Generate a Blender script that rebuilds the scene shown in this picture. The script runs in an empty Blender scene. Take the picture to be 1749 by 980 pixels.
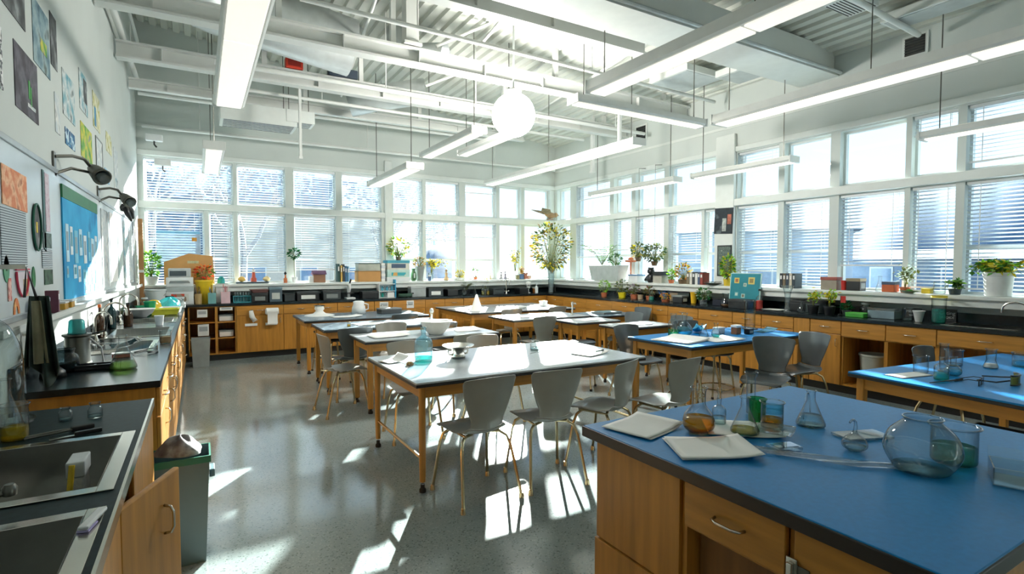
SKY, SUN, EXPO, UPFILL, LENSE, GLARE = 2.0, 78.0, -.25, .08, .85, 145.0
import bpy, bmesh, math, random
from mathutils import Vector, Matrix
random.seed(7)
PI = math.pi
SC = bpy.context.scene
COL = SC.collection

# ------------------------------------------------------------------ materials
MATS = {}
def srgb(r, g, b):
    f = lambda c: (c/255/12.92 if c/255 <= .04045 else ((c/255+.055)/1.055)**2.4)
    return (f(r), f(g), f(b), 1)
def newmat(name):
    m = bpy.data.materials.new(name); m.use_nodes = True
    nt = m.node_tree; nt.nodes.clear()
    out = nt.nodes.new('ShaderNodeOutputMaterial')
    return m, nt, out
def mat(name, col, rough=.5, metal=0, var=.12, scale=8, stretch=(1,1,1), bump=0, spec=.5, emit=None, transl=0, coat=0):
    """A Principled material whose colour is broken up by stretched noise."""
    if name in MATS: return MATS[name]
    m, nt, out = newmat(name)
    b = nt.nodes.new('ShaderNodeBsdfPrincipled')
    tc = nt.nodes.new('ShaderNodeTexCoord'); mp = nt.nodes.new('ShaderNodeMapping')
    mp.inputs['Scale'].default_value = stretch
    nz = nt.nodes.new('ShaderNodeTexNoise'); nz.inputs['Scale'].default_value = scale; nz.inputs['Detail'].default_value = 5
    rp = nt.nodes.new('ShaderNodeValToRGB')
    c = srgb(*col)
    lo = tuple(x*(1-var) for x in c[:3])+(1,); hi = tuple(min(1, x*(1+var)) for x in c[:3])+(1,)
    rp.color_ramp.elements[0].position = .3; rp.color_ramp.elements[1].position = .7
    rp.color_ramp.elements[0].color = lo; rp.color_ramp.elements[1].color = hi
    L = nt.links.new
    L(tc.outputs['Object'], mp.inputs['Vector']); L(mp.outputs['Vector'], nz.inputs['Vector'])
    L(nz.outputs['Fac'], rp.inputs['Fac']); L(rp.outputs['Color'], b.inputs['Base Color'])
    b.inputs['Roughness'].default_value = rough; b.inputs['Metallic'].default_value = metal
    b.inputs['Specular IOR Level'].default_value = spec
    b.inputs['Coat Weight'].default_value = coat
    if emit:
        b.inputs['Emission Color'].default_value = srgb(*emit[0]); b.inputs['Emission Strength'].default_value = emit[1]
    if bump:
        bp = nt.nodes.new('ShaderNodeBump'); bp.inputs['Strength'].default_value = bump; bp.inputs['Distance'].default_value = .01
        L(nz.outputs['Fac'], bp.inputs['Height']); L(bp.outputs['Normal'], b.inputs['Normal'])
    if transl:
        t = nt.nodes.new('ShaderNodeBsdfTranslucent'); mx = nt.nodes.new('ShaderNodeMixShader')
        L(rp.outputs['Color'], t.inputs['Color']); mx.inputs[0].default_value = transl
        L(b.outputs[0], mx.inputs[1]); L(t.outputs[0], mx.inputs[2]); L(mx.outputs[0], out.inputs['Surface'])
    else:
        L(b.outputs[0], out.inputs['Surface'])
    MATS[name] = m
    return m
def glass(name, tint=(250,253,253), edge=(150,175,180), gloss=1.0, body=0.0, rough=.02):
    """Thin clear glass: tinted see-through, darker towards its rims, with fresnel reflections."""
    if name in MATS: return MATS[name]
    m, nt, out = newmat(name); L = nt.links.new
    lw = nt.nodes.new('ShaderNodeLayerWeight'); lw.inputs['Blend'].default_value = .5
    mc = nt.nodes.new('ShaderNodeMix'); mc.data_type = 'RGBA'
    mc.inputs[6].default_value = srgb(*tint); mc.inputs[7].default_value = srgb(*edge)
    p3 = nt.nodes.new('ShaderNodeMath'); p3.operation = 'POWER'; p3.inputs[1].default_value = 1.7
    L(lw.outputs['Facing'], p3.inputs[0]); L(p3.outputs[0], mc.inputs[0])
    tr = nt.nodes.new('ShaderNodeBsdfTransparent'); L(mc.outputs[2], tr.inputs['Color'])
    gl = nt.nodes.new('ShaderNodeBsdfGlossy'); gl.inputs['Roughness'].default_value = rough
    pw = nt.nodes.new('ShaderNodeMath'); pw.operation = 'POWER'; pw.inputs[1].default_value = 4
    lf = nt.nodes.new('ShaderNodeLayerWeight'); lf.inputs['Blend'].default_value = .5
    L(lf.outputs['Facing'], pw.inputs[0])
    ml = nt.nodes.new('ShaderNodeMath'); ml.operation = 'MULTIPLY_ADD'; ml.inputs[1].default_value = .55*gloss; ml.inputs[2].default_value = .035*gloss
    L(pw.outputs[0], ml.inputs[0])
    first = tr
    if body:
        df = nt.nodes.new('ShaderNodeBsdfDiffuse'); L(mc.outputs[2], df.inputs['Color'])
        mb = nt.nodes.new('ShaderNodeMixShader'); mb.inputs[0].default_value = body
        L(tr.outputs[0], mb.inputs[1]); L(df.outputs[0], mb.inputs[2]); first = mb
    mx = nt.nodes.new('ShaderNodeMixShader')
    L(ml.outputs[0], mx.inputs[0]); L(first.outputs[0], mx.inputs[1]); L(gl.outputs[0], mx.inputs[2])
    L(mx.outputs[0], out.inputs['Surface'])
    MATS[name] = m
    return m
def pattern(name, cols, scale=6, rough=.7, kind='voronoi', lines=None, stretch=(1,1,1)):
    """Printed paper: patches of several inks (voronoi or noise), optionally ruled."""
    if name in MATS: return MATS[name]
    m, nt, out = newmat(name); L = nt.links.new
    b = nt.nodes.new('ShaderNodeBsdfPrincipled'); b.inputs['Roughness'].default_value = rough
    tc = nt.nodes.new('ShaderNodeTexCoord'); mp = nt.nodes.new('ShaderNodeMapping'); mp.inputs['Scale'].default_value = stretch
    L(tc.outputs['Object'], mp.inputs['Vector'])
    rp = nt.nodes.new('ShaderNodeValToRGB'); rp.color_ramp.interpolation = 'CONSTANT' if kind == 'voronoi' else 'LINEAR'
    if kind == 'voronoi':
        t = nt.nodes.new('ShaderNodeTexVoronoi'); t.inputs['Scale'].default_value = scale
        sp = nt.nodes.new('ShaderNodeSeparateColor'); L(t.outputs['Color'], sp.inputs[0]); src = sp.outputs[0]
    elif kind == 'wave':
        t = nt.nodes.new('ShaderNodeTexWave'); t.bands_direction = 'Z'; t.inputs['Scale'].default_value = scale; t.inputs['Distortion'].default_value = .6; src = t.outputs['Fac']
    else:
        t = nt.nodes.new('ShaderNodeTexNoise'); t.inputs['Scale'].default_value = scale; t.inputs['Detail'].default_value = 6; src = t.outputs['Fac']
    L(mp.outputs['Vector'], t.inputs['Vector'])
    els = rp.color_ramp.elements
    n = len(cols)
    while len(els) < n: els.new(.5)
    for i, c in enumerate(cols):
        if kind == 'voronoi': els[i].position = i/n
        else: els[i].position = .3+.4*i/max(1, n-1)
        els[i].color = srgb(*c)
    L(src, rp.inputs['Fac']); L(rp.outputs['Color'], b.inputs['Base Color'])
    L(b.outputs[0], out.inputs['Surface'])
    MATS[name] = m
    return m

WOOD = mat('honey_oak', (182,126,50), .38, var=.22, scale=3, stretch=(9,9,.7))
WOODH = mat('honey_oak_across', (182,126,50), .38, var=.22, scale=3, stretch=(.8,.8,10))
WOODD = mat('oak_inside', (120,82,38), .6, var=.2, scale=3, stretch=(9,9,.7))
EPOXY = mat('black_epoxy', (22,32,36), .25, var=.25, scale=30, spec=.35)
EPOXYT = mat('green_black_epoxy', (22,38,40), .5, var=.3, scale=40, spec=.15)
BLUETOP = mat('blue_laminate', (8,116,180), .4, var=.08, scale=60, spec=.28)
GREYTOP = mat('grey_laminate', (186,192,196), .22, var=.06, scale=50)
SLATETOP = mat('slate_laminate', (104,122,134), .26, var=.08, scale=50)
EDGE = mat('dark_edge', (26,28,30), .4)
CHROME = mat('bright_steel', (205,200,190), .2, metal=1, var=.05)
BRASS = mat('bronzed_steel', (196,176,138), .25, metal=1, var=.08)
STEEL = mat('brushed_steel', (170,172,168), .3, metal=1, var=.12, scale=3, stretch=(40,2,2))
STEELD = mat('dark_steel', (110,110,104), .32, metal=1, var=.15)
SHELL = mat('grey_chair_plastic', (136,136,130), .28, var=.06, coat=.3)
SHELLD = mat('dark_chair_plastic', (74,80,82), .3, var=.08, coat=.3)
BLACK = mat('black_plastic', (22,24,26), .35, var=.1)
RUBBER = mat('black_rubber', (28,26,26), .7)
WHITEP = mat('white_paint', (222,226,222), .55, var=.03)
WHITEPL = mat('white_plastic', (228,230,230), .4, var=.03)
PAPER = mat('white_paper', (236,236,232), .8, var=.03)
GREYPL = mat('grey_plastic', (128,134,132), .4, var=.06)
WALLM = mat('wall_paint', (203,209,205), .6, var=.03, scale=2)
CEILM = mat('deck_paint', (216,218,210), .6, var=.1, scale=1.2)
BEAMM = mat('beam_paint', (218,220,216), .55, var=.05, scale=2)
DUCTM = mat('duct_metal', (196,202,202), .4, metal=.5, var=.08)
SLAT = mat('blind_slat', (214,222,230), .5, var=.02, transl=.08)
CARD = mat('cardboard', (190,142,86), .8, var=.08, scale=6)
GLASSW = glass('window_glass', (244,250,252), (215,230,235), .8)
LABG = glass('lab_glass', (250,254,254), (60,78,84), 1.9)
LABG2 = glass('lab_glass_milky', (242,249,250), (104,130,136), 1.8, body=.1)
def liquid(name, col, body=.35): return glass(name, col, tuple(int(c*.75) for c in col), .6, body=body)
AMBER = liquid('amber_liquid', (252,190,40), .22); YELLOW = liquid('yellow_liquid', (250,220,40), .25); TEAL = liquid('teal_liquid', (110,232,220), .22); GREENL = liquid('green_liquid', (90,226,160), .25)
CLEARL = liquid('clear_liquid', (232,246,246), .06); AQUA = liquid('aqua_liquid', (150,228,244), .22); OLIVE = liquid('olive_liquid', (226,220,150), .2)
FLOORM = None
def floor_mat():
    m, nt, out = newmat('terrazzo'); L = nt.links.new
    b = nt.nodes.new('ShaderNodeBsdfPrincipled'); b.inputs['Roughness'].default_value = .14
    tc = nt.nodes.new('ShaderNodeTexCoord')
    v = nt.nodes.new('ShaderNodeTexVoronoi'); v.inputs['Scale'].default_value = 130
    sp = nt.nodes.new('ShaderNodeSeparateColor'); rp = nt.nodes.new('ShaderNodeValToRGB'); rp.color_ramp.interpolation = 'CONSTANT'
    els = rp.color_ramp.elements
    els.new(.4)
    for e, p, c in zip(els, (0,.07,.9), ((118,130,130),(150,162,162),(164,174,174))): e.position = p; e.color = srgb(*c)
    n = nt.nodes.new('ShaderNodeTexNoise'); n.inputs['Scale'].default_value = .7; n.inputs['Detail'].default_value = 4
    mx = nt.nodes.new('ShaderNodeMix'); mx.data_type = 'RGBA'; mx.blend_type = 'MULTIPLY'; mx.inputs[0].default_value = .5
    r2 = nt.nodes.new('ShaderNodeValToRGB'); r2.color_ramp.elements[0].color = (.75,.75,.74,1); r2.color_ramp.elements[1].color = (1,1,1,1)
    n2 = nt.nodes.new('ShaderNodeTexNoise'); n2.inputs['Scale'].default_value = 2.2
    r3 = nt.nodes.new('ShaderNodeMapRange'); r3.inputs[3].default_value = .07; r3.inputs[4].default_value = .17
    for a, c in ((tc.outputs['Object'], v.inputs['Vector']), (tc.outputs['Object'], n.inputs['Vector']), (v.outputs['Color'], sp.inputs[0]), (sp.outputs[0], rp.inputs['Fac']),
                 (rp.outputs['Color'], mx.inputs[6]), (n.outputs['Fac'], r2.inputs['Fac']), (r2.outputs['Color'], mx.inputs[7]), (mx.outputs[2], b.inputs['Base Color']),
                 (n2.outputs['Fac'], r3.inputs[0]), (r3.outputs[0], b.inputs['Roughness']), (b.outputs[0], out.inputs['Surface'])): L(a, c)
    return m
FLOORM = floor_mat()

# ------------------------------------------------------------------ mesh builder
class MB:
    def __init__(s): s.bm = bmesh.new()
    def box(s, x0, x1, y0, y1, z0, z1, bev=0, M=None):
        r = bmesh.ops.create_cube(s.bm, size=1)
        vs = r['verts']
        for v in vs:
            v.co = Vector(((x0+x1)/2+v.co.x*(x1-x0), (y0+y1)/2+v.co.y*(y1-y0), (z0+z1)/2+v.co.z*(z1-z0)))
        if bev:
            es = list({e for v in vs for e in v.link_edges})
            g = bmesh.ops.bevel(s.bm, geom=es, offset=bev, segments=2, affect='EDGES', profile=.5)
            vs = list({v for f in g['faces'] for v in f.verts} | {v for v in vs if v.is_valid})
        if M is not None:
            for v in vs: v.co = M @ v.co
        return s
    def lathe(s, prof, seg=20, o=(0,0,0), M=None, cap=True):
        rings = []
        for r, z in prof:
            if r < 1e-5: rings.append([s.bm.verts.new((o[0], o[1], o[2]+z))])
            else: rings.append([s.bm.verts.new((o[0]+r*math.cos(2*PI*i/seg), o[1]+r*math.sin(2*PI*i/seg), o[2]+z)) for i in range(seg)])
        for a, b in zip(rings, rings[1:]):
            if len(a) == 1 and len(b) == 1: continue
            for i in range(seg):
                j = (i+1) % seg
                if len(a) == 1: s.bm.faces.new((a[0], b[j], b[i]))
                elif len(b) == 1: s.bm.faces.new((a[i], a[j], b[0]))
                else: s.bm.faces.new((a[i], a[j], b[j], b[i]))
        if M is not None:
            for rg in rings:
                for v in rg: v.co = M @ v.co
        return s
    def tube(s, pts, r, seg=8, cap=True, M=None):
        pts = [Vector(p) for p in pts]
        rs = r if isinstance(r, (list, tuple)) else [r]*len(pts)
        rings = []; prev = None
        for i, p in enumerate(pts):
            if i == 0: t = pts[1]-p
            elif i == len(pts)-1: t = p-pts[i-1]
            else: t = (pts[i+1]-p).normalized()+(p-pts[i-1]).normalized()
            t.normalize()
            if prev is None:
                ref = Vector((0,0,1)) if abs(t.z) < .9 else Vector((1,0,0))
                n = t.cross(ref).normalized()
            else:
                n = prev-t*prev.dot(t)
                n = n.normalized() if n.length > 1e-6 else t.orthogonal().normalized()
            prev = n; bn = t.cross(n)
            rings.append([s.bm.verts.new(p+(n*math.cos(2*PI*k/seg)+bn*math.sin(2*PI*k/seg))*rs[i]) for k in range(seg)])
        for a, b in zip(rings, rings[1:]):
            for k in range(seg):
                j = (k+1) % seg
                s.bm.faces.new((a[k], a[j], b[j], b[k]))
        if cap:
            s.bm.faces.new(list(reversed(rings[0]))); s.bm.faces.new(rings[-1])
        if M is not None:
            for rg in rings:
                for v in rg: v.co = M @ v.co
        return s
    def face(s, *pts):
        s.bm.faces.new([s.bm.verts.new(p) for p in pts]); return s
    def prism(s, pts, d, M=None):
        """polygon (3-D points) swept by the vector d"""
        a = [s.bm.verts.new(p) for p in pts]; b = [s.bm.verts.new(Vector(p)+Vector(d)) for p in pts]
        s.bm.faces.new(a); s.bm.faces.new(list(reversed(b)))
        n = len(a)
        for i in range(n): s.bm.faces.new((a[i], b[i], b[(i+1) % n], a[(i+1) % n]))
        if M is not None:
            for v in a+b: v.co = M @ v.co
        return s
    def grid(s, fn, nu, nv, th=0):
        """sheet fn(u,v)->point, optionally thickened downwards along z"""
        V = [[s.bm.verts.new(fn(i/nu, j/nv)) for j in range(nv+1)] for i in range(nu+1)]
        for i in range(nu):
            for j in range(nv): s.bm.faces.new((V[i][j], V[i+1][j], V[i+1][j+1], V[i][j+1]))
        return s
    def build(s, name, m, parent=None, smooth=False, loc=None, mods=()):
        bmesh.ops.recalc_face_normals(s.bm, faces=s.bm.faces)
        me = bpy.data.meshes.new(name); s.bm.to_mesh(me); s.bm.free()
        for mm in (m if isinstance(m, (list, tuple)) else [m]): me.materials.append(mm)
        if smooth:
            me.polygons.foreach_set('use_smooth', [True]*len(me.polygons))
            if smooth != 'all': me.set_sharp_from_angle(angle=math.radians(40))
        o = bpy.data.objects.new(name, me); COL.objects.link(o)
        if parent is not None: o.parent = parent
        if loc is not None: o.location = loc
        for k in mods:
            if k[0] == 'solid':
                md = o.modifiers.new('Solidify', 'SOLIDIFY'); md.thickness = k[1]; md.offset = 0
            elif k[0] == 'sub':
                md = o.modifiers.new('Subdivision', 'SUBSURF'); md.levels = md.render_levels = k[1]
        return o
def tag(o, label=None, cat=None, group=None, kind=None):
    if label: o['label'] = label
    if cat: o['category'] = cat
    if group: o['group'] = group
    if kind: o['kind'] = kind
    return o
def thing(name, label, cat, loc=(0,0,0), rz=0, group=None, scale=1):
    o = bpy.data.objects.new(name, None); COL.objects.link(o)
    o.empty_display_size = .05
    o.location = loc; o.rotation_euler = (0,0,rz); o.scale = (scale,)*3
    return tag(o, label, cat, group)
KIDS = {}
def copy_tree(o, label=None, loc=None, rz=None, group=None, scale=None):
    kids = {}
    for q in bpy.data.objects:
        if q.parent is not None: kids.setdefault(q.parent.name, []).append(q)
    def rec(a, par):
        c = a.copy(); COL.objects.link(c)
        if par is not None: c.parent = par
        for ch in kids.get(a.name, []): rec(ch, c)
        return c
    c = rec(o, None)
    if label: c['label'] = label
    if loc is not None: c.location = loc
    if rz is not None: c.rotation_euler = (0,0,rz)
    if scale is not None: c.scale = (scale,)*3
    if group: c['group'] = group
    return c
def struct(name, mb, m, label=None, parent=None, **k):
    o = mb.build(name, m, parent, **k)
    if parent is None: tag(o, label, None, None, 'structure')
    return o
ORD = ['first','second','third','fourth','fifth','sixth','seventh','eighth','ninth','tenth','eleventh','twelfth']

# ------------------------------------------------------------------ the room
XL, XR, YB, YF = -.8, 7.13, 10.2, -1.8
ZS, ZM0, ZM1, ZT = 1.2, 2.41, 2.53, 3.22          # sill, mid rail, window head
ZC = lambda x: 5.3-(x-XL)*(1.1/(XR-XL))            # sloping deck
struct('floor', MB().box(XL-.2, XR+.2, YF-.2, YB+.2, -.15, 0), FLOORM, 'speckled grey polished terrazzo floor')
# corrugated deck, ribs along y, sloping in x
mb = MB(); n = 52
prof = []
for i in range(n):
    x0 = XL-.1+(XR-XL+.2)*i/n; w = (XR-XL+.2)/n
    for fx, dz in ((0,0),(.52,0),(.62,.045),(.9,.045)): prof.append((x0+w*fx, ZC(x0+w*fx)+dz))
prof.append((XR+.1, ZC(XR+.1)))
for (xa, za), (xb, zb) in zip(prof, prof[1:]): mb.face((xa,YF,za),(xb,YF,zb),(xb,YB+.1,zb),(xa,YB+.1,za))
mb.face((XL-.3,YF-.2,5.52),(XR+.3,YF-.2,4.42),(XR+.3,YB+.3,4.42),(XL-.3,YB+.3,5.52))
struct('ceiling', mb, CEILM, 'white corrugated deck ceiling sloping down towards the window wall')
def piers(spans, a, b):
    """gaps between the window spans from a to b"""
    out = []; p = a
    for s, e in sorted(spans):
        if s > p: out.append((p, s))
        p = e
    if b > p: out.append((p, b))
    return out
BLOW = [(-.72,.09),(.16,.52),(.585,1.345),(1.48,2.21),(2.32,3.06),(3.3,3.9),(3.97,4.71),(4.85,5.59),(5.67,6.22),(6.31,7.05)]
BUP = [(-.72,.525),(.585,1.345),(1.48,2.21),(2.32,3.06),(3.3,3.9),(3.97,4.71),(4.85,5.59),(5.67,6.22),(6.31,7.0)]
RLOW = [(9.6,10.1),(8.28,9.38),(7.66,8.16),(6.83,7.55),(6.01,6.72),(5.72,5.95),(4.67,5.34),(3.95,4.58),(3.09,3.83),(2.6,3.03),(1.75,2.52),(.6,1.6)]
RUP = [(9.6,10.1),(8.28,9.38),(7.66,8.16),(6.83,7.55),(5.72,6.72),(4.67,5.34),(3.95,4.58),(3.09,3.83),(2.6,3.03),(1.75,2.52),(.6,1.6)]
mb = MB()
mb.box(XL-.2, XR+.2, YB, YB+.2, 0, ZS).box(XL-.2, XR+.2, YB, YB+.2, ZM0, ZM1).box(XL-.2, XR+.2, YB, YB+.2, ZT, 5.6)
for a, b in piers(BLOW, XL-.2, XR+.2): mb.box(a, b, YB, YB+.2, ZS, ZM0)
for a, b in piers(BUP, XL-.2, XR+.2): mb.box(a, b, YB, YB+.2, ZM1, ZT)
struct('wall_back', mb, WALLM, 'white back wall pierced by two rows of windows')
mb = MB()
mb.box(XR, XR+.2, YF, YB+.2, 0, ZS).box(XR, XR+.2, YF, YB+.2, ZM0, ZM1).box(XR, XR+.2, YF, YB+.2, ZT, 5.6)
for a, b in piers(RLOW, YF, YB+.2): mb.box(XR, XR+.2, a, b, ZS, ZM0)
for a, b in piers(RUP, YF, YB+.2): mb.box(XR, XR+.2, a, b, ZM1, ZT)
struct('wall_right', mb, WALLM, 'white side wall with a long double band of windows')
struct('wall_left', MB().box(XL-.2, XL, YF, YB+.2, 0, 5.6), WALLM, 'tall white wall carrying the whiteboard and pinned pictures')
struct('wall_front', MB().box(XL-.2, XR+.2, YF-.2, YF, 0, 5.6), WALLM, 'plain white wall behind the camera')
# window heads, mid rails and the deep sill ledges
def trim(name, mb, label): return struct(name, mb, WHITEP, label)
trim('trim_1', MB().box(XL, XR, YB-.035, YB, ZT+.02, ZT+.1, .008), 'white head moulding above the back windows')
trim('trim_2', MB().box(XR-.035, XR, YF, YB-.04, ZT+.02, ZT+.1, .008), 'white head moulding above the side windows')
trim('trim_3', MB().box(XL, XR-.04, YB-.05, YB, ZM0+.008, ZM1-.008, .01), 'broad white rail between the back window rows')
trim('trim_4', MB().box(XR-.05, XR, YF, YB-.05, ZM0+.008, ZM1-.008, .01), 'broad white rail between the side window rows')
trim('trim_5', MB().box(XL, XR-.3, YB-.3, YB, ZS-.045, ZS, .01).box(XL, XR-.3, YB-.26, YB, ZS-.12, ZS-.045), 'deep white sill ledge under the back windows')
trim('trim_6', MB().box(XR-.3, XR, YF, YB, ZS-.045, ZS, .01).box(XR-.26, XR, YF, YB-.26, ZS-.12, ZS-.045), 'deep white sill ledge under the side windows')
trim('trim_7', MB().box(3.12, 3.26, YB-.06, YB, ZS, ZT+.3, .01), 'flat white pier running up the back wall')
trim('trim_8', MB().box(XR-.06, XR, 5.36, 5.7, ZS, ZT+.3, .01), 'broad white pier between the side windows')
trim('trim_9', MB().box(XR-.012, XR, YF, YB, 3.62, 3.66), 'thin white band on the side wall above the windows')
trim('trim_10', MB().box(XL, XR-.02, YB-.012, YB, 3.68, 3.72), 'thin white band on the back wall above the windows')
# ---- windows and blinds
wn = [0]
def window(wall, a, b, z0, z1, label, rail=None):
    wn[0] += 1
    mb = MB(); f = .028
    def bar(u0, u1, w0, w1):
        if wall == 'back': mb.box(u0, u1, YB+.09, YB+.15, w0, w1)
        else: mb.box(XR+.09, XR+.15, u0, u1, w0, w1)
    bar(a, b, z0, z0+f); bar(a, b, z1-f, z1); bar(a, a+f, z0+f, z1-f); bar(b-f, b, z0+f, z1-f)
    if rail: bar(a+f, b-f, rail-.02, rail+.02)
    o = struct(f'window_{wn[0]}', mb, WHITEP, label)
    g = MB()
    if wall == 'back': g.box(a+f, b-f, YB+.118, YB+.122, z0+f, z1-f)
    else: g.box(XR+.118, XR+.122, a+f, b-f, z0+f, z1-f)
    g.build('glass_pane', GLASSW, o)
def blind(wall, a, b, z0, z1, drop, label, tilt=0, group='slatted window blinds', pitch=.042, cords=2):
    """head rail, horizontal slats, bottom rail and pull cords hung in the window reveal"""
    L = b-a-.02; w = .036
    if wall == 'back': t = thing('window_blind', label, 'blind', ((a+b)/2, YB+.045, z1-.035), 0, group)
    else: t = thing('window_blind', label, 'blind', (XR+.045, (a+b)/2, z1-.035), -PI/2, group)
    MB().box(-L/2, L/2, -.022, .022, 0, .033).build('head_rail', WHITEPL, t)
    H = (z1-z0-.05)*drop
    n = max(3, int(H/pitch)); s = MB()
    for i in range(n):
        M = Matrix.Translation((0,0,-.02-i*pitch)) @ Matrix.Rotation(tilt+random.uniform(-.04,.04), 4, 'X') @ Matrix.Rotation(random.uniform(-.004,.004), 4, 'Y')
        s.box(-L/2+.004, L/2-.004, -w/2, w/2, -.0012, .0012, M=M)
    s.build('slats', SLAT, t)
    zb = -.02-n*pitch
    MB().box(-L/2, L/2, -.016, .016, zb-.012, zb+.006).build('bottom_rail', WHITEPL, t)
    for k in range(cords):
        x = -L/2+L*(.16+.68*k/max(1, cords-1)) if cords > 1 else 0
        MB().box(x-.004, x+.004, -.021, -.0195, zb, 0).build('ladder_tape', WHITEPL, t)
    MB().tube([(L/2-.05,-.024,0),(L/2-.05,-.026,-.3*drop),(L/2-.048,-.024,-.55*(z1-z0)*drop)], .0022, 5).build('pull_cord', WHITEPL, t)
    return t
BLN = [.96, .97, .84, .8, .86, .85, .3, .25, 0, .0]
for i, (a, b) in enumerate(BLOW):
    window('back', a, b, ZS, ZM0, f'{ORD[i]} lower window of the back wall counted from the whiteboard wall', 1.62 if i in (1,3,4,5,6,7) else None)
    if BLN[i]: blind('back', a, b, ZS, ZM0, BLN[i], f'white slat blind in the {ORD[i]} lower back window from the whiteboard wall', tilt=(-.3 if i < 5 else .25))
BUN = [.98, .98, .98, .98, .98, .9, .2, 0, 0]
for i, (a, b) in enumerate(BUP):
    window('back', a, b, ZM1, ZT, f'{ORD[i]} upper window of the back wall counted from the whiteboard wall')
    if BUN[i]: blind('back', a, b, ZM1, ZT, BUN[i], f'short white slat blind in the {ORD[i]} upper back window from the whiteboard wall', tilt=(-.3 if i < 5 else .25))
RLN = [0, .6, .5, .5, .72, .5, .8, .97, .74, .96, .96, .96]
for i, (a, b) in enumerate(RLOW):
    window('side', a, b, ZS, ZM0, f'{ORD[i]} lower window of the side wall counted from the far corner', 1.7 if i in (2,3,4,5,6,7,10) else None)
    if RLN[i]: blind('side', a, b, ZS, ZM0, RLN[i], f'white slat blind in the {ORD[i]} lower side window from the far corner', tilt=(.2 if i < 6 else -.35))
RUN = [0, .4, 0, 0, 0, .3, 0, 0, .3, .9, .9]
for i, (a, b) in enumerate(RUP):
    window('side', a, b, ZM1, ZT, f'{ORD[i]} upper window of the side wall counted from the far corner')
    if RUN[i]: blind('side', a, b, ZM1, ZT, RUN[i], f'short white slat blind in the {ORD[i]} upper side window from the far corner', tilt=.05)

# ------------------------------------------------------------------ outside
mb = MB()
def hillf(u, v):
    az = math.radians(50+45*u); d = 45+60*v
    el = [1.6, 2.4, 7.1, 8.4, 8.9, 9.0, 8.8]; q = u*6; i = min(5, int(q)); e = el[i]+(el[i+1]-el[i])*(q-i)
    h = d*math.tan(math.radians(e))*math.sin(PI*min(1, v*1.0))**.7*1.0
    return (d*math.sin(az)*1.0, d*math.cos(az), -.6+h+.5*math.sin(u*40)*v)
mb.grid(hillf, 30, 12)
tag(mb.build('hill', mat('hill_forest', (58,90,116), .95, var=.2, scale=.25), smooth='all'), 'blue wooded hill beyond the side windows', None, None, 'structure')
tag(MB().box(-60, 140, -60, 160, -.8, -.6).build('ground', mat('snowy_ground', (116,124,132), .9, var=.08, scale=.3)), 'pale open ground outside the windows', None, None, 'structure')
# ------------------------------------------------------------------ counters, cabinets, sinks
def d_pull(w=.1, out=.028, r=.0045):
    """a bowed pull handle lying along x, standing off towards -y"""
    pts = [(-w/2,0,0), (-w/2+.004,-out*.7,0), (-w/4,-out,0), (w/4,-out,0), (w/2-.004,-out*.7,0), (w/2,0,0)]
    return MB().tube(pts, r, 7)
def cabinet(label, loc, rz, w, d, rows, h=.862, toe=.1, name='base_cabinet', group=None, sunk=False, woodm=None):
    """rows: list of (kind, z0, z1, columns) stacked fronts; kind drawer/door/open/panel/shelf"""
    t = thing(name, label, 'cabinet', loc, rz, group)
    wm = woodm or WOOD
    b = MB(); k = .018
    b.box(0, k, .0, d, toe, h).box(w-k, w, 0, d, toe, h).box(k, w-k, 0, d, toe, toe+k).box(k, w-k, d-k, d, toe+k, h)
    if not sunk: b.box(k, w-k, 0, d-k, h-k, h)
    zs = sorted({z for r in rows for z in (r[1], r[2])})
    for z in zs[1:-1]: b.box(k, w-k, 0, .018 if sunk else d-k, z-k/2, z+k/2)
    b.build('carcass', wm, t)
    MB().box(.0, w, .06, .075, 0, toe).build('plinth', EDGE, t)
    for kind, z0, z1, cols in rows:
        for c in range(cols):
            x0 = w*c/cols; x1 = w*(c+1)/cols; g = .004
            if kind in ('drawer', 'door', 'panel', 'door_r'):
                p = MB().box(x0+g, x1-g, -.02, -.001, z0+g, z1-g, .003)
                o = p.build({'drawer': 'drawer', 'panel': 'front_panel'}.get(kind, 'door'), WOODH if kind == 'drawer' else wm, t)
                if kind == 'drawer':
                    d_pull(min(.12, (x1-x0)*.35)).build('handle', CHROME, o, 'all', loc=((x0+x1)/2, -.02, (z0+z1)/2))
                elif kind != 'panel':
                    hx = x1-.05 if (c % 2 == 0) == (kind == 'door') else x0+.05
                    q = d_pull(.09).build('handle', CHROME, o, 'all', loc=(hx, -.02, z1-.1)); q.rotation_euler = (0, PI/2, 0)
            elif kind == 'shelf':
                n = 3
                s = MB()
                for i in range(1, n): s.box(x0+k, x1-k, .01, d-k, z0+(z1-z0)*i/n-.008, z0+(z1-z0)*i/n+.008)
                s.build('shelf', wm, t)
    return t
DD = [('drawer', .7, .862, 1), ('door', .1, .7, 1)]
DD2 = [('drawer', .7, .862, 2), ('door', .1, .7, 2)]
DR3 = [('drawer', .66, .862, 1), ('drawer', .4, .66, 1), ('drawer', .1, .4, 1)]
DO = [('drawer', .68, .862, 1), ('open', .1, .68, 1)]
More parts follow.
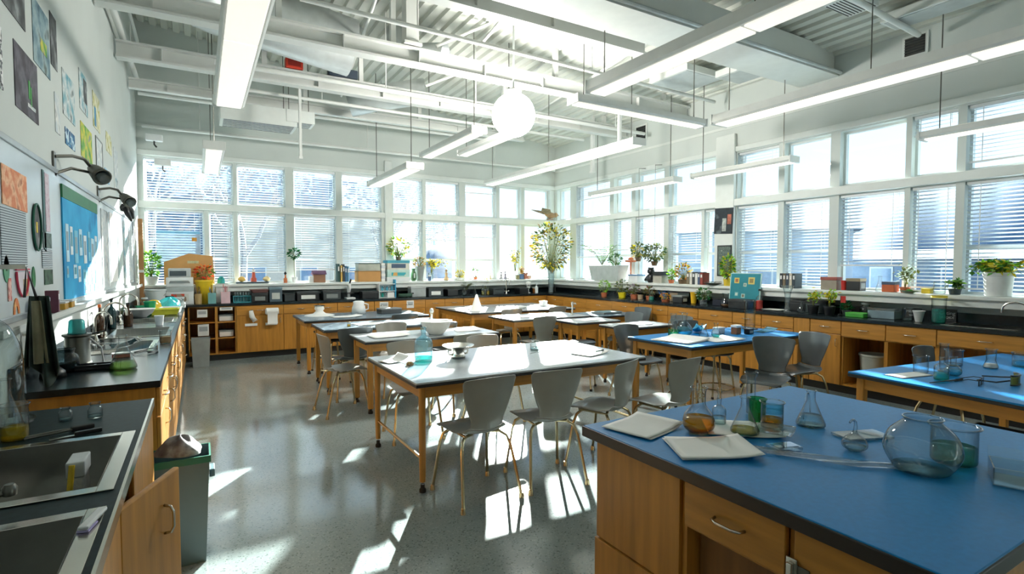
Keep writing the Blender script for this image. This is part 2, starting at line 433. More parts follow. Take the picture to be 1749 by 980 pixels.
# back run: faces -y, front at y=9.58
backs = [(-.16,.22,[('shelf',.1,.862,1)],'oak cabinet with open shelves in the far corner by the sink counter'),
 (.22,.5,[('shelf',.1,.862,1)],'narrow oak cabinet of open pigeonhole shelves along the back wall'),
 (.5,1.2,[('drawer',.7,.862,1),('door',.1,.7,1)],'oak cabinet with white gloves hung on its single wide door'),
 (1.2,1.75,DD,'oak drawer and door cabinet behind the long rear table'),
 (1.75,2.4,DD2,'oak cabinet of two drawers over two doors behind the rear table'),
 (2.4,3.05,DD2,'oak cabinet with paired doors under the stacked sill boxes'),
 (3.05,3.7,DD,'oak cabinet bearing a taped white notice by its edge'),
 (3.7,4.5,DD2,'oak cabinet behind the paper cone table'),
 (4.5,5.3,DR3,'oak bank of three drawers below the sunlit back windows'),
 (5.3,5.9,DD,'oak cabinet under the slim tap of the back worktop'),
 (5.9,6.48,DD,'oak corner cabinet below the big leafy vase')]
for x0, x1, rows, lb in backs: cabinet(lb, (x0, 9.58, 0), 0, x1-x0, .58, rows, group='oak base cabinets')
rights = [(9.56,8.95,DD),(8.95,8.2,DR3),(8.2,7.45,DR3),(7.45,6.77,DD),(6.77,6.1,DD2),(6.1,5.5,DD),(5.5,4.9,DD),(4.9,4.45,DD),(4.45,4.0,DD),(4.0,3.79,[('panel',.1,.862,1)]),(3.79,3.42,DD),(3.42,2.95,DO),(2.95,2.48,DO),(2.48,1.7,[('drawer',.7,.862,1),('open',.1,.7,1)]),(1.7,.9,DD2)]
rl = ['oak cabinet at the far corner end of the window counter','oak three drawer bank facing the sunlit rear desks','oak three drawer bank with paired pulls below the fern trough',
 'oak cabinet below the hanging pot plants','oak cabinet with two small doors behind the tall narrow flasks','oak cabinet under the yellow flowers on the window counter','oak cabinet under the red bottle on the window counter',
 'oak cabinet below the teal pin board','oak cabinet below the clear cylinder jars','narrow plain oak filler cabinet beside the black plant boxes','oak cabinet with upright steel door pull next to the open cubbies',
 'oak cabinet with open cubby holding a big pale bucket','oak cabinet with open cubby holding a smaller pail','wide oak sink cabinet with a dark open bay','oak cabinet past the window counter sink']
for (ya, yb, rows), lb in zip(rights, rl): cabinet(lb, (6.5, ya, 0), -PI/2, ya-yb, .6, rows, group='oak base cabinets', sunk='sink' in lb)
lefts = [(3.42,3.9,DD),(3.9,4.5,DD),(4.5,5.3,[('drawer',.7,.862,2),('door',.1,.7,2)]),(5.3,6.3,[('panel',.7,.862,1),('door',.1,.7,2)]),(6.3,7.4,[('panel',.7,.862,1),('door',.1,.7,2)]),(7.4,8.3,DD2),(8.3,9.3,DR3)]
ll = ['oak cabinet closing the near end of the whiteboard counter','oak cabinet below the black goggle tray','oak cabinet below the steel draining board','oak cabinet under the middle steel sink','oak cabinet under the far steel sink','oak cabinet below the piled green and yellow bins','oak drawer bank at the far end of the whiteboard counter']
for (ya, yb, rows), lb in zip(lefts, ll): cabinet(lb, (-.215, ya, 0), PI/2, yb-ya, .57, rows, group='oak base cabinets', sunk='sink' in lb or 'draining' in lb)

def top_with_holes(name, label, x0, x1, y0, y1, holes, m=EPOXY, z0=.865, z1=.9, extra=None, edge=None):
    mb = MB(); hs = sorted(holes, key=lambda h: h[2]); y = y0
    for hx0, hx1, hy0, hy1 in hs:
        if hy0 > y: mb.box(x0, x1, y, hy0, z0, z1)
        mb.box(x0, hx0, hy0, hy1, z0, z1).box(hx1, x1, hy0, hy1, z0, z1); y = hy1
    if y1 > y: mb.box(x0, x1, y, y1, z0, z1)
    o = mb.build(name, m)
    tag(o, label, 'worktop')
    return o
# whiteboard-side counter with sinks
A_H = [(-.74,-.33,4.62,5.22), (-.69,-.26,5.55,6.27), (-.7,-.26,6.8,7.38)]
wa = top_with_holes('worktop', 'long black epoxy worktop with sinks under the whiteboard', -.797, -.192, 3.4, 10.19, A_H, EPOXY)
MB().box(-.797, -.78, 3.4, 9.53, .9, 1.02).build('upstand', EPOXY, wa)
B_H = [(-.72,-.255,.95,1.64), (-.72,-.255,1.84,2.36)]
wb = top_with_holes('worktop', 'near greenish black worktop with two big steel sinks', -.797, -.2, .55, 2.96, B_H, EPOXYT)
MB().box(-.2, -.192, .55, 2.96, .864, .901).build('metal_edge', CHROME, wb)
wc = top_with_holes('worktop', 'black epoxy worktop along the back windows', -.19, 6.46, 9.54, 10.19, [], EPOXY)
MB().box(-.19, 7.1, 10.165, 10.19, .9, 1.0).build('upstand', EPOXY, wc)
wd = top_with_holes('worktop', 'black epoxy worktop along the side windows with an inset sink', 6.46, 7.12, .6, 10.16, [(6.62,6.98,1.93,2.46)], EPOXY)
MB().box(7.095, 7.12, .6, 10.1, .9, 1.0).build('upstand', EPOXY, wd)
def sink(label, x0, x1, y0, y1, depth=.2, rim=.035, basins=1, m=STEEL):
    t = thing('sink', label, 'sink', ((x0+x1)/2, (y0+y1)/2, .901))
    a, b = (x1-x0)/2, (y1-y0)/2
    r = MB(); f = .004
    r.box(-a-rim, -a, -b-rim, b+rim, 0, f, .0015).box(a, a+rim, -b-rim, b+rim, 0, f, .0015).box(-a, a, -b-rim, -b, 0, f, .0015).box(-a, a, b, b+rim, 0, f, .0015)
    r.build('rim', CHROME, t)
    s = MB(); q = .03; e = .002
    a -= e; b -= e
    P0 = [(-a,-b,f), (a,-b,f), (a,b,f), (-a,b,f)]
    P1 = [(-a+.012,-b+.012,-depth+q), (a-.012,-b+.012,-depth+q), (a-.012,b-.012,-depth+q), (-a+.012,b-.012,-depth+q)]
    P2 = [(-a+.05,-b+.05,-depth), (a-.05,-b+.05,-depth), (a-.05,b-.05,-depth), (-a+.05,b-.05,-depth)]
    for A, B in ((P0, P1), (P1, P2)):
        for i in range(4): s.face(A[i], A[(i+1) % 4], B[(i+1) % 4], B[i])
    s.face(*P2)
    bmesh.ops.remove_doubles(s.bm, verts=s.bm.verts, dist=1e-5)
    s.build('basin', m, t, 'all', mods=(('solid', .002),))
    MB().lathe([(0,.004),(.03,.004),(.042,.001),(.045,-.004),(0,-.004)], 18, (0,0,-depth+.005)).build('drain', STEELD, t, True)
    return t
sink('shallow steel sink with piled trays near the electric kettle', -.74, -.33, 4.62, 5.22, .1)
sink('middle steel sink of the whiteboard counter', -.69, -.26, 5.55, 6.27, .2)
sink('far steel sink of the whiteboard counter', -.7, -.26, 6.8, 7.38, .2)
sink('deep steel sink with a sponge at its edge', -.72, -.255, 1.84, 2.36, .2, .04, m=STEELD)
sink('deep steel sink with a scrub brush on its rim', -.72, -.255, .95, 1.64, .2, .04, m=STEELD)
sink('steel sink inset in the side window counter', 6.62, 6.98, 1.93, 2.46, .16)
def faucet(label, loc, rz=0, h=.28, reach=.17, m=CHROME, low=False):
    t = thing('faucet', label, 'tap', loc, rz)
    MB().lathe([(0,0),(.026,0),(.026,.012),(.016,.03),(.013,.06),(0,.06)], 16).build('base', m, t, True)
    pts = [(0,0,.05), (0,0,h*.7)] + [(reach/2-reach/2*math.cos(PI*k/8), 0, h*.7+h*.3*math.sin(PI*k/8)) for k in range(1, 9)] + [(reach,0,h*.58)]
    MB().tube(pts, .009, 9).build('spout', m, t, True)
    for s in (-1, 1):
        MB().tube([(0,s*.012,.05),(0,s*.05,.055)], .007, 8).lathe([(0,0),(.014,.002),(.016,.02),(.01,.03),(0,.03)], 10, (0,s*.055,.045)).build('handle', m, t, True)
    return t
faucet('tall chrome swan neck tap behind the middle steel sink', (-.74, 5.9, .901))
faucet('chrome swan neck tap behind the far steel sink', (-.75, 7.1, .901), 0, .3)
faucet('chrome tap at the far corner of the shallow steel sink', (-.73, 5.38, .901), -.6, .24, .14)
faucet('short dark steel tap standing between the two near sinks', (-.47, 1.74, .901), -1.3, .15, .09, STEELD)
faucet('chrome tap with red lever end at the side window sink', (6.74, 1.855, .901), PI/2, .26, .2)
faucet('slim upright chrome tap on the sunlit back worktop', (5.62, 9.82, .901), -PI/2, .34, .12)
# near counter cabinet with a door ajar
cb = cabinet('oak sink cabinet below the near sinks with its door ajar', (-.22, .56, 0), PI/2, 2.39, .57,
             [('open', .1, .862, 1)], group='oak base cabinets', sunk=True)
def hung_door(x0, x1, ang, m=WOOD):
    p = MB().box(0, x1-x0, -.02, 0, .12, .852, .006).build('door', m, cb)
    p.location = (x0, -.002, 0); p.rotation_euler = (0,0,-ang)
    return p
hung_door(.02, .6, 0); hung_door(.61, 1.2, 0)
dj = hung_door(1.22, 1.54, math.radians(24))
q = d_pull(.09).build('handle', CHROME, dj, 'all', loc=(.22,-.02,.72)); q.rotation_euler = (0,PI/2,0)
hung_door(1.56, 2.37, 0)
# wall lining under the whiteboard and end panels
tag(MB().box(-.8, -.22, 2.97, 2.985, 0, .862).build('end_panel', WOOD), 'plain oak end panel closing the near sink counter', 'panel')

# ------------------------------------------------------------------ island
wi = tag(MB().box(1.27, 2.6, .43, 1.62, .862, .9, .003).build('worktop', BLUETOP), 'glossy blue topped island worktop holding papers and flasks', 'worktop')
MB().box(1.266, 2.604, .426, 1.624, .858, .897, .003).build('black_edge', EDGE, wi)
isl = thing('island_cabinet', 'honey oak island cabinet with one drawer over a dark open bay', 'cabinet', (1.32, 1.58, 0), -PI/2)
b = MB(); k = .02; Lw = 1.1
b.box(0, Lw, 1.18, 1.2, 0, .858).box(0, k, 0, 1.18, .05, .858).box(Lw-k, Lw, 0, 1.18, .05, .858).box(.41, .43, 0, 1.18, .05, .858).box(.77, .79, 0, 1.18, .05, .858)
b.box(k, Lw-k, 0, 1.18, .05, .07).box(k, Lw-k, .02, 1.18, .838, .858).box(.43, .77, 0, 1.1, .69, .705)
b.build('carcass', WOOD, isl)
MB().box(.0, .41, -.014, .0, .475, .856, .002).build('side_panel', WOOD, isl)
MB().box(-.003, .41, -.02, .0, .05, .47, .002).build('side_panel', WOOD, isl)
dr = MB().box(.434, .768, -.02, 0, .705, .848, .003).build('drawer', WOODH, isl)
d_pull(.1, .03, .0045).build('handle', CHROME, dr, 'all', loc=(.6,-.02,.775))
dd = MB().box(.792, 1.096, -.02, 0, .07, .848, .003).build('door', WOODH, isl)
MB().box(.755, .785, -.028, -.02, .69, .77, .002).box(.762, .778, -.04, -.028, .7, .76, .003).build('hinge', CHROME, dd, loc=(.02,0,0))
MB().box(.8, .835, -.0235, -.02, .70, .755, .001).build('latch_plate', STEELD, dd)
MB().lathe([(0,0),(.022,0),(.022,.003),(0,.003)], 16, M=Matrix.Translation((.865,-.02,.725)) @ Matrix.Rotation(PI/2, 4, 'X')).build('round_sticker', pattern('worn_sticker', [(210,206,190),(150,146,130),(90,88,80)], 60, kind='noise'), dd)
lp = MB().box(.92, 1.02, -.0235, -.02, .748, .776, .001).build('label_holder', PAPER, dd)
def text_obj(name, s, size, m, parent, loc, rot, align='CENTER', ext=.0006):
    c = bpy.data.curves.new(name, 'FONT'); c.body = s; c.size = size; c.align_x = align; c.align_y = 'CENTER'; c.extrude = ext
    tmp = bpy.data.objects.new(name, c); COL.objects.link(tmp)
    dg = bpy.context.evaluated_depsgraph_get()
    me = bpy.data.meshes.new_from_object(tmp.evaluated_get(dg))
    bpy.data.objects.remove(tmp)
    me.materials.clear(); me.materials.append(m)
    o = bpy.data.objects.new(name, me); COL.objects.link(o)
    o.parent = parent; o.location = loc; o.rotation_euler = rot
    return o
text_obj('lettering', 'TIPENDIS', .02, BLACK, lp, (.97,-.0242,.762), (PI/2,0,0))
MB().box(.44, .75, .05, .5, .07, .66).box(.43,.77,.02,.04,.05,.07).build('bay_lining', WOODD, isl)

# ------------------------------------------------------------------ tables
def table(label, x0, x1, y0, y1, h, topm, legm=WOOD, stretch=False, rz=0, leg=.05, group='wooden lab tables', round_legs=False):
    w, d = x1-x0, y1-y0
    t = thing('lab_table', label, 'table', ((x0+x1)/2, (y0+y1)/2, 0), rz, group)
    top = MB().box(-w/2, w/2, -d/2, d/2, h-.012, h, .002).build('table_top', topm, t)
    MB().box(-w/2-.002, w/2+.002, -d/2-.002, d/2+.002, h-.034, h-.0125, .003).build('edge_band', EDGE, t)
    i = .05
    ap = MB(); a0, a1 = h-.115, h-.035
    ap.box(-w/2+i, w/2-i, -d/2+i, -d/2+i+.022, a0, a1).box(-w/2+i, w/2-i, d/2-i-.022, d/2-i, a0, a1)
    ap.box(-w/2+i, -w/2+i+.022, -d/2+i+.022, d/2-i-.022, a0, a1).box(w/2-i-.022, w/2-i, -d/2+i+.022, d/2-i-.022, a0, a1)
    ap.build('apron', WOODH, t)
    for sx in (-1, 1):
        for sy in (-1, 1):
            x, y = sx*(w/2-i-leg/2+.012), sy*(d/2-i-leg/2+.012)
            m = MB()
            if round_legs: m.lathe([(0,h-.036),(leg*.52,h-.036),(leg*.5,h*.3),(leg*.42,.07),(0,.07)], 14, (x,y,0))
            else: m.box(x-leg/2, x+leg/2, y-leg/2, y+leg/2, .05, h-.036, .004)
            o = m.build('leg', legm, t, round_legs)
            MB().lathe([(0,.055),(leg*.3,.055),(leg*.32,.03),(leg*.5,.02),(leg*.5,0),(0,0)], 12, (x,y,0)).build('foot', RUBBER, o, True)
    if stretch:
        x, y = w/2-i-leg/2+.012, d/2-i-leg/2+.012
        for sx in (-1, 1): MB().tube([(sx*x,-y,.22),(sx*x,y,.22)], .011, 8).build('stretcher', BRASS, t, True)
    return t
table('big pale topped table with the teal bottle and steel dish', 1.2, 3.22, 3.27, 4.42, .75, GREYTOP, stretch=True, leg=.046, round_legs=True)
table('dark topped table by the side windows with the pair of aqua flasks', 3.95, 5.85, 3.42, 4.28, .75, BLUETOP)
t3 = table('blue topped table with goggles beside the open cubby cabinets', 3.95, 5.95, .86, 1.95, .75, BLUETOP, rz=math.radians(-7))
table('long slate topped table before the back wall cabinets', 1.23, 3.05, 7.72, 8.75, .75, SLATETOP)
table('slate topped table standing ahead of the long rear table', 1.25, 2.9, 6.5, 7.3, .75, SLATETOP)
table('pale topped table carrying the big white bowl', 1.42, 2.95, 5.32, 5.98, .75, GREYTOP)
table('sunlit pale table with the white paper cone', 3.72, 5.8, 7.65, 9.1, .75, GREYTOP)
table('sunlit pale table just ahead of the paper cone table', 3.75, 5.1, 6.36, 7.1, .75, GREYTOP)
table('small pale desk in the middle of the room', 4.3, 5.05, 5.62, 6.12, .75, GREYTOP, leg=.04)
table('small pale desk nearest the pair of aqua flasks', 4.45, 5.3, 4.86, 5.36, .75, GREYTOP, leg=.04)
table('grey desk near the drawer banks of the window counter', 5.15, 5.95, 6.2, 6.85, .75, SLATETOP, leg=.04)

# ------------------------------------------------------------------ chairs and stools
def shell_sheet(path, half, dish, nu=24, nv=8):
    def fn(u, v):
        q = u*(len(path)-1); i = min(len(path)-2, int(q)); f = q-i
        f = f*f*(3-2*f)*.35+f*.65
        y = path[i][0]+(path[i+1][0]-path[i][0])*f; z = path[i][1]+(path[i+1][1]-path[i][1])*f
        h = half[i]+(half[i+1]-half[i])*f; dy = dish[i][0]+(dish[i+1][0]-dish[i][0])*f; dz = dish[i][1]+(dish[i+1][1]-dish[i][1])*f
        s = v*2-1
        return (s*h, y+dy*s*s, z+dz*s*s)
    return MB().grid(fn, nu, nv)
def make_chair(label, m, loc, rz, group):
    t = thing('chair', label, 'chair', loc, rz, group)
    shell_sheet([(.235,.425),(.215,.443),(.1,.45),(-.06,.442),(-.135,.445),(-.17,.47)], [.15,.185,.205,.2,.165,.135], [(0,-.01),(0,0),(0,.01),(0,.014),(.01,.02),(.03,.02)]).build('seat', m, t, 'all', mods=(('solid', .01), ('sub', 1)))
    shell_sheet([(-.172,.472),(-.19,.53),(-.2,.6),(-.215,.7),(-.232,.79),(-.238,.82)], [.122,.124,.15,.184,.2,.188], [(.03,.02),(.035,.01),(.04,0),(.045,0),(.045,-.004),(.04,-.012)]).build('backrest', m, t, 'all', mods=(('solid', .009), ('sub', 1)))
    MB().tube([(-.13,.14,.425),(-.13,-.1,.425)], .009, 8).tube([(.13,.14,.425),(.13,-.1,.425)], .009, 8).box(-.13,.13,-.015,.015,.419,.431).build('seat_frame', BRASS, t, True)
    for sx in (-1, 1):
        for y0, y1 in ((.12,.205),(-.09,-.225)):
            pts = [(sx*.06,y0*.7,.424),(sx*.13,y0,.42),(sx*.165,y0+(y1-y0)*.25,.395),(sx*.182,y0+(y1-y0)*.45,.33),(sx*.215,y1,.02)]
            o = MB().tube(pts, .0105, 8).build('leg', BRASS, t, True)
            MB().lathe([(0,.035),(.014,.035),(.016,.02),(.018,0),(0,0)], 10, (sx*.2165,y1*1.005,0)).build('foot', BRASS, o, True)
    return t
CG = 'moulded chairs at the lab tables'
c0 = make_chair('grey shell chair tucked under the big pale table, nearest the trash bin', SHELL, (1.56,3.14,0), .06, CG)
c1 = copy_tree(c0, 'grey shell chair in the middle of the big pale table near side', (2.1,3.12,0), -.12)
c2 = copy_tree(c0, 'grey shell chair angled at the island end of the big pale table', (2.64,3.12,0), .4)
copy_tree(c0, 'grey shell chair beyond the angled one, at the big table corner', (3.14,2.98,0), .1)
copy_tree(c0, 'grey shell chair on the far side of the big pale table behind the teal bottle', (1.62,4.5,0), PI-.1)
copy_tree(c0, 'grey shell chair at the far side of the big pale table behind the steel dish', (2.45,4.52,0), PI+.15)
d0 = make_chair('dark shell chair turned sideways at the window end of the dark table', SHELLD, (5.3,3.2,0), 1.35, CG)
copy_tree(d0, 'dark shell chair half under the dark table beside the black box', (4.62,3.1,0), 1.9)
copy_tree(d0, 'dark shell chair beyond the dark table below the pair of aqua flasks', (4.3,4.5,0), PI)
copy_tree(d0, 'dark shell chair on the far side of the dark table by the dish', (5.25,4.5,0), PI-.2)
l0 = copy_tree(c0, 'grey shell chair facing the white bowl table from its aisle end', (1.26,5.62,0), -PI/2+.1)
copy_tree(c0, 'grey shell chair on the near side of the white bowl table', (2.35,5.1,0), .15)
copy_tree(c0, 'grey shell chair behind the white bowl table', (2.0,6.12,0), PI)
copy_tree(d0, 'dark shell chair at the aisle corner of the second slate table', (1.5,6.22,0), 0)
copy_tree(d0, 'dark shell chair at the middle of the second slate table', (2.58,6.27,0), 0)
copy_tree(d0, 'dark shell chair before the long slate table, window side', (2.55,7.58,0), 0)
copy_tree(c0, 'grey shell chair in strong sun before the paper cone table', (4.3,7.52,0), 0)
copy_tree(c0, 'grey shell chair in sun at the window side of the paper cone table', (5.2,7.55,0), .1)
copy_tree(c0, 'grey shell chair ahead of the second sunlit table', (4.07,6.23,0), 0)
copy_tree(d0, 'dark shell chair at the small middle desk', (5.34,5.86,0), PI/2)
copy_tree(d0, 'dark shell chair behind the small desk nearest the aqua flasks', (4.95,5.58,0), PI) if 0 else None
copy_tree(d0, 'dark shell chair at the grey desk by the drawer banks', (6.14,6.5,0), PI/2)
copy_tree(d0, 'dark shell chair at the window end of the desk nearest the aqua flasks', (5.55,5.15,0), PI/2)
copy_tree(d0, 'dark shell chair tucked under the goggles table', (4.5,.9,0), -.1)
copy_tree(d0, 'second dark shell chair under the goggles table, by the window counter', (5.35,1.95,0), PI)
def make_stool(label, loc, rz, m=BLACK, h=.58):
    t = thing('stool', label, 'stool', loc, rz, 'round topped lab stools')
    MB().lathe([(0,h-.03),(.15,h-.03),(.17,h-.018),(.17,h-.006),(.155,h),(0,h-.004)], 24).build('seat', m, t, True)
    for k in range(4):
        a = PI/4+k*PI/2
        o = MB().tube([(.1*math.cos(a),.1*math.sin(a),h-.03),(.135*math.cos(a),.135*math.sin(a),h-.08),(.2*math.cos(a),.2*math.sin(a),.012)], .0105, 8).build('leg', BRASS, t, True)
        MB().lathe([(0,.025),(.015,.025),(.016,0),(0,0)], 8, (.2015*math.cos(a),.2015*math.sin(a),0)).build('foot', RUBBER, o, True)
    n = 24; r = .178
    MB().tube([(r*math.cos(2*PI*i/n), r*math.sin(2*PI*i/n), .19) for i in range(n+1)], .008, 6).build('foot_ring', BRASS, t, True)
    return t
s0 = make_stool('black topped stool at the aisle end of the second slate table', (1.48,7.02,0), .3)
copy_tree(s0, 'black topped stool under the long slate table near the aisle', (1.55,7.9,0))
copy_tree(s0, 'black topped stool at the aisle end of the white bowl table', (1.72,5.42,0), .2) if 0 else None
copy_tree(s0, 'dark stool under the dark table, first from the aisle', (4.3,3.78,0), .5)
copy_tree(s0, 'dark stool under the dark table, second from the aisle', (4.85,3.85,0), .1)
copy_tree(s0, 'dark stool standing between the small desks', (4.05,5.2,0), .7)
copy_tree(s0, 'dark stool beside the sunlit pale tables', (3.45,6.7,0), .4)
# ------------------------------------------------------------------ ceiling structure
def beam(label, y, x0, x1, z0, depth, wid=.14, flange=.025, m=BEAMM):
    """white steel I-beam along x with hangers up to the deck"""
    t = thing('roof_beam', label, 'beam', ((x0+x1)/2, y, z0)); L_ = x1-x0
    mb = MB().box(-L_/2, L_/2, -wid/2, wid/2, 0, flange).box(-L_/2, L_/2, -wid/2, wid/2, depth-flange, depth).box(-L_/2, L_/2, -.012, .012, flange, depth-flange)
    for i in range(int(L_/.9)):
        x = -L_/2+.45+i*.9; mb.box(x-.006, x+.006, -wid/2+.01, wid/2-.01, flange, depth-flange)
    mb.build('girder', m, t)
    for fx in (.2, .36, .66, .93):
        x = -L_/2+L_*fx; zt = ZC(x0+L_*fx)-z0
        if zt > depth+.02: MB().box(x-.03, x+.03, -.03, .03, depth, zt).build('hanger', m, t)
    return t
beam('long white steel beam crossing above the big pale table end of the room', 4.75, XL+.02, 4.6, 3.98, .24)
beam('white steel beam crossing just ahead of the added sun glare globe', 6.33, XL+.02, XR-.02, 3.95, .2, .16)
beam('white steel beam crossing beyond the added sun glare globe', 7.8, XL+.02, XR-.02, 3.93, .2, .14)
beam('slim white steel beam closest to the back wall', 9.1, XL+.02, 5.6, 3.95, .14, .1)
t = thing('roof_beam', 'massive white box beam running into the side wall', 'beam', (4.9, 4.12, 3.93))
MB().box(-2.6, 2.22, -.2, .2, .02, .36, .01).build('girder', BEAMM, t)
MB().box(-2.6, 2.22, -.26, .26, 0, .02).build('flange_plate', WHITEP, t)
MB().tube([(-2.6,-.29,.03),(2.2,-.29,.03)], .022, 8).build('conduit', DUCTM, t, True)
def pipe(label, pts, r, m=BEAMM, name='ceiling_pipe', cat='pipe', clips=()):
    o = thing(name, label, cat, pts[0])
    q = [tuple(Vector(p)-Vector(pts[0])) for p in pts]
    MB().tube(q, r, 10).build('tube', m, o, True)
    for f in clips:
        p = Vector(q[0]).lerp(Vector(q[-1]), f)
        MB().box(p.x-.02, p.x+.02, p.y-.02, p.y+.02, p.z, p.z+.0+max(.05, ZC(pts[0][0]+p.x)-pts[0][2]-p.z)).build('hanger', m, o) if 0 else MB().tube([p, (p.x, p.y, ZC(pts[0][0]+p.x)-pts[0][2])], .008, 6).build('hanger_rod', m, o)
    return o
pipe('white conduit running high along the whiteboard wall', [(-.72,-1.6,4.2),(-.72,9.95,4.2)], .035, clips=(.5,.7,.9))
pipe('thin white conduit just below the roof along the whiteboard wall', [(-.7,-1.6,4.75),(-.7,10.1,4.75)], .022, clips=(.6,.85))
pipe('white sprinkler pipe hung in front of the back wall', [(-.7,9.88,3.62),(6.9,9.88,3.62)], .025, clips=(.1,.45,.8))
pipe('white pipe crossing the room above the back windows', [(-.7,9.4,3.98),(5.2,9.4,3.98)], .03, clips=(.2,.6))
pipe('white pipe crossing over the long slate table', [(.4,8.2,3.9),(6.4,8.2,3.9)], .025, clips=(.2,.7))
pipe('double white conduit over the second slate table', [(.2,7.1,3.85),(6.9,7.1,3.85)], .03, clips=(.3,.5,.9))
pipe('white pipe crossing between the two main beams', [(.9,5.6,4.1),(6.9,5.6,4.02)], .025, clips=(.2,.6))
pipe('long white pipe above the near island', [(1.2,2.9,4.3),(6.9,2.9,4.05)], .03, clips=(.3,.7))
for k, (x, ya, yb, zz, lb) in enumerate([(1.6,4.9,9.2,4.4,'white brace bar slanting between the beams over the aisle'),(4.3,6.44,9.6,4.4,'white brace bar running beyond the added glare globe'),(4.9,4.6,8.8,4.34,'white brace bar on the window side of the added glare globe'),(2.7,2.2,6.2,4.45,'white brace bar slanting above the big pale table')]):
    pipe(lb, [(x,ya,zz),(x+.5,yb,zz-.08)], .02, name='brace_bar', cat='bar')
for k, (x, y, lb) in enumerate([(3.05,7.82,'white diagonal strut dropping from the deck by the aisle beams'),(2.62,6.35,'white diagonal strut above the second slate table'),(3.3,5.12,'white diagonal strut over the big pale table')]):
    pipe(lb, [(x,y,4.25),(x+.75,y,ZC(x+.75)-.02)], .022, name='brace_bar', cat='bar')
# square posts and box hangers
for (x, y, z0, w, lb) in [(2.28,6.33,4.18,.16,'square white drop post standing on the beam by the added glare globe'),(5.75,6.46,3.3,.05,'slim white drop post by the window end of the glare globe beam'),(6.4,7.93,3.25,.06,'slim white drop post at the far vent grille'),(1.25,7.92,3.0,.035,'thin white drop rod over the long slate table')]:
    t = thing('hanging_post', lb, 'post', (x, y, z0))
    MB().box(-w/2, w/2, -w/2, w/2, 0, ZC(x)-z0-.01, .004).build('shaft', BEAMM, t); MB().box(-w*.7, w*.7, -w*.7, w*.7, -.015, .02, .004).build('shoe', BEAMM, t)
# big round duct with elbow
t = thing('air_duct', 'fat round white air duct bending along the roof by the whiteboard wall', 'duct', (-.3, 7.25, 4.62))
pts = [(.0,-5.5,0),(.0,-.9,0)]+[(.9-.9*math.cos(PI/2*k/8), -.9+.9*math.sin(PI/2*k/8)+.0, -.01*k) for k in range(1,9)]+[(2.1,0,-.25)]
MB().tube(pts, .36, 28).build('duct_tube', DUCTM, t, 'all')
for k, (px, py, ax) in enumerate([(0,-4.2,'y'),(0,-2.6,'y'),(0,-.9,'y'),(.26,-.26,'d'),(.9,0,'x')]):
    R = {'y': Matrix.Rotation(PI/2,4,'X'), 'x': Matrix.Rotation(PI/2,4,'Y'), 'd': Matrix.Rotation(-PI/4,4,'Z') @ Matrix.Rotation(PI/2,4,'X')}[ax]
    MB().lathe([(.362,-.02),(.385,-.02),(.385,.02),(.362,.02)], 28, M=Matrix.Translation((px,py,0)) @ R).build('seam_band', DUCTM, t, True)
t = thing('air_duct', 'round white branch duct with an open mouth above the aisle beams', 'duct', (2.45, 7.3, 4.45))
MB().tube([(0,0,.33),(0,0,.1),(.15,-.15,-.05),(.5,-.5,-.1)], .16, 20, cap=False).build('duct_tube', DUCTM, t, 'all', mods=(('solid', .01),))
t = thing('air_duct', 'pale round duct slanting down beyond the aisle', 'duct', (2.45, 8.5, 3.95))
MB().tube([(-.35,.15,.1),(0,0,.2),(.75,-.3,.35)], .2, 20).build('duct_tube', DUCTM, t, 'all')
# ceiling boxes
def unit(label, x, y, w, d, h=.09, m=WHITEP, slots=0, name='ceiling_panel', z=None):
    z = ZC(x)-.17 if z is None else z
    t = thing(name, label, 'ceiling unit', (x, y, z)); MB().box(-w/2, w/2, -d/2, d/2, 0, h, .008).build('housing', m, t)
    if slots:
        s = MB()
        for i in range(slots): s.box(-w/2+.04, w/2-.04, -d/2+d*(i+.3)/slots, -d/2+d*(i+.6)/slots, -.004, .001)
        s.build('vent_slots', BLACK, t)
    else: MB().box(-w/2+.03, w/2-.03, -d/2+.03, d/2-.03, -.006, .001).build('lens', DUCTM, t)
    for s in (-1, 1): MB().tube([(s*w*.35,0,h),(s*w*.35,0,ZC(x+s*w*.35)-z-.004)], .006, 6).build('hanger_rod', STEELD, t)
unit('flat grey ceiling panel hung beyond the box beam', 6.1, 5.45, .75, .7, z=4.15)
unit('pale ceiling panel between the box beam and window wall', 6.35, 4.75, .5, .4, z=4.05)
unit('slotted white ceiling grille above the window side of the island', 5.9, 3.1, .5, .3, slots=9, name='ceiling_grille')
unit('white ceiling fixture plate close to the side wall roof edge', 6.55, 2.6, .34, .9)
unit('slotted vent bank hung low over the sink counter end', .8, 8.75, 1.0, .5, .25, slots=7, name='ceiling_grille', z=3.55)
unit('flat vent bank hung at the back of the aisle', 1.35, 8.66, .4, .34, .18, slots=5, name='ceiling_grille', z=3.62)
t = thing('equipment_box', 'red box on the conduit above the aisle vents', 'box', (1.05, 7.78, 4.14)); MB().box(0,.22,-.06,.06,0,.14,.01).build('casing', mat('signal_red', (206,62,40)), t); MB().box(.03,.19,-.066,-.06,.03,.11).build('cover', mat('signal_red_dark', (150,40,30)), t)
t = thing('equipment_box', 'dark control box beside the red box above the aisle', 'box', (1.6, 7.78, 4.14)); MB().box(0,.4,-.06,.06,0,.12,.01).build('casing', mat('navy_box', (50,62,76)), t); MB().box(.05,.12,-.066,-.06,.03,.09).build('cover', GREYPL, t)
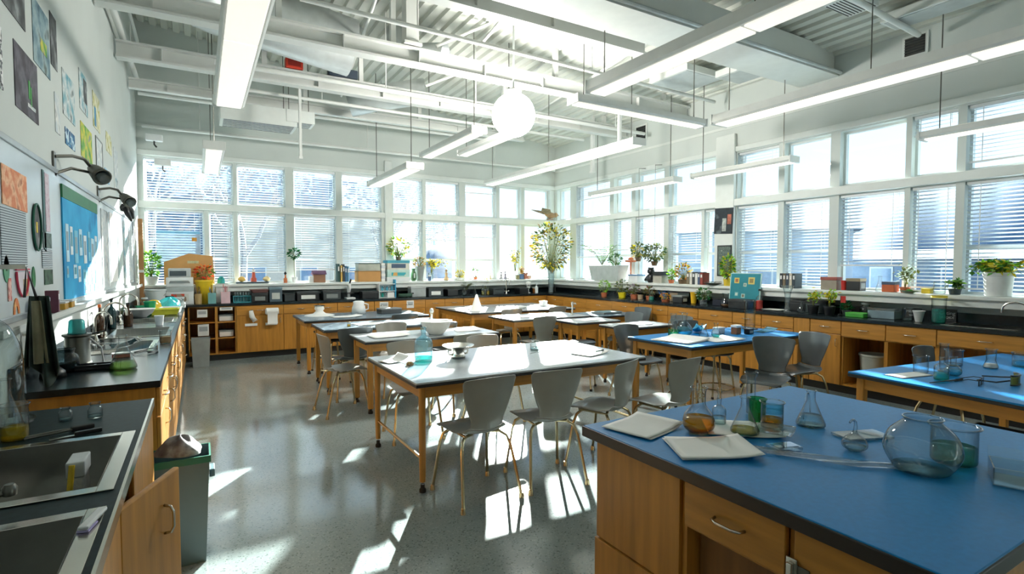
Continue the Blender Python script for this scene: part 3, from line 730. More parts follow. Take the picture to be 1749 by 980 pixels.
def wall_vent(label, y, z, w, h):
    t = thing('wall_vent', label, 'vent', (XR-.012, y, z))
    MB().box(-.012,.012,-w/2,w/2,-h/2,h/2,.003).build('vent_frame', WHITEP, t); MB().box(-.016,-.0125,-w/2+.03,w/2-.03,-h/2+.03,h/2-.03).build('vent_back', BLACK, t)
    s = MB()
    for i in range(7):
        z_ = -h/2+.04+(h-.08)*i/6; s.box(-.026,-.0165,-w/2+.03,w/2-.03,z_-.003,z_+.003)
    s.build('louvre', STEELD, t)
wall_vent('dark louvred vent high on the side wall near the camera', 3.02, 4.02, .26, .26)
wall_vent('dark louvred vent high on the side wall beyond the added glare globe', 7.4, 3.95, .3, .3)
# ------------------------------------------------------------------ pendant lights
UPGLOW = mat('added_uplight_glow', (255,250,240), .5, var=.01, emit=((255,246,228), UPFILL))  # glow of the strips added above the fixtures
LENS = mat('lit_lens', (246,246,242), .4, var=.01, emit=((255,248,236), LENSE))
HOUS = mat('fixture_white', (214,216,212), .45, var=.04)
def pendant(label, x, ya, yb, z, w=.24, h=.09, segs=2, rods=True, along='y'):
    L_ = abs(yb-ya); c = (ya+yb)/2
    t = thing('pendant_light', label, 'light', (x, c, z) if along == 'y' else (c, x, z), 0 if along == 'y' else -PI/2, 'long pendant strip lights')
    prof = [(-w/2,.02),(-w/2+.01,h),(w/2-.01,h),(w/2,.02),(w/2-.02,.0),(-w/2+.02,.0)]
    MB().prism([(px,-L_/2,pz) for px, pz in prof], (0,L_,0)).build('housing', HOUS, t)
    for k in range(segs):
        a = -L_/2+.03+(L_-.04)*k/segs; b = a+(L_-.04)/segs-.03
        MB().box(-w/2+.035, w/2-.035, a, b, -.018, -.001, .006).build('lens', LENS, t)
    MB().box(-w/2+.05, w/2-.05, -L_/2+.06, L_/2-.06, h+.001, h+.014, .004).build('added_uplight', UPGLOW, t)  # added glowing strip on top of the housing, brightens the ceiling
    for s in (-1, 1): MB().box(-w/2-.004, w/2+.004, s*L_/2-.012, s*L_/2+.012, -.012, h+.006, .004).build('end_cap', HOUS, t)
    n = max(2, int(L_/1.6)+1)
    for k in range(n):
        y = -L_/2+.15+(L_-.3)*k/(n-1)
        wx = x if along == 'y' else c+y
        MB().tube([(0,y,h),(0,y,ZC(wx)-z-.002)], .006, 6).build('hanger_rod', STEELD, t)
    return t
pendant('broad white strip light running overhead along the whiteboard side', .31, -1.2, 6.5, 3.2, .3, .1, 4)
pendant('short white strip light beyond the broad one, near the back windows', .2, 7.75, 9.85, 2.98, .25, .09, 2)
pendant('strip light hung low over the long slate table', 2.7, 7.35, 9.4, 2.9, .26, .08, 1)
pendant('long strip light high over the island end of the room', 3.66, -1.0, 4.5, 3.32, .26, .12, 3)
pendant('long strip light high beside the window wall', 5.78, -.6, 4.62, 3.3, .3, .11, 2)
pendant('strip light skimming the side windows above the teal pin board', 6.66, 4.15, 5.75, 2.85, .2, .07, 1)
pendant('strip light skimming the side windows in the far corner', 6.66, 6.1, 8.25, 2.86, .2, .07, 1)
pendant('strip light skimming the side windows closest to the camera', 6.7, .4, 2.75, 2.85, .2, .07, 1)
pendant('strip light on the aisle side of the added sun glare globe', 3.3, 6.5, 8.45, 3.3, .22, .08, 1)
pendant('strip light just behind the added sun glare globe', 3.85, 6.5, 8.2, 3.34, .2, .08, 1)
pendant('strip light on the window side of the added sun glare globe', 5.2, 5.45, 9.8, 3.16, .24, .08, 2)
pendant('strip light crossing from the added glare globe to the side wall', 5.0, 3.75, 5.9, 3.38, .2, .08, 1, along='x')
# glowing globe added to stand in for sun glare; collar and stem invented
t = thing('sun_glare_globe', 'glowing white globe added for the sun glare below the beams mid room', 'light', (3.46, 5.86, 3.40))
g = MB().lathe([(.27*math.sin(PI*k/18), -.27*math.cos(PI*k/18)) for k in range(19)], 32).build('globe', mat('sun_glare_glow', (255,255,255), .4, var=.0, emit=((255,252,244), GLARE)), t, 'all')
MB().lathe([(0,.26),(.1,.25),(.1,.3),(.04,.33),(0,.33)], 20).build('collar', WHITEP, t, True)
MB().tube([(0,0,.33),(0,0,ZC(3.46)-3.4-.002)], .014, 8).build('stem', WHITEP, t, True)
# sensors and small fittings by the left back corner
for k, (x, y, z, lb) in enumerate([(-.55,9.9,3.46,'white wall speaker box at the end of the high conduit'),(-.45,9.95,3.1,'small white detector box under the wall speaker')]):
    t = thing('detector_box', lb, 'sensor', (x, y, z)); MB().box(-.11,.11,-.05,.05,-.05,.05,.01).build('casing', WHITEPL, t); MB().tube([(0,0,-.05),(0,0,-.1),(.03,0,-.14)], .012, 8).build('lens', BLACK, t, True); MB().tube([(0,.05,0),(0,YB-y-.002,0)], .01, 6).build('bracket', BLACK, t)

# ------------------------------------------------------------------ outside: trees and buildings
BARK = mat('bark', (150,150,152), .9, var=.2, scale=12); TWIG = mat('frosted_foliage', (176,190,200), .8, var=.25, scale=20)
def tree(x, y, h, label, seed, dens=70):
    rd = random.Random(seed); t = thing('tree', label, 'tree', (x, y, -.6), 0, 'pale frosted trees outside the back windows')
    b = MB(); tips = []
    def branch(p, d, L_, r, lev):
        q = p+d*L_; b.tube([p, (p+q)/2+Vector((rd.uniform(-1,1),rd.uniform(-1,1),0))*L_*.06, q], [r, r*.8, r*.6], 5)
        if lev == 0: tips.append(q); return
        for _ in range(3 if lev > 1 else 4):
            nd = (d+Vector((rd.uniform(-1,1), rd.uniform(-1,1), rd.uniform(-.2,.7)))*.75).normalized()
            branch(q if rd.random() > .3 else p+d*L_*.7, nd, L_*rd.uniform(.55,.8), r*.55, lev-1)
    branch(Vector((0,0,0)), Vector((0,0,1)), h*.32, h*.022, 4)
    b.build('trunk', BARK, t, True)
    f = MB()
    for q in tips:
        for _ in range(3):
            c = q+Vector((rd.gauss(0,.25), rd.gauss(0,.25), rd.gauss(0,.25))); a = Vector((rd.gauss(0,1), rd.gauss(0,1), rd.gauss(0,1))).normalized()*.16; e = a.orthogonal().normalized()*.07
            f.face(c-a, c+e, c+a, c-e)
    f.build('foliage', TWIG, t)
for k, (x, y, h, lb) in enumerate([(-1.2,16,6.5,'pale frosted tree outside the corner pane next to the whiteboard wall'),(1.4,21,7.5,'pale frosted tree beyond the gloves cabinet windows'),(-.8,28,10,'taller pale tree standing further out behind the first two'),(4.8,15.5,5.5,'pale frosted tree outside the fifth back window')]): tree(x, y, h, lb, k+3)
def house(label, x, y, w, d, h, rh, rz, wall, roof, n):
    t = thing('house', label, 'building', (x, y, -.6), rz)
    MB().box(-w/2, w/2, -d/2, d/2, 0, h).build('facade', wall, t)
    MB().prism([(-w/2-.4,-d/2-.4,h),(-w/2-.4,d/2+.4,h),(-w/2-.4,0,h+rh)], (w+.8,0,0)).build('roof', roof, t)
    for i in range(n):
        xx = -w/2+w*(i+.5)/n
        for zz in (.8,):
            q = MB().box(xx-.55, xx+.55, -d/2-.05, -d/2+.02, zz, zz+1.2).build('window', WHITEP, t)
            MB().box(xx-.47, xx+.47, -d/2-.06, -d/2-.05, zz+.08, zz+1.12).build('pane', mat('far_pane', (120,150,176), .15), q)
HW = mat('pale_blue_siding', (176,192,206), .8, var=.05); HR = mat('slate_roof', (146,154,162), .8, var=.1); HW2 = mat('cream_siding', (214,204,186), .8, var=.05)
house('grey sided house glimpsed through the third and fourth back windows', 5.6, 38, 9, 6, 5.4, 2.6, .1, HW2, HR, 3)
house('pale blue building outside the far corner side windows', 24, 16.5, 7, 6, 3.6, .8, -1.0, HW, HR, 3)
house('long low pale building across the ground beyond the side windows', 36, 12, 22, 8, 2.4, .6, -PI/2+.1, mat('white_siding', (120,140,160), .8), HR, 7)
# ------------------------------------------------------------------ glassware builders
def prof_interp(pf, z):
    for (r0, z0), (r1, z1) in zip(pf, pf[1:]):
        if z0 <= z <= z1 and z1 > z0: return r0+(r1-r0)*(z-z0)/(z1-z0)
    return pf[-1][0]
def vessel(name, label, cat, loc, pf, liq=None, level=0, rim=True, m=None, group=None, seg=28, wall=.0018, rz=0):
    """a lathed glass vessel from its outer profile, with its liquid as a part"""
    t = thing(name, label, cat, loc, rz, group)
    MB().lathe([(0, pf[0][1]+.001)]+pf, seg).build('glass_body', m or LABG, t, 'all')
    if liq and level > 0:
        zb = pf[0][1]+.003
        zs = [z for _, z in pf if zb < z < level]
        lp = [(0, zb), (max(.001, prof_interp(pf, zb+.0005)-wall-.001), zb)]+[(prof_interp(pf, z)-wall, z) for z in zs]+[(prof_interp(pf, level)-wall, level), (0, level)]
        MB().lathe(lp, seg).build('liquid', liq, t, 'all')
    if rim:
        r, z = pf[-1]; n = 24
        MB().tube([(r*math.cos(2*PI*i/n), r*math.sin(2*PI*i/n), z) for i in range(n+1)], max(.0016, r*.05), 6).build('rim', m or LABG, t, 'all')
    return t
def smooth_prof(pts, n=5):
    out = []
    P = [pts[0]]+list(pts)+[pts[-1]]
    for i in range(1, len(P)-2):
        for k in range(n):
            t = k/n
            q = []
            for c in (0, 1):
                p0, p1, p2, p3 = P[i-1][c], P[i][c], P[i+1][c], P[i+2][c]
                q.append(.5*((2*p1)+(-p0+p2)*t+(2*p0-5*p1+4*p2-p3)*t*t+(-p0+3*p1-3*p2+p3)*t**3))
            out.append((max(.0005, q[0]), q[1]))
    out.append(tuple(pts[-1]))
    # keep z monotone
    mono = [out[0]]
    for r, z in out[1:]: mono.append((r, max(z, mono[-1][1]+1e-5)))
    return mono
def erlen(label, loc, h, r, liq=None, level=.3, neck=.3, group='conical flasks', **k):
    pf = [(r*.9,0),(r,h*.03),(r*.99,h*.09),(r*.62,h*.42),(r*neck,h*.72),(r*neck*.95,h*.94),(r*neck*1.2,h)]
    return vessel('conical_flask', label, 'flask', loc, pf, liq, h*level, group=group, **k)
def beaker(label, loc, h, r, liq=None, level=.4, group='glass beakers', name='beaker', **k):
    pf = [(r*.9,0),(r*.98,h*.04),(r,h*.1),(r,h*.9),(r*1.02,h*.96),(r*1.1,h)]
    return vessel(name, label, 'beaker', loc, pf, liq, h*level, group=group, **k)
def roundflask(label, loc, h, r, liq=None, level=.3, neck=.45, group=None, **k):
    pf = smooth_prof([(r*.62,0),(r*.92,h*.1),(r,h*.24),(r*.84,h*.42),(r*neck,h*.6),(r*neck*.9,h*.75),(r*neck*.95,h*.93),(r*neck*1.15,h)])
    return vessel('round_flask', label, 'flask', loc, pf, liq, h*level, group=group, **k)
def cylinder(label, loc, h, r, liq=None, level=.4, group='glass cylinders', **k):
    pf = [(r*1.5,0),(r*1.5,h*.02),(r*1.02,h*.045),(r,h*.06),(r,h*.97),(r*1.15,h)]
    return vessel('glass_cylinder', label, 'cylinder', loc, pf, liq, h*level, group=group, **k)
def jar(label, loc, h, r, liq=None, level=.3, lid=None, group='small glass jars', **k):
    pf = [(r*.92,0),(r,h*.05),(r,h*.6),(r*.86,h*.74),(r*.66,h*.8),(r*.66,h*.9),(r*.74,h)]
    t = vessel('glass_jar', label, 'jar', loc, pf, liq, h*level, group=group, **k)
    if lid: MB().lathe([(0,h),(r*.78,h),(r*.78,h*1.13),(r*.7,h*1.16),(0,h*1.16)], 18).build('lid', lid, t, True)
    return t
def bottle(label, loc, h, r, liq=None, level=.5, cap=None, neck=.32, m=None, group=None, band=None, **k):
    pf = smooth_prof([(r*.92,0),(r,h*.03),(r,h*.3),(r,h*.54),(r*.8,h*.66),(r*neck,h*.76),(r*neck,h*.9),(r*neck*1.1,h)], 4)
    t = vessel('bottle', label, 'bottle', loc, pf, liq, h*level, m=m, group=group, **k)
    if cap: MB().lathe([(0,h*.985),(r*neck*1.3,h*.985),(r*neck*1.3,h*1.08),(0,h*1.09)], 16).build('cap', cap, t, True)
    if band: MB().lathe([(r+.001,h*.15),(r+.001,h*.42)], 24).build('paper_band', band, t, True)
    return t
# ------------------------------------------------------------------ boxes, papers, books, plants
def boxy(name, label, cat, loc, s, m, rz=0, lid=None, front=None, group=None, bev=.004, flaps=False, lidh=.25):
    """a box: walls with a lid part, optional printed front"""
    w, d, h = s
    t = thing(name, label, cat, loc, rz, group)
    MB().box(-w/2,w/2,-d/2,d/2,0,h*(1-lidh) if lid else h,bev).build('body', m, t)
    if lid: MB().box(-w/2-.004,w/2+.004,-d/2-.004,d/2+.004,h*(1-lidh)+.0005,h,bev).build('lid', lid, t)
    if front: MB().box(-w*.32,w*.32,-d/2-.002,-d/2-.0003,h*.18,h*.62).build('front_label', front, t)
    if flaps:
        for s_ in (-1,1): MB().box(-w/2,w/2,0,d*.4,-.0015,.0015,M=Matrix.Translation((0,s_*d/2,h)) @ Matrix.Rotation(PI if s_ < 0 else 0,4,'Z') @ Matrix.Rotation(.9,4,'X')).build('flap', m, t)
    return t
def tray(name, label, cat, loc, s, m, rz=0, group=None, th=.006, taper=.85, fill=None, pattern_m=None):
    """an open container with sloping walls"""
    w, d, h = s; t = thing(name, label, cat, loc, rz, group); b = MB(); q = taper
    o = [(-w/2*q,-d/2*q,0),(w/2*q,-d/2*q,0),(w/2*q,d/2*q,0),(-w/2*q,d/2*q,0)]; u = [(-w/2,-d/2,h),(w/2,-d/2,h),(w/2,d/2,h),(-w/2,d/2,h)]
    for i in range(4): b.face(o[i],o[(i+1)%4],u[(i+1)%4],u[i])
    b.face(*o); bmesh.ops.remove_doubles(b.bm, verts=b.bm.verts, dist=1e-5)
    b.build('body', m, t, mods=(('solid', th),), loc=(0,0,th/2+.001))
    b = MB()
    for x0,x1,y0,y1 in ((-w/2-.006,w/2+.006,-d/2-.006,-d/2+.004),(-w/2-.006,w/2+.006,d/2-.004,d/2+.006),(-w/2-.006,-w/2+.004,-d/2+.004,d/2-.004),(w/2-.004,w/2+.006,-d/2+.004,d/2-.004)): b.box(x0,x1,y0,y1,h-.006,h+.003)
    b.build('rim', pattern_m or m, t)
    return t
def tub(name, label, cat, loc, h, r0, r1, m, rz=0, handle=False, fill=None, group=None, rimm=None):
    """round tapering pot or bucket with rolled rim"""
    t = thing(name, label, cat, loc, rz, group)
    MB().lathe([(0,0),(r0,0),(r0+(r1-r0)*.9,h*.9),(r1,h*.92),(r1*1.05,h*.94),(r1*1.05,h),(r1*.97,h),(r1*.93,h*.85),(r0*.92,.01),(0,.01)], 28).build('body', m, t, True)
    if fill: MB().lathe([(0,h*.82),(r1*.9,h*.82)], 24).build('filling', fill, t)
    if handle:
        n = 12; MB().tube([(r1*1.04*math.cos(PI*i/n), -.02-r1*.45*math.sin(PI*i/n), h*.9-r1*.75*math.sin(PI*i/n)) for i in range(n+1)], .004, 6).build('handle', CHROME, t, True)
    return t
def paper(label, loc, w, d, rz=0, n=1, m=None, curl=.0, name='paper_sheet', group='loose papers', th=.002, back=None):
    t = thing(name, label, 'paper', loc, rz, group)
    s = random.Random(int(loc[0]*997+loc[1]*331))
    ph = s.uniform(0,6)
    for k in range(n):
        off = (s.uniform(-.012,.012), s.uniform(-.012,.012)) if k else (0,0); a = s.uniform(-.06,.06) if k else 0
        def fn(u, v):
            x = (u-.5)*w; y = (v-.5)*d
            X = x*math.cos(a)-y*math.sin(a)+off[0]; Y = x*math.sin(a)+y*math.cos(a)+off[1]
            e = max(abs(u-.5), abs(v-.5))*2
            return (X, Y, .0015+k*(th+.0012)+curl*(max(0,u-.55)**2*2+.15*max(0,e-.8)*(1+math.sin(u*5+v*4+ph))))
        MB().grid(fn, 10, 10).build('sheet', m or PAPER, t, 'all', mods=(('solid', th*.5),))
    if back: MB().box(-w/2-.01,w/2+.01,-d/2-.01,d/2+.01,0,.001).build('folder', back, t)
    return t
def book(label, loc, s, m, rz=0, lean=0, group=None):
    th, d, h = s
    t = thing('book', label, 'book', loc, rz, group); t.rotation_euler = (0, lean, rz)
    MB().box(-th/2,-th/2+.002,-d/2,d/2,0,h).box(th/2-.002,th/2,-d/2,d/2,0,h).box(-th/2+.002,th/2-.002,-d/2,-d/2+.002,0,h).build('cover', m, t)
    MB().box(-th/2+.0025,th/2-.0025,-d/2+.0025,d/2-.004,.003,h-.003).build('pages', PAPER, t)
    MB().box(-th*.3,th*.3,-d/2-.0008,-d/2-.0001,h*.6,h*.85).build('spine_label', PAPER, t)
    return t
LEAFS = {}
def leafm(name, c):
    return mat('leaf_'+name, c, .5, var=.35, scale=14, transl=.2)
LG = leafm('green', (70,130,40)); LY = leafm('yellow', (216,196,40)); LB = leafm('bright', (150,204,60)); LD = leafm('dark', (38,84,44)); LO = leafm('olive', (128,134,70)); LT = leafm('teal', (20,120,60)); LV = leafm('bronze', (146,116,60))
SOIL = mat('potting_soil', (58,44,34), .95, var=.3, scale=60, bump=.5); STEM = mat('plant_stem', (112,120,66), .7)
TERRA = mat('terracotta', (186,104,66), .75); WHITEPOT = mat('white_pot', (222,224,222), .4)
def leaf(b, p, d, L_, w, rd):
    d = d.normalized(); sd = d.cross(Vector((0,0,1)))
    sd = sd.normalized() if sd.length > .05 else Vector((1,0,0))
    up = sd.cross(d).normalized(); sd = (sd*math.cos(rd)+up*math.sin(rd))
    m1 = p+d*L_*.45; t = p+d*L_-up*L_*.12
    b.face(p, m1+sd*w, t, m1-sd*w)
def plant(label, loc, pot=(.07,.09,.14,WHITEPOT), kind='bush', h=.3, r=.16, n=120, leaf_l=.05, ms=(LG,), seed=1, group='potted plants', name='potted_plant', lean=(0,0)):
    """pot, soil, stems and foliage; kinds bush, fern, ball, spray, trailing"""
    t = thing(name, label, 'plant', loc, 0, group); rd = random.Random(seed); z0 = 0
    if pot:
        r0, r1, ph, pm = pot
        MB().lathe([(0,0),(r0,0),(r1,ph*.85),(r1*1.06,ph*.86),(r1*1.06,ph),(r1*.95,ph),(r1*.9,ph*.86),(r0*.9,.02),(0,.02)], 22).build('pot', pm, t, True)
        MB().lathe([(0,ph*.88),(r1*.9,ph*.86)], 18).build('soil', SOIL, t); z0 = ph*.87
    st = MB(); fs = [MB() for _ in ms]
    if kind in ('bush','ball'):
        c = Vector((lean[0], lean[1], z0+h-r*.85 if kind == 'ball' else z0+h*.55))
        if kind == 'ball': st.tube([(0,0,z0),(c.x*.5,c.y*.5,(z0+c.z)/2),tuple(c)], .006, 6)
        for i in range(n):
            v = Vector((rd.gauss(0,1),rd.gauss(0,1),rd.gauss(0,.9))).normalized()*rd.uniform(.35,1)**.5
            p = c+Vector((v.x*r, v.y*r, v.z*(r if kind == 'ball' else h*.5)))
            leaf(rd.choice(fs), p, Vector((v.x,v.y,v.z*.6+.15)), leaf_l*rd.uniform(.6,1.3), leaf_l*.32, rd.uniform(-1,1))
            if kind == 'bush' and i % 7 == 0: st.tube([(0,0,z0),((p.x)*.4,(p.y)*.4,(z0+p.z)/2),tuple(p)], .003, 4)
    elif kind == 'fern':
        for i in range(max(8, n//12)):
            a = rd.uniform(0,2*PI); L_ = h*rd.uniform(.7,1.1); out = r*rd.uniform(.5,1.1)
            pts = [Vector((out*f*math.cos(a), out*f*math.sin(a), z0+L_*(1.5*f-.75*f*f))) for f in (0,.25,.5,.75,1)]
            st.tube(pts, .0025, 4)
            for k in range(12):
                f = (k+2)/13*4; j = min(3,int(f)); p = pts[j].lerp(pts[j+1], f-j); d = (pts[j+1]-pts[j]).normalized(); s = d.cross(Vector((0,0,1)))
                if s.length > .01:
                    for sg in (-1,1): leaf(rd.choice(fs), p, s.normalized()*sg+d*.5+Vector((0,0,-.2)), leaf_l, leaf_l*.18, 0)
    elif kind == 'spray':
        for i in range(max(7, n//14)):
            a = rd.uniform(0,2*PI); o = r*rd.uniform(.2,1); tip = Vector((o*math.cos(a)+lean[0], o*math.sin(a)+lean[1], z0+h*rd.uniform(.6,1)))
            mid = Vector((tip.x*.3, tip.y*.3, z0+(tip.z-z0)*.6)); st.tube([(0,0,z0*.6),mid,tip], .003, 4)
            for k in range(14):
                p = mid.lerp(tip, rd.uniform(.2,1.1))+Vector((rd.gauss(0,.02),rd.gauss(0,.02),rd.gauss(0,.025)))
                leaf(rd.choice(fs), p, Vector((rd.gauss(0,1),rd.gauss(0,1),rd.gauss(0,.7))), leaf_l*rd.uniform(.7,1.3), leaf_l*.35, rd.uniform(-1,1))
    elif kind == 'trailing':
        for i in range(max(6, n//16)):
            a = rd.uniform(0,2*PI); o = r*rd.uniform(.5,1.1); pts = [Vector((o*f*math.cos(a), o*f*math.sin(a), z0+h*(.9*math.sin(PI*min(1,f*.72))-(.55*f*f)))) for f in (0,.3,.55,.8,1)]
            st.tube(pts, .003, 4)
            for k in range(16):
                f = rd.uniform(.3,4); j = min(3,int(f)); p = pts[j].lerp(pts[j+1], f-j)
                leaf(rd.choice(fs), p, Vector((rd.gauss(0,1),rd.gauss(0,1),rd.gauss(.1,.5))), leaf_l*rd.uniform(.7,1.3), leaf_l*.42, rd.uniform(-.8,.8))
    for q in [st]+fs:
        for v in q.bm.verts: v.co.x = max(XL+.02-loc[0], min(v.co.x, XR-.07-loc[0])); v.co.y = min(v.co.y, YB-.07-loc[1])
    if len(st.bm.verts): st.build('stems', STEM, t, True)
    else: st.bm.free()
    for f, m in zip(fs, ms):
        if len(f.bm.verts): f.build('foliage', m, t)
        else: f.bm.free()
    return t
TZ = .752; IZ = .902; CZ = .902; SZ = 1.202
# ------------------------------------------------------------------ on the island
paper('curled blank white paper lying by the outer edge of the island top', (1.45,1.475,IZ), .24, .2, .25, 2, curl=.03)
paper('white paper pad with turned up edges lying ahead of the curled sheet on the island', (1.47,1.19,IZ), .26, .21, -.5, 3, curl=.03)
paper('flat white sheet under the stoppered bottle on the island', (1.75,1.275,IZ), .26, .2, -.75, 1, curl=.02)
roundflask('round flask of amber liquid standing between the papers on the island', (1.585,1.335,IZ), .165, .058, AMBER, .33, .46)
erlen('small clear conical flask with pale dregs on the flat island sheet', (1.70,1.225,IZ+.008), .13, .05, OLIVE, .12, .3)
t = bottle('clear glass bottle with a ball stopper behind the amber flask', (1.73,1.36,IZ), .1, .026, CLEARL, .3)
MB().lathe([(0,.098),(.008,.1),(.008,.112),(.004,.116),(.011,.126),(.008,.138),(0,.141)], 14).build('stopper', LABG, t, 'all')
GRG = glass('green_glass', (40,190,110), (10,120,60), 1.2, body=.25)
beaker('short green glass beaker behind the amber and blue one', (1.885,1.305,IZ), .092, .032, OLIVE, .3, m=GRG)
t = beaker('beaker with blue rim and amber bottom on the island', (1.86,1.225,IZ), .1, .04, AMBER, .38)
MB().lathe([(.0395,.06),(.0395,.085)], 24).build('blue_band', AQUA, t, 'all')
vessel('test_tube', 'tall clear test tube standing open behind the green beaker', 'test tube', (1.965,1.39,IZ), [(.012,0),(.018,.004),(.018,.15),(.026,.165),(.026,.172)], CLEARL, .06)
t = erlen('conical flask of clear water with a bent side tube on the island', (2.02,1.17,IZ), .135, .052, CLEARL, .3, .3)
MB().tube([(-.048,0,.03),(-.05,0,.07),(-.034,0,.125),(-.02,0,.13),(-.012,0,.11),(-.004,0,.05)], .0028, 6).build('side_tube', LABG, t, 'all')
t = thing('retort_flask', 'little retort with a hooked glass neck on the island', 'flask', (1.872,.935,IZ))
MB().lathe([(0,.001)]+smooth_prof([(.02,0),(.036,.012),(.038,.026),(.028,.044),(.01,.058),(.006,.066)]), 24).build('glass_body', LABG, t, 'all')
MB().tube([(0,0,.062),(.004,0,.08),(.002,0,.095),(-.01,0,.104),(-.026,0,.103),(-.034,0,.098)], [.007,.0055,.0045,.004,.0035,.003], 8).build('neck', LABG, t, 'all')
MB().lathe([(0,.004),(.026,.006),(.034,.018),(0,.018)], 20).build('liquid', CLEARL, t, 'all')
t = thing('glass_slab', 'thin clear glass slab lying flat behind the little retort', 'glass plate', (2.05,1.0,IZ), -.35); MB().box(-.09,.09,-.045,.045,0,.008,.002).build('slab', LABG2, t); MB().box(-.09,.09,-.047,-.0455,0,.008).build('edge', LABG, t)
BIGG = glass('big_jar_glass', (236,244,244), (120,144,150), 1.9)
t = vessel('fish_bowl_jar', 'big squat round glass jar, largest vessel on the island', 'jar', (1.862,.74,IZ), smooth_prof([(.055,.0),(.07,.004),(.094,.045),(.098,.075),(.085,.112),(.058,.14),(.047,.152),(.05,.16)]), CLEARL, .012, m=BIGG, seg=40)
beaker('wide beaker of green tinted water behind the big round jar', (2.03,.722,IZ), .115, .06, glass('greenish_water', (150,214,196), (90,170,150), .6, body=.15), .45)
t = thing('plastic_box', 'small clear plastic box leaning open before the wide beaker', 'box', (1.985,.565,IZ), .4)
b = MB()
for q in ((-.06,.06,-.05,-.047,0,.05),(-.06,.06,.047,.05,0,.05),(-.06,-.057,-.047,.047,0,.05),(.057,.06,-.047,.047,0,.05),(-.057,.057,-.047,.047,0,.003)): b.box(*q)
b.build('body', LABG2, t)
MB().box(.064,.068,-.05,.05,.02,.09,M=Matrix.Rotation(.2,4,'Y')).build('lid', LABG, t)
t = thing('plastic_film', 'crumpled strip of clear plastic film crossing the island top', 'film', (1.70,.92,IZ), .6)
MB().grid(lambda u,v: ((u-.5)*.06+.01*math.sin(v*9), (v-.5)*.46, .004+.006*(1+math.sin(u*7+v*13))*.5), 8, 30).build('strip', LABG2, t, 'all'); MB().tube([(.035,-.2,.005),(.03,.0,.006),(.035,.22,.005)], .0022, 6).build('glass_rod', LABG, t, 'all')
t = thing('glass_tray', 'empty watch glass slab at the corner of the island papers', 'glass plate', (1.68,1.06,IZ), -.3); MB().box(-.05,.05,-.03,.03,0,.014,.004).build('slab', LABG2, t); MB().box(-.04,.04,-.022,.022,.0145,.016).build('hollow', LABG, t)
t = thing('folded_instrument', 'dark folded instrument with a steel tip lying at the far island side', 'tool', (2.1,.455,IZ), -.35)
MB().box(-.07,.08,-.014,.014,0,.018,.004).build('handle', mat('brown_grip', (58,44,42), .5), t); MB().box(-.095,-.07,-.011,.011,.001,.02,.003).build('tip', CHROME, t); MB().box(-.06,.07,.016,.026,.002,.012,.003).build('blade', STEELD, t)
paper('crumpled clear and white wrapper beside the flat island sheet', (1.79,1.17,IZ+.014), .1, .13, .4, 1, LABG2, .03)
boxy('binder', 'deep blue binder stowed in the dark bay of the island', 'binder', (1.62,.98,.0715), (.06,.3,.45), mat('binder_blue', (20,70,110), .5), -PI/2+.2, front=PAPER)
paper('white sheet poking out of the dark island bay', (1.43,.84,.665), .16, .12, .1, 1) if 0 else None
# ------------------------------------------------------------------ on the big pale table
t = bottle('big clear bottle with teal water on the big pale table', (1.53,4.0,TZ), .27, .072, TEAL, .13, neck=.3, m=glass('pale_blue_glass', (214,242,250), (40,120,146), 1.8, body=.14))
t = thing('steel_dish', 'wide polished steel dish on a fat foot on the big pale table', 'dish', (1.84,4.02,TZ))
MB().lathe([(0,0),(.06,0),(.056,.02),(.05,.05),(.07,.072),(.13,.098),(.135,.104),(.128,.104),(.07,.082),(0,.078)], 32).build('bowl', CHROME, t, 'all')
for s in (-1,1): MB().tube([(s*.05,0,.025),(s*.085,0,.03),(s*.09,0,.06),(s*.062,0,.066)], .008, 8).build('handle', CHROME, t, 'all')
paper('folded white paper packet beside the teal bottle', (1.32,4.12,TZ), .2, .16, .3, 2, curl=.1)
t = thing('sample_bag', 'small bag of orange grains by the folded packet', 'bag', (1.38,3.9,TZ), .2)
MB().grid(lambda u,v: ((u-.5)*.09, (v-.5)*.07, .002+.03*math.sin(PI*u)*math.sin(PI*v)), 8, 8).build('pouch', LABG2, t, 'all'); MB().lathe([(0,.002),(.03,.002),(.022,.02),(0,.026)], 12).build('grains', mat('orange_grains', (206,140,40), .8, var=.5, scale=80), t, 'all')
t = thing('glasses', 'clear safety glasses resting near the middle of the big pale table', 'glasses', (2.52,3.72,TZ), .4)
def specs(t, fm, lm, w=.07):
    for s in (-1,1):
        MB().box(s*w*.52-.028, s*w*.52+.028, -.002, .002, .002, .042, .001).build('lens', lm, t)
        MB().tube([(s*w,0,.034),(s*w*1.02,.05,.036),(s*w,.12,.012)], .0028, 6).build('temple', fm, t)
    fr = MB()
    for s in (-1,1):
        c = s*w*.52; fr.tube([(c-.029,0,.002),(c+.029,0,.002),(c+.029,0,.043),(c-.029,0,.043),(c-.029,0,.002)], .0028, 6)
    fr.box(-.01,.01,-.003,.003,.03,.036); fr.build('frame', fm, t)
specs(t, GREYPL, LABG)
t = thing('glasses', 'second pair of safety glasses lying further back on the big pale table', 'glasses', (2.78,3.98,TZ), -.8); specs(t, BRASS, LABG)
jar('little clear jar before the far safety glasses on the big table', (2.6,4.02,TZ), .09, .045, CLEARL, .3)
paper('sunlit open booklet at the island end of the big pale table', (2.9,3.62,TZ), .3, .22, .25, 2, curl=.04)
t = thing('pen', 'dark green marker pen lying on the open booklet', 'pen', (2.98,3.58,TZ+.014), .3); MB().tube([(-.05,0,.008),(.04,0,.008)], .0065, 8).build('barrel', mat('green_pen', (20,70,50)), t, True); MB().tube([(.04,0,.008),(.06,0,.008)], .0075, 8).build('cap', BLACK, t, True)
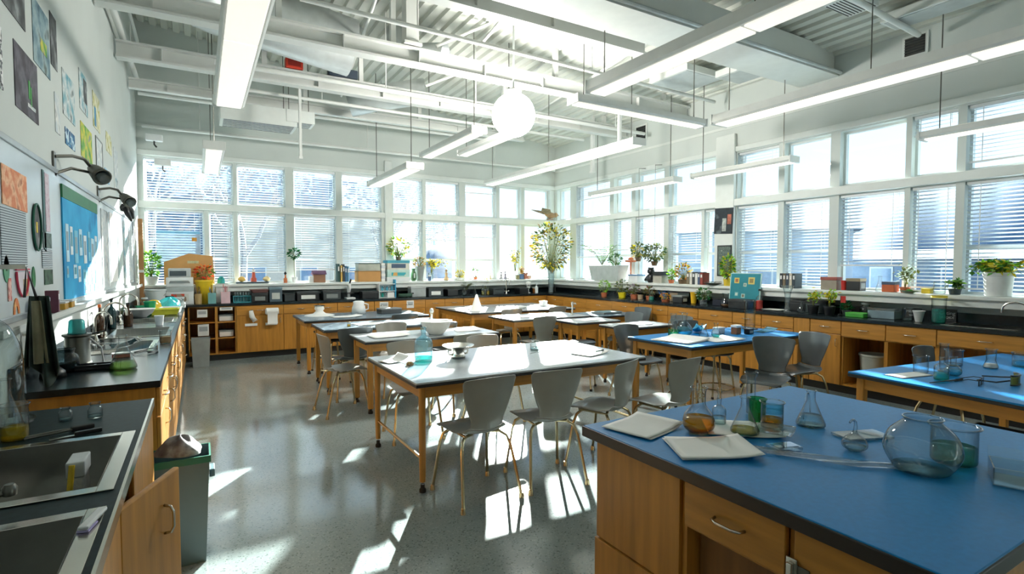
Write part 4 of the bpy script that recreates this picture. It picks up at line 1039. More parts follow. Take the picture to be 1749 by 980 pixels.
# ------------------------------------------------------------------ on the dark table by the windows
roundflask('big round flask of aqua liquid, fatter one of the pair on the dark table', (4.56,4.05,TZ), .24, .085, AQUA, .36, .36)
bottle('slim tall flask of green water beside the fat aqua flask', (4.42,4.08,TZ), .24, .055, GREENL, .28, neck=.55)
erlen('empty conical flask upside by the papers on the dark table', (4.62,3.84,TZ), .14, .05, None, 0, .5)
roundflask('small round flask of teal drops on the dark table papers', (4.66,3.72,TZ+.009), .15, .045, TEAL, .2, .5)
paper('spread of crumpled white sheets at the aisle corner of the dark table', (4.2,3.78,TZ), .42, .42, .2, 3, curl=.05)
paper('long white chart sheet lying across the middle of the dark table', (4.6,3.62,TZ), .4, .3, -.1, 2, curl=.03)
t = thing('teal_dish', 'teal plastic scoop tray beside the fat aqua flask', 'dish', (4.87,4.14,TZ), .4)
MB().grid(lambda u,v: ((u-.5)*.3, (v-.5)*.12, .006+.05*(abs(u-.5)*2)**2+.03*(abs(v-.5)*2)**2), 12, 6).build('scoop', mat('teal_plastic', (40,150,190), .3), t, 'all', mods=(('solid', .004),)); MB().box(.13,.2,-.012,.012,.055,.063,.002).build('handle', mat('teal_plastic', (40,150,190)), t)
boxy('spice_box', 'brown little bottle box beside a black square on the dark table', 'box', (5.12,3.82,TZ), (.09,.07,.1), mat('brown_card', (130,84,54), .6), .1, lid=WHITEPL)
boxy('black_block', 'small black cube stand right by the brown bottle box', 'block', (5.26,3.76,TZ), (.1,.06,.06), BLACK, .1, front=GREYPL)
boxy('white_carton', 'little white carton behind the brown bottle box', 'carton', (5.0,3.95,TZ), (.12,.07,.07), WHITEPL, .1, lid=PAPER)
paper('crinkled sheet of clear blue film on the dark table', (5.6,3.8,TZ), .34, .14, .1, 1, AQUA, .08, name='plastic_sheet')
cylinder('tall clear cylinder at the window side of the dark table', (5.68,4.05,TZ), .34, .06, CLEARL, .03)
cylinder('slim measuring cylinder beside the tall one on the dark table', (5.5,4.1,TZ), .3, .04, CLEARL, .05) if 0 else None
# ------------------------------------------------------------------ on the goggles table
bottle('small teal filled bottle at the aisle side of the goggles table', (4.27,1.6,TZ), .15, .042, TEAL, .3, neck=.35)
roundflask('round flask of aqua liquid with a tall stem on the goggles table', (4.5,1.62,TZ), .13, .05, AQUA, .35, .4)
cylinder('tall stemmed glass cylinder behind the aqua round flask', (4.62,1.72,TZ), .2, .026, CLEARL, .1)
beaker('plain clear beaker behind the teal bottle on the goggles table', (4.42,1.78,TZ), .12, .045)
beaker('square sided clear beaker before the open cubbies', (4.95,1.78,TZ), .12, .055, CLEARL, .15)
erlen('waisted flask of white powder on the goggles table', (5.08,1.6,TZ), .14, .045, mat('white_powder', (236,236,232)), .22, .7)
beaker('clear beaker of pale blue water near the white powder flask', (5.35,1.5,TZ), .1, .06, AQUA, .4)
jar('amber topped jar at the edge of view on the goggles table', (5.25,1.3,TZ), .13, .05, OLIVE, .3, lid=mat('amber_lid', (170,110,50)))
t = thing('goggles', 'black strapped safety goggles with yellow green lens on the blue table', 'goggles', (4.5,1.27,TZ), .2)
MB().grid(lambda u,v: (.085*math.sin((u-.5)*2.6), -.05*math.cos((u-.5)*2.6)+.05, .004+v*.06), 16, 4).build('lens', glass('goggle_lens', (190,190,110), (110,110,60), 1, body=.35), t, 'all', mods=(('solid', .003),))
MB().tube([(.085*math.sin((u/12-.5)*2.6), -.05*math.cos((u/12-.5)*2.6)+.05, .006) for u in range(13)], .006, 6).tube([(.085*math.sin((u/12-.5)*2.6), -.05*math.cos((u/12-.5)*2.6)+.05, .064) for u in range(13)], .006, 6).build('frame', BLACK, t, True)
for s in (-1,1): MB().tube([(s*.08,.04,.034),(s*.12,.1,.02),(s*.1+.05,.2,.008)], .005, 6).build('strap', RUBBER, t, True)
t = thing('glasses', 'black framed safety glasses between flask and goggles on the blue table', 'glasses', (4.3,1.4,TZ), .15); specs(t, BLACK, LABG)
paper('black bordered white sheet at the aisle corner of the goggles table', (4.25,1.78,TZ), .3, .12, -.2, 1, back=BLACK)
t = thing('probe', 'long black pointed probe lying across the goggles table corner', 'tool', (4.2,1.55,TZ), -.2); MB().tube([(-.15,0,.007),(.1,0,.007)], [.003,.006], 8).build('shaft', BLACK, t, True); MB().tube([(.1,0,.008),(.16,0,.008)], .0075, 8).build('grip', RUBBER, t, True)
# ------------------------------------------------------------------ on the rear tables
def bowl(label, loc, r, h, m, name='mixing_bowl'):
    t = thing(name, label, 'bowl', loc); MB().lathe([(0,0),(r*.45,0),(r*.5,.01),(r*.85,h*.5),(r,h*.95),(r*1.05,h),(r*.98,h),(r*.8,h*.5),(r*.4,.02),(0,.018)], 32).build('bowl_body', m, t, 'all'); return t
t = bowl('big white bowl standing on the pale table in mid room', (2.25,5.5,TZ), .17, .15, WHITEPOT)
t = thing('pestle', 'white pestle with a ball top standing up in the big bowl', 'pestle', (2.2,5.5,TZ+.022)); MB().lathe([(0,0),(.025,.006),(.028,.03),(.014,.06),(.012,.2),(.016,.21),(.024,.235),(.016,.262),(0,.266)], 16).build('shaft', WHITEPOT, t, 'all'); MB().lathe([(.0175,.205),(.021,.21),(.0175,.216)], 16).build('collar', BRASS, t, True)
paper('loose white sheets at the aisle side of the bowl table', (1.75,5.62,TZ), .4, .28, .1, 2, curl=.04)
paper('white sheet at the window side of the bowl table', (2.7,5.65,TZ), .3, .22, -.2, 1, curl=.04)
paper('white sheet on the second slate table', (1.9,6.9,TZ), .4, .28, .1, 1)
paper('second white sheet further along the second slate table', (2.5,6.95,TZ), .3, .25, -.1, 1)
jar('small yellow lidded jar on the second slate table', (1.6,6.75,TZ), .05, .022, YELLOW, .5, lid=BRASS)
t = thing('paper_cone', 'tall white paper cone standing on the sunlit table', 'cone', (3.98,7.95,TZ)); MB().lathe([(.11,0),(.095,.02),(.02,.26),(.012,.27),(0,.272)], 20).build('cone', PAPER, t, True); MB().lathe([(.13,0),(.13,.004),(.0,.004)], 20).build('base_disc', PAPER, t)
paper('heap of papers behind the white paper cone', (3.98,8.4,TZ), .5, .35, .2, 3, curl=.06)
paper('sunlit papers spread over the middle of the cone table', (4.8,8.2,TZ), .5, .35, -.1, 2, curl=.05)
boxy('small_carton', 'small white carton at the window end of the cone table', 'carton', (5.55,8.3,TZ), (.12,.1,.09), PAPER, .2, lid=WHITEPL)
t = thing('shrouded_lamp', 'white draped shape, first of two on the long slate table', 'cover', (1.56,8.42,TZ)); MB().lathe([(0,.14),(.06,.14),(.075,.1),(.05,.07),(.09,.03),(.2,.01),(.22,0)], 20).build('cloth', PAPER, t, 'all'); MB().lathe([(0,.141),(.085,.142),(.08,.152),(0,.154)], 16).build('cap', LABG2, t)
t = thing('white_jug', 'white wrapped jug shape, second on the long slate table', 'jug', (2.15,8.42,TZ)); MB().lathe([(0,0),(.11,0),(.1,.1),(.08,.15),(.085,.19),(.06,.2),(0,.2)], 20).build('jug_body', WHITEPL, t, 'all'); MB().tube([(.09,0,.05),(.15,0,.07),(.15,0,.14),(.085,0,.16)], .01, 8).build('handle', WHITEPL, t, True)
boxy('open_case', 'dark open instrument case on the long slate table', 'case', (2.6,8.3,TZ), (.34,.2,.08), mat('case_dark', (62,66,68), .6), .1, lid=mat('case_grey', (120,124,124), .6))
paper('white sheet between the wrapped shapes on the slate table', (1.85,8.0,TZ), .4, .26, .1, 2, curl=.05)
paper('white paper on the second sunlit pale table', (4.2,6.7,TZ), .4, .3, .1, 2, curl=.04)
t = thing('tap_post', 'small steel post standing at the end of the second sunlit table', 'post', (4.95,6.6,TZ)); MB().lathe([(0,0),(.03,0),(.03,.01),(.012,.02),(.012,.14),(.02,.15),(.02,.19),(0,.2)], 14).build('column', CHROME, t, True); MB().tube([(0,0,.16),(.06,0,.17),(.07,0,.15)], .007, 6).build('arm', CHROME, t, True)
paper('white paper on the small middle desk', (4.65,5.85,TZ), .36, .24, .15, 1, curl=.03); paper('white paper on the small desk nearest the aqua flasks', (4.85,5.12,TZ), .38, .26, -.1, 1, curl=.03)
boxy('grey_case', 'grey laptop shaped case on the desk by the drawer banks', 'case', (5.55,6.5,TZ), (.4,.28,.03), GREYPL, .1, lid=mat('case_teal', (100,124,128), .5))
# ------------------------------------------------------------------ whiteboard wall
XW = XL+.001
def wall_sheet(name, label, cat, y0, y1, z0, z1, m, x=None, group=None, frame=None, th=.003, roll=0, inset=None):
    """a sheet pinned flat on the whiteboard wall"""
    x = XW if x is None else x
    t = thing(name, label, cat, (x, (y0+y1)/2, (z0+z1)/2), 0, group); t.rotation_euler = (roll, 0, 0)
    w, h = (y1-y0)/2, (z1-z0)/2
    MB().box(0, th, -w, w, -h, h).build('sheet', m, t)
    if frame: 
        b = MB(); f = .012
        b.box(0,th+.004,-w,w,-h-f,-h).box(0,th+.004,-w,w,h,h+f).box(0,th+.004,-w-f,-w,-h-f,h+f).box(0,th+.004,w,w+f,-h-f,h+f); b.build('border', frame, t)
    for im, u0, u1, v0, v1 in (inset or []):
        MB().box(th+.0002, th+.0016, -w+2*w*u0, -w+2*w*u1, -h+2*h*v0, -h+2*h*v1).build('picture', im, t)
    return t
GR1 = pattern('photo_dark', [(30,34,38),(60,64,66),(92,96,98),(140,146,146)], 9, kind='noise')
GR2 = pattern('photo_blue', [(60,92,108),(110,140,150),(150,172,176),(84,96,92)], 8, kind='noise')
GR3 = pattern('photo_leafy', [(34,34,40),(56,52,62),(96,92,104),(70,72,78)], 7, kind='noise')
GR4 = pattern('print_teal', [(70,150,170),(150,180,186),(210,216,214),(90,110,112)], 10, kind='noise')
GR5 = pattern('print_green', [(40,120,60),(120,170,80),(206,196,70),(90,130,150)], 9, kind='noise')
GR6 = pattern('print_pale', [(214,220,220),(190,200,204),(226,228,224),(150,160,164)], 8, kind='noise')
GR7 = pattern('print_yellow', [(206,200,120),(226,226,206),(180,176,96),(214,220,214)], 8, kind='noise')
GR8 = pattern('print_speckle', [(236,236,236),(90,96,100),(206,210,210),(40,44,50)], 60, kind='voronoi')
wall_sheet('pinned_picture', 'dark photo print pinned highest on the whiteboard wall', 'picture', 3.5,3.94,2.8,3.2, GR1, inset=[(GR6,.3,.6,.3,.8)])
wall_sheet('pinned_picture', 'blue grey landscape print beside the narrow dark strip', 'picture', 4.1,4.5,2.7,3.08, GR2, inset=[(GR5,.4,.8,.3,.5)])
wall_sheet('pinned_picture', 'narrow dark strip picture beside the blue grey landscape print', 'picture', 4.54,4.72,2.82,3.16, GR1)
wall_sheet('pinned_picture', 'purplish dark print with a bright green sprig', 'picture', 3.7,4.16,2.34,2.68, GR3, inset=[(mat('sprig_green', (50,150,60)),.55,.62,.3,.6),(mat('sprig_green', (50,150,60)),.64,.69,.2,.52),(GR6,.5,.85,.16,.22)])
wall_sheet('pinned_picture', 'grey patterned print cut off by the edge of view', 'picture', 3.2,3.5,2.36,2.66, GR8)
wall_sheet('pinned_picture', 'teal swirl print over a pale sheet on the whiteboard wall', 'picture', 4.86,5.28,2.58,2.9, GR4)
wall_sheet('pinned_picture', 'slim pale print hanging left of the teal swirl print', 'picture', 4.6,4.74,2.4,2.66, GR6)
wall_sheet('pinned_picture', 'tall teal and grey print, upper one of the middle cluster', 'picture', 5.5,5.86,2.78,3.1, GR4, inset=[(GR1,.5,.9,.3,.9)])
wall_sheet('pinned_picture', 'blue oval shape print with yellow notes beside it', 'picture', 6.14,6.52,2.78,3.1, GR7, inset=[(mat('oval_blue', (60,130,170)),.15,.4,.05,.6)])
wall_sheet('pinned_picture', 'small dark blue lettered card under the teal swirl print', 'picture', 4.9,5.24,2.38,2.5, pattern('card_blue', [(30,80,120),(190,214,224),(60,120,160)], 24))
wall_sheet('pinned_picture', 'bright green and yellow nature print of the middle cluster', 'picture', 5.5,6.02,2.4,2.68, GR5)
wall_sheet('pinned_picture', 'pale print with grey frame beside the green nature print', 'picture', 6.24,6.6,2.42,2.7, GR6, frame=GREYPL)
wall_sheet('pinned_picture', 'pale yellow flower print high near the back corner', 'picture', 6.9,7.3,2.7,2.9, GR7)
wall_sheet('pinned_picture', 'tall pale print furthest along the whiteboard wall', 'picture', 7.46,7.8,2.36,2.84, GR6, inset=[(GR4,.2,.8,.1,.3)])
wall_sheet('pinned_picture', 'small blue print under the yellow flower print', 'picture', 6.75,7.05,2.36,2.5, pattern('card_sky', [(120,180,220),(170,206,226),(90,150,200)], 12, kind='noise'))
# whiteboard with tray
t = thing('whiteboard', 'long pale whiteboard with a chalk tray above the sink counter', 'whiteboard', (XW, 6.0, 1.69))
MB().box(0,.012,-3.1,3.1,-.42,.42).build('board', mat('board_white', (206,216,220), .25, var=.02), t)
b = MB(); b.box(.0,.022,-3.12,3.12,.42,.45,.003).box(0,.022,-3.12,3.12,-.45,-.42,.003).box(0,.022,-3.15,-3.12,-.45,.45,.003).box(0,.022,3.12,3.15,-.45,.45,.003).build('frame', mat('alu_frame', (170,176,178), .35, metal=.6), t)
MB().box(0.001,.11,-3.1,3.1,-.475,-.452,.004).box(.1,.11,-3.1,3.1,-.452,-.44).build('tray', WHITEP, t)
MB().box(.0,.02,-3.1,3.1,-.79,-.48).build('splash_panel', mat('splash_grey', (176,184,186), .35, var=.08, scale=3, stretch=(1,1,6)), t) if 0 else None
BX = XL+.0145
def on_board(*a, **k): return wall_sheet(*a, x=BX, **k)
ORG = pattern('crayon_orange', [(228,150,104),(214,124,84),(240,190,150),(176,100,70)], 14, kind='noise')
LINED = pattern('lined_sheet', [(196,206,212),(196,206,212),(90,100,112)], 26, kind='wave')
on_board('child_drawing', 'orange crayon arch drawing over a lined sheet on the whiteboard', 'drawing', 3.36,3.78,1.8,1.99, ORG, roll=-.02)
on_board('lined_sheet', 'large lined sheet with handwriting under the orange arch drawing', 'paper', 3.32,3.74,1.5,1.795, LINED)
t = thing('oval_picture', 'dark oval picture with a yellow flower and green rim', 'picture', (BX, 3.95, 1.73)); M_ = Matrix.Diagonal((1,.085,.13,1))
MB().lathe([(0,.003),(1,.003),(1,0),(0,0)], 28, M=M_ @ Matrix.Rotation(PI/2,4,'Y')).build('sheet', GR1, t); b = MB(); b.tube([(.0075,.085*math.cos(2*PI*i/28),.13*math.sin(2*PI*i/28)) for i in range(29)], .006, 6); b.build('rim', mat('rim_green', (20,90,70)), t)
MB().box(.0035,.005,-.012,.02,-.03,.03).build('flower', mat('petal_yellow', (220,190,40)), t)
on_board('paper_strip', 'long pinkish printed strip hanging beside a green bar', 'paper', 4.18,4.28,1.72,2.07, pattern('strip_pink', [(206,176,190),(216,206,214),(180,140,160)], 30, kind='noise'))
on_board('paper_strip', 'thin dark green bar beside the pinkish strip', 'strip', 4.12,4.165,1.6,2.08, mat('bar_green', (20,76,74)))
on_board('paper_strip', 'grey green picture card under the pinkish strip', 'card', 4.1,4.3,1.62,1.71, pattern('card_moss', [(60,84,84),(110,130,128),(80,100,96)], 18, kind='noise'))
on_board('lined_sheet', 'typed white sheet below the grey green picture card', 'paper', 4.06,4.3,1.5,1.61, LINED)
on_board('paper_strip', 'dark green photo card below the typed white sheet', 'card', 4.1,4.3,1.4,1.49, pattern('card_dark', [(36,64,52),(64,96,74),(24,40,36)], 14, kind='noise'))
t = thing('child_drawing', 'red outlined cup drawing on the whiteboard', 'drawing', (BX, 3.63, 1.42))
pts = [(.0065,-.12,.075),(.0065,.12,.075)]+[(.0065,.11*math.cos(PI*i/10),.065-.13*math.sin(PI*i/10)) for i in range(11)]
MB().tube(pts[:2], .005, 6).build('brim_line', mat('felt_red', (200,50,80)), t); MB().tube(pts[2:], .005, 6).build('cup_line', mat('felt_red', (200,50,80)), t)
MB().prism([(.0005,q[1]*.95,q[2]*.95) for q in pts[2:]], (.001,0,0)).build('sheet', mat('pale_pink', (216,206,214)), t)
def on_small(label, y, z, w, h, m, cat='cutout', name='paper_cutout', shape='leaf', parts=()):
    t = thing(name, label, cat, (BX, y, z))
    n = 16
    P = [(0, w/2*math.cos(2*PI*i/n)*(1 if shape == 'oval' else abs(math.cos(2*PI*i/n))**.3), h/2*math.sin(2*PI*i/n)) for i in range(n)] if shape != 'rect' else [(0,-w/2,-h/2),(0,w/2,-h/2),(0,w/2,h/2),(0,-w/2,h/2)]
    if shape == 'arch': P = [(0,w/2*math.cos(PI*i/8),-h/2+h*math.sin(PI*i/8)) for i in range(9)]+[(0,-w*.25*math.cos(PI*i/8),-h/2+h*.5*math.sin(PI*i/8)) for i in range(9)]
    MB().prism(P, (.003,0,0)).build('sheet', m, t)
    for pm, u, v, s in parts: MB().box(.0032,.0045,u-s/2,u+s/2,v-s/2,v+s/2).build('mark', pm, t)
    return t
on_small('green leaf cutout at the edge of view on the whiteboard', 3.38, 1.5, .09, .13, mat('cut_green', (60,140,100)), parts=[(LD,0,0,.02)])
on_small('teal and lime leaf cutout below the oval picture', 3.86, 1.45, .07, .12, pattern('leaf_teal', [(20,130,150),(40,160,120),(130,190,70)], 18, kind='noise'))
on_small('orange patterned square cutout near the teal leaf', 3.7, 1.4, .09, .09, pattern('square_orange', [(220,130,100),(190,170,120),(230,180,150)], 30, kind='noise'), shape='rect')
on_small('red narrow cutout on the whiteboard near the edge of view', 3.42, 1.4, .05, .11, pattern('cut_red', [(210,90,80),(230,190,180),(180,60,60)], 30, kind='noise'), shape='rect')
on_small('orange arch cutout low on the whiteboard', 3.52, 1.315, .1, .08, pattern('arch_orange', [(220,140,70),(200,110,60),(236,190,120)], 20, kind='noise'), shape='arch')
# blue pin board with cards
t = thing('pin_board', 'bright blue poster board with a green top border', 'pin board', (BX, 5.32, 1.67))
MB().box(0,.008,-.71,.71,-.39,.3).build('panel', pattern('poster_blue', [(14,132,186),(24,150,204),(40,166,214),(20,120,176)], 2.5, kind='noise'), t)
b = MB(); P = [(0,-.71,.3),(0,.71,.3)]; k = 26
MB().box(.0,.011,-.71,.71,.301,.39).build('border', mat('border_green', (10,104,56)), t)
cards = []
rd = random.Random(5)
cpos = [(-.6,.0,.1,.26),(-.46,.02,.09,.2),(-.3,-.02,.13,.24),(-.12,.02,.12,.2),(.06,-.03,.13,.22),(.24,.0,.1,.24),(.4,-.04,.14,.22),(.58,-.02,.12,.24),(-.62,-.2,.07,.08),(-.36,-.2,.12,.1),(-.2,-.22,.1,.12),(0,-.24,.14,.1),(.2,-.24,.12,.14),(.4,-.24,.1,.14),(.58,-.25,.12,.12),(.05,-.34,.08,.07),(.3,-.345,.09,.06),(.5,-.345,.1,.06)]
for k, (y, z, w, h) in enumerate(cpos):
    x = thing('note_card', 'pale note card pinned on the bright blue poster board', 'card', (BX+.0085, 5.32+y, 1.67+z), 0, 'note cards on the blue board'); x.rotation_euler = (rd.uniform(-.03,.03),0,0)
    MB().box(0,.002,-w/2,w/2,-h/2,h/2).build('card', [mat('card_ice', (190,220,232), .7), mat('card_white', (222,230,232), .7), mat('card_aqua', (120,190,214), .7)][k % 3], x)
    MB().box(.0021,.003,-w*.3,w*.3,-h*.2,h*.3).build('print', [mat('ink_grey', (130,150,160)), mat('ink_teal', (60,140,160))][k % 2], x)
for k, (y0, y1, z0, z1, lb, m) in enumerate([(6.3,6.75,1.3,2.05,'tall pale sheet right after the blue poster board',GR6),(6.85,7.4,1.34,2.06,'wide white sheet mid way along the far whiteboard end',PAPER),(7.5,7.9,1.3,1.95,'pale green tinted sheet at the far whiteboard end',pattern('sheet_mint', [(206,220,216),(170,190,186),(220,226,222)], 5, kind='noise')),(8.0,8.5,1.36,2.05,'grey patterned sheet second from the far whiteboard end',GR4),(8.6,9.05,1.32,2.0,'last pale sheet at the far whiteboard end',GR6)]): on_board('large_sheet', lb, 'paper', y0,y1,z0,z1,m)
# wall lamps on brackets
def bracket_lamp(label, y, z, glove=False):
    t = thing('wall_lamp', label, 'lamp', (XW, y, z))
    MB().box(0,.012,-.03,.03,-.11,.05,.003).build('wall_plate', STEELD, t)
    MB().tube([(.01,0,.02),(.08,.12,.05),(.13,.22,.05),(.16,.3,.0)], .011, 8).build('upper_arm', STEELD, t, True)
    MB().tube([(.01,0,-.09),(.07,.14,-.03),(.15,.28,-.03)], .01, 8).build('lower_arm', STEELD, t, True)
    M_ = Matrix.Translation((.165,.31,-.0)) @ Matrix.Rotation(2.2,4,'X') @ Matrix.Rotation(.5,4,'Y')
    MB().lathe([(0,-.02),(.03,-.015),(.045,.03),(.055,.1),(.06,.13),(.05,.13),(.03,.03),(0,.01)], 18, M=M_).build('lamp_head', mat('lamp_olive', (84,82,72), .4), t, 'all')
    MB().lathe([(0,.12),(.035,.12),(.035,.17),(0,.17)], 14, M=M_).build('bulb', LABG2, t, True)
    if glove: MB().tube([(.17,.4,-.1),(.2,.5,-.13),(.22,.56,-.2)], [.05,.04,.012], 8).tube([(.17,.36,-.1),(.19,.38,-.17),(.22,.4,-.24)], [.03,.025,.01], 8).build('cover_flap', BLACK, t, 'all')
    return t
bracket_lamp('olive lamp on a double arm bracket nearer the camera', 4.5, 2.2)
bracket_lamp('lamp with black flaps on the second double arm bracket', 6.25, 2.2, True)
t = thing('rolled_board', 'tall brown rolled board standing upright in the back corner', 'board', (-.74, 9.68, .902)); MB().box(-.03,.03,-.035,.035,0,1.3,.008).build('board', mat('brown_board', (170,122,74), .6, var=.15, scale=6), t); MB().box(-.032,.032,-.037,.037,.5,.54).build('tie_band', PAPER, t)
# tray things and hanging aprons
for k, (y, lb, m) in enumerate([(4.3,'first amber eraser block on the whiteboard tray',mat('amber_block', (196,150,50), .4)),(4.5,'second amber eraser block on the whiteboard tray',mat('amber_block', (196,150,50), .4))]): boxy('eraser', lb, 'eraser', (-.745,y,1.24), (.05,.1,.05), m, 0, lid=WHITEPL)
boxy('blue_pouch', 'blue pouch propped on the whiteboard tray near the camera', 'pouch', (-.737,3.78,1.24), (.05,.12,.1), mat('pouch_blue', (24,80,150), .5, var=.3, scale=30), .1, lid=mat('pouch_grey', (170,180,190)))
book('slim maroon notebook leaning on the whiteboard tray', (-.735,4.0,1.24), (.03,.06,.13), mat('maroon', (110,60,76), .5), PI/2)
t = thing('hanging_apron', 'dark green and black apron hanging by the edge of view', 'apron', (-.64, 3.13, 1.02))
MB().grid(lambda u,v: (-.01+.03+(u-.5)*(.13-.06*v), .032*math.sin(u*17+v)*(1-v*.7), v*.36+.05*math.sin(u*7)*(1-v)), 30, 10).build('cloth', mat('apron_dark', (40,56,50), .9, var=.55, scale=9), t, 'all', mods=(('solid', .006),)); MB().tube([(-.03,0,.355),(-.02,0,.49),(.01,0,.355)], .006, 6).build('neck_strap', BLACK, t, True); MB().box(-.13,-.02,-.012,.012,.48,.5).build('hook', CHROME, t); MB().grid(lambda u,v: (.0+.05*u*(1-v*.4), -.034-.012*math.sin(u*6), .06+.28*v), 6, 8).build('olive_band', mat('apron_olive', (128,122,96), .9, var=.3), t, 'all', mods=(('solid', .003),))
t = thing('work_glove', 'olive work glove hanging below the dark apron', 'glove', (-.74, 3.66, .95)); MB().tube([(.02,0,.2),(.02,0,.1),(.025,0,.05)], [.04,.05,.045], 10).build('palm', mat('glove_olive', (96,90,70), .8), t, 'all')
for k in range(4): MB().tube([(.022,-.036+.024*k,.06),(.03,-.04+.026*k,.01),(.035,-.04+.026*k,-.02+.008*abs(k-1.5))], [.012,.011,.009], 8).build('finger', mat('glove_olive', (96,90,70), .8), t, 'all')
MB().box(-.056,.03,-.006,.006,.2,.212).build('hook', CHROME, t)
# ------------------------------------------------------------------ on the whiteboard-side counter
t = thing('percolator', 'dark cylinder percolator with a teal bottle on top and bent black arms', 'percolator', (-.66,4.2,CZ))
MB().lathe([(0,0),(.07,0),(.072,.01),(.066,.02),(.062,.17),(.075,.18),(.075,.19),(0,.19)], 22).build('boiler', STEELD, t, True)
MB().lathe([(0,.191),(.05,.191),(.045,.2),(.04,.27),(.03,.28),(0,.28)], 20).build('top_bottle', glass('teal_glass', (110,190,190), (50,110,116), 1, body=.3), t, 'all')
MB().tube([(.07,0,.185),(.14,0,.2),(.16,0,.3)], .006, 6).build('arm', BLACK, t, True); MB().tube([(.065,-.01,.16),(.12,-.02,.1),(.13,-.02,.01)], .005, 6).build('cord', WHITEPL, t, True)
MB().lathe([(0,0),(.11,0),(.11,.008),(0,.008)], 22, (.05,.0,-.0)).build('hot_plate', BLACK, t) if 0 else None
jar('dark tinted glass jar beside the percolator', (-.68,3.96,CZ), .13, .065, glass('smoke_fill', (80,92,96), (30,40,44), 1, body=.4), .35, m=glass('smoke_glass', (150,170,174), (50,64,70), 1.4))
t = thing('dome_cover', 'black domed lid lying nearer than the dark tinted jar', 'lid', (-.705,3.79,CZ)); MB().lathe([(0,.06),(.03,.055),(.055,.03),(.06,0),(0,0)], 20).build('dome', BLACK, t, 'all'); MB().lathe([(0,.06),(.012,.062),(.012,.08),(0,.082)], 10).build('knob', BLACK, t, True)
t = thing('goggle_case', 'black framed double window goggle tray flat on the worktop', 'case', (-.545,3.97,CZ), .05)
MB().box(-.09,.09,-.05,.05,0,.012,.003).build('base_plate', BLACK, t); b = MB(); b.box(-.09,.09,-.05,-.038,.0125,.03).box(-.09,.09,.038,.05,.0125,.03).box(-.09,-.078,-.038,.038,.0125,.03).box(.078,.09,-.038,.038,.0125,.03).box(-.005,.005,-.038,.038,.0125,.024); b.build('frame', BLACK, t)
for s in (-1,1): MB().box(s*.041-.034,s*.041+.034,-.036,.036,.0128,.018).build('lens', glass('grey_blue_lens', (150,176,190), (90,120,140), 1.2, body=.5), t)
erlen('conical flask of pale green liquid near the worktop edge by the goggle tray', (-.4,3.88,CZ), .2, .07, glass('pale_green', (196,220,150), (120,150,90), .6, body=.25), .22, .3)
boxy('red_dish', 'small red dish box under the steel sink edge', 'box', (-.46,4.38,CZ), (.1,.06,.03), mat('dish_red', (196,84,60), .5), .1, lid=PAPER)
t = thing('goggles', 'clear safety goggles with a pale strap on the black worktop', 'goggles', (-.4,4.86,CZ) if 0 else (-.27,4.52,CZ), 1.3)
MB().grid(lambda u,v: (.075*math.sin((u-.5)*2.6), -.045*math.cos((u-.5)*2.6)+.045, .004+v*.05), 14, 4).build('lens', LABG2, t, 'all', mods=(('solid', .003),)); MB().tube([(.075*math.sin((u/12-.5)*2.6), -.045*math.cos((u/12-.5)*2.6)+.045, .006) for u in range(13)], .005, 6).build('frame', BLACK, t, True)
MB().tube([(-.07,.04,.02),(-.1,.1,.008),(0,.16,.006),(.1,.1,.008),(.07,.04,.02)], .005, 6).build('strap', WHITEPL, t, True)
beaker('brown tinged beaker near the middle sink', (-.24,5.0,CZ), .1, .04, glass('brown_tinge', (200,170,130), (140,110,80), .6, body=.3), .5)
paper('clear folded bag of trays over the shallow steel sink', (-.54,4.92,.909), .3, .34, .1, 2, LABG2, .12, name='plastic_bag')
boxy('folder', 'salmon folder laid in the shallow steel sink trays', 'folder', (-.5,5.06,.93), (.2,.05,.02), mat('salmon', (220,140,110), .6), .15, lid=PAPER) if 0 else None
bottle('dark bottle with an orange top by the wall near the middle sink', (-.735,5.66,CZ), .26, .03, glass('brown_fill', (90,60,40), (50,34,24), 1, body=.6), .6, cap=mat('orange_cap', (230,110,40)), m=glass('brown_glass', (120,86,60), (60,44,34), 1.3, body=.3))
bottle('tall dark teal bottle behind the middle sink tap', (-.74,6.42,CZ), .28, .035, None, 0, cap=BLACK, m=glass('dark_teal_glass', (60,100,104), (30,56,60), 1.3, body=.4))
bottle('brown sauce coloured bottle between the two steel sinks', (-.62,6.52,CZ), .22, .04, None, 0, cap=BLACK, m=glass('brown_glass', (120,86,60), (60,44,34), 1.3, body=.3))
tub('white_cup', 'white plastic cup standing beside the middle sink', 'cup', (-.36,6.5,CZ), .1, .032, .042, WHITEPL)
t = bowl('white basin tipped against the wall past the far sink', (-.61,7.6,CZ+.0), .15, .1, WHITEPL, 'wash_basin')
tray('plastic_tray', 'yellow green sorting tray past the far sink', 'tray', (-.38,7.88,CZ), (.3,.2,.07), mat('tray_lime', (190,190,60), .5), .1)
tub('measuring_cup', 'green plastic cup standing in the heap past the far sink', 'cup', (-.54,8.05,CZ), .16, .05, .065, mat('cup_green', (20,140,100), .35))
tray('plastic_tray', 'white sorting tray in the heap past the far sink', 'tray', (-.32,8.15,CZ), (.22,.22,.07), WHITEPL, -.1)
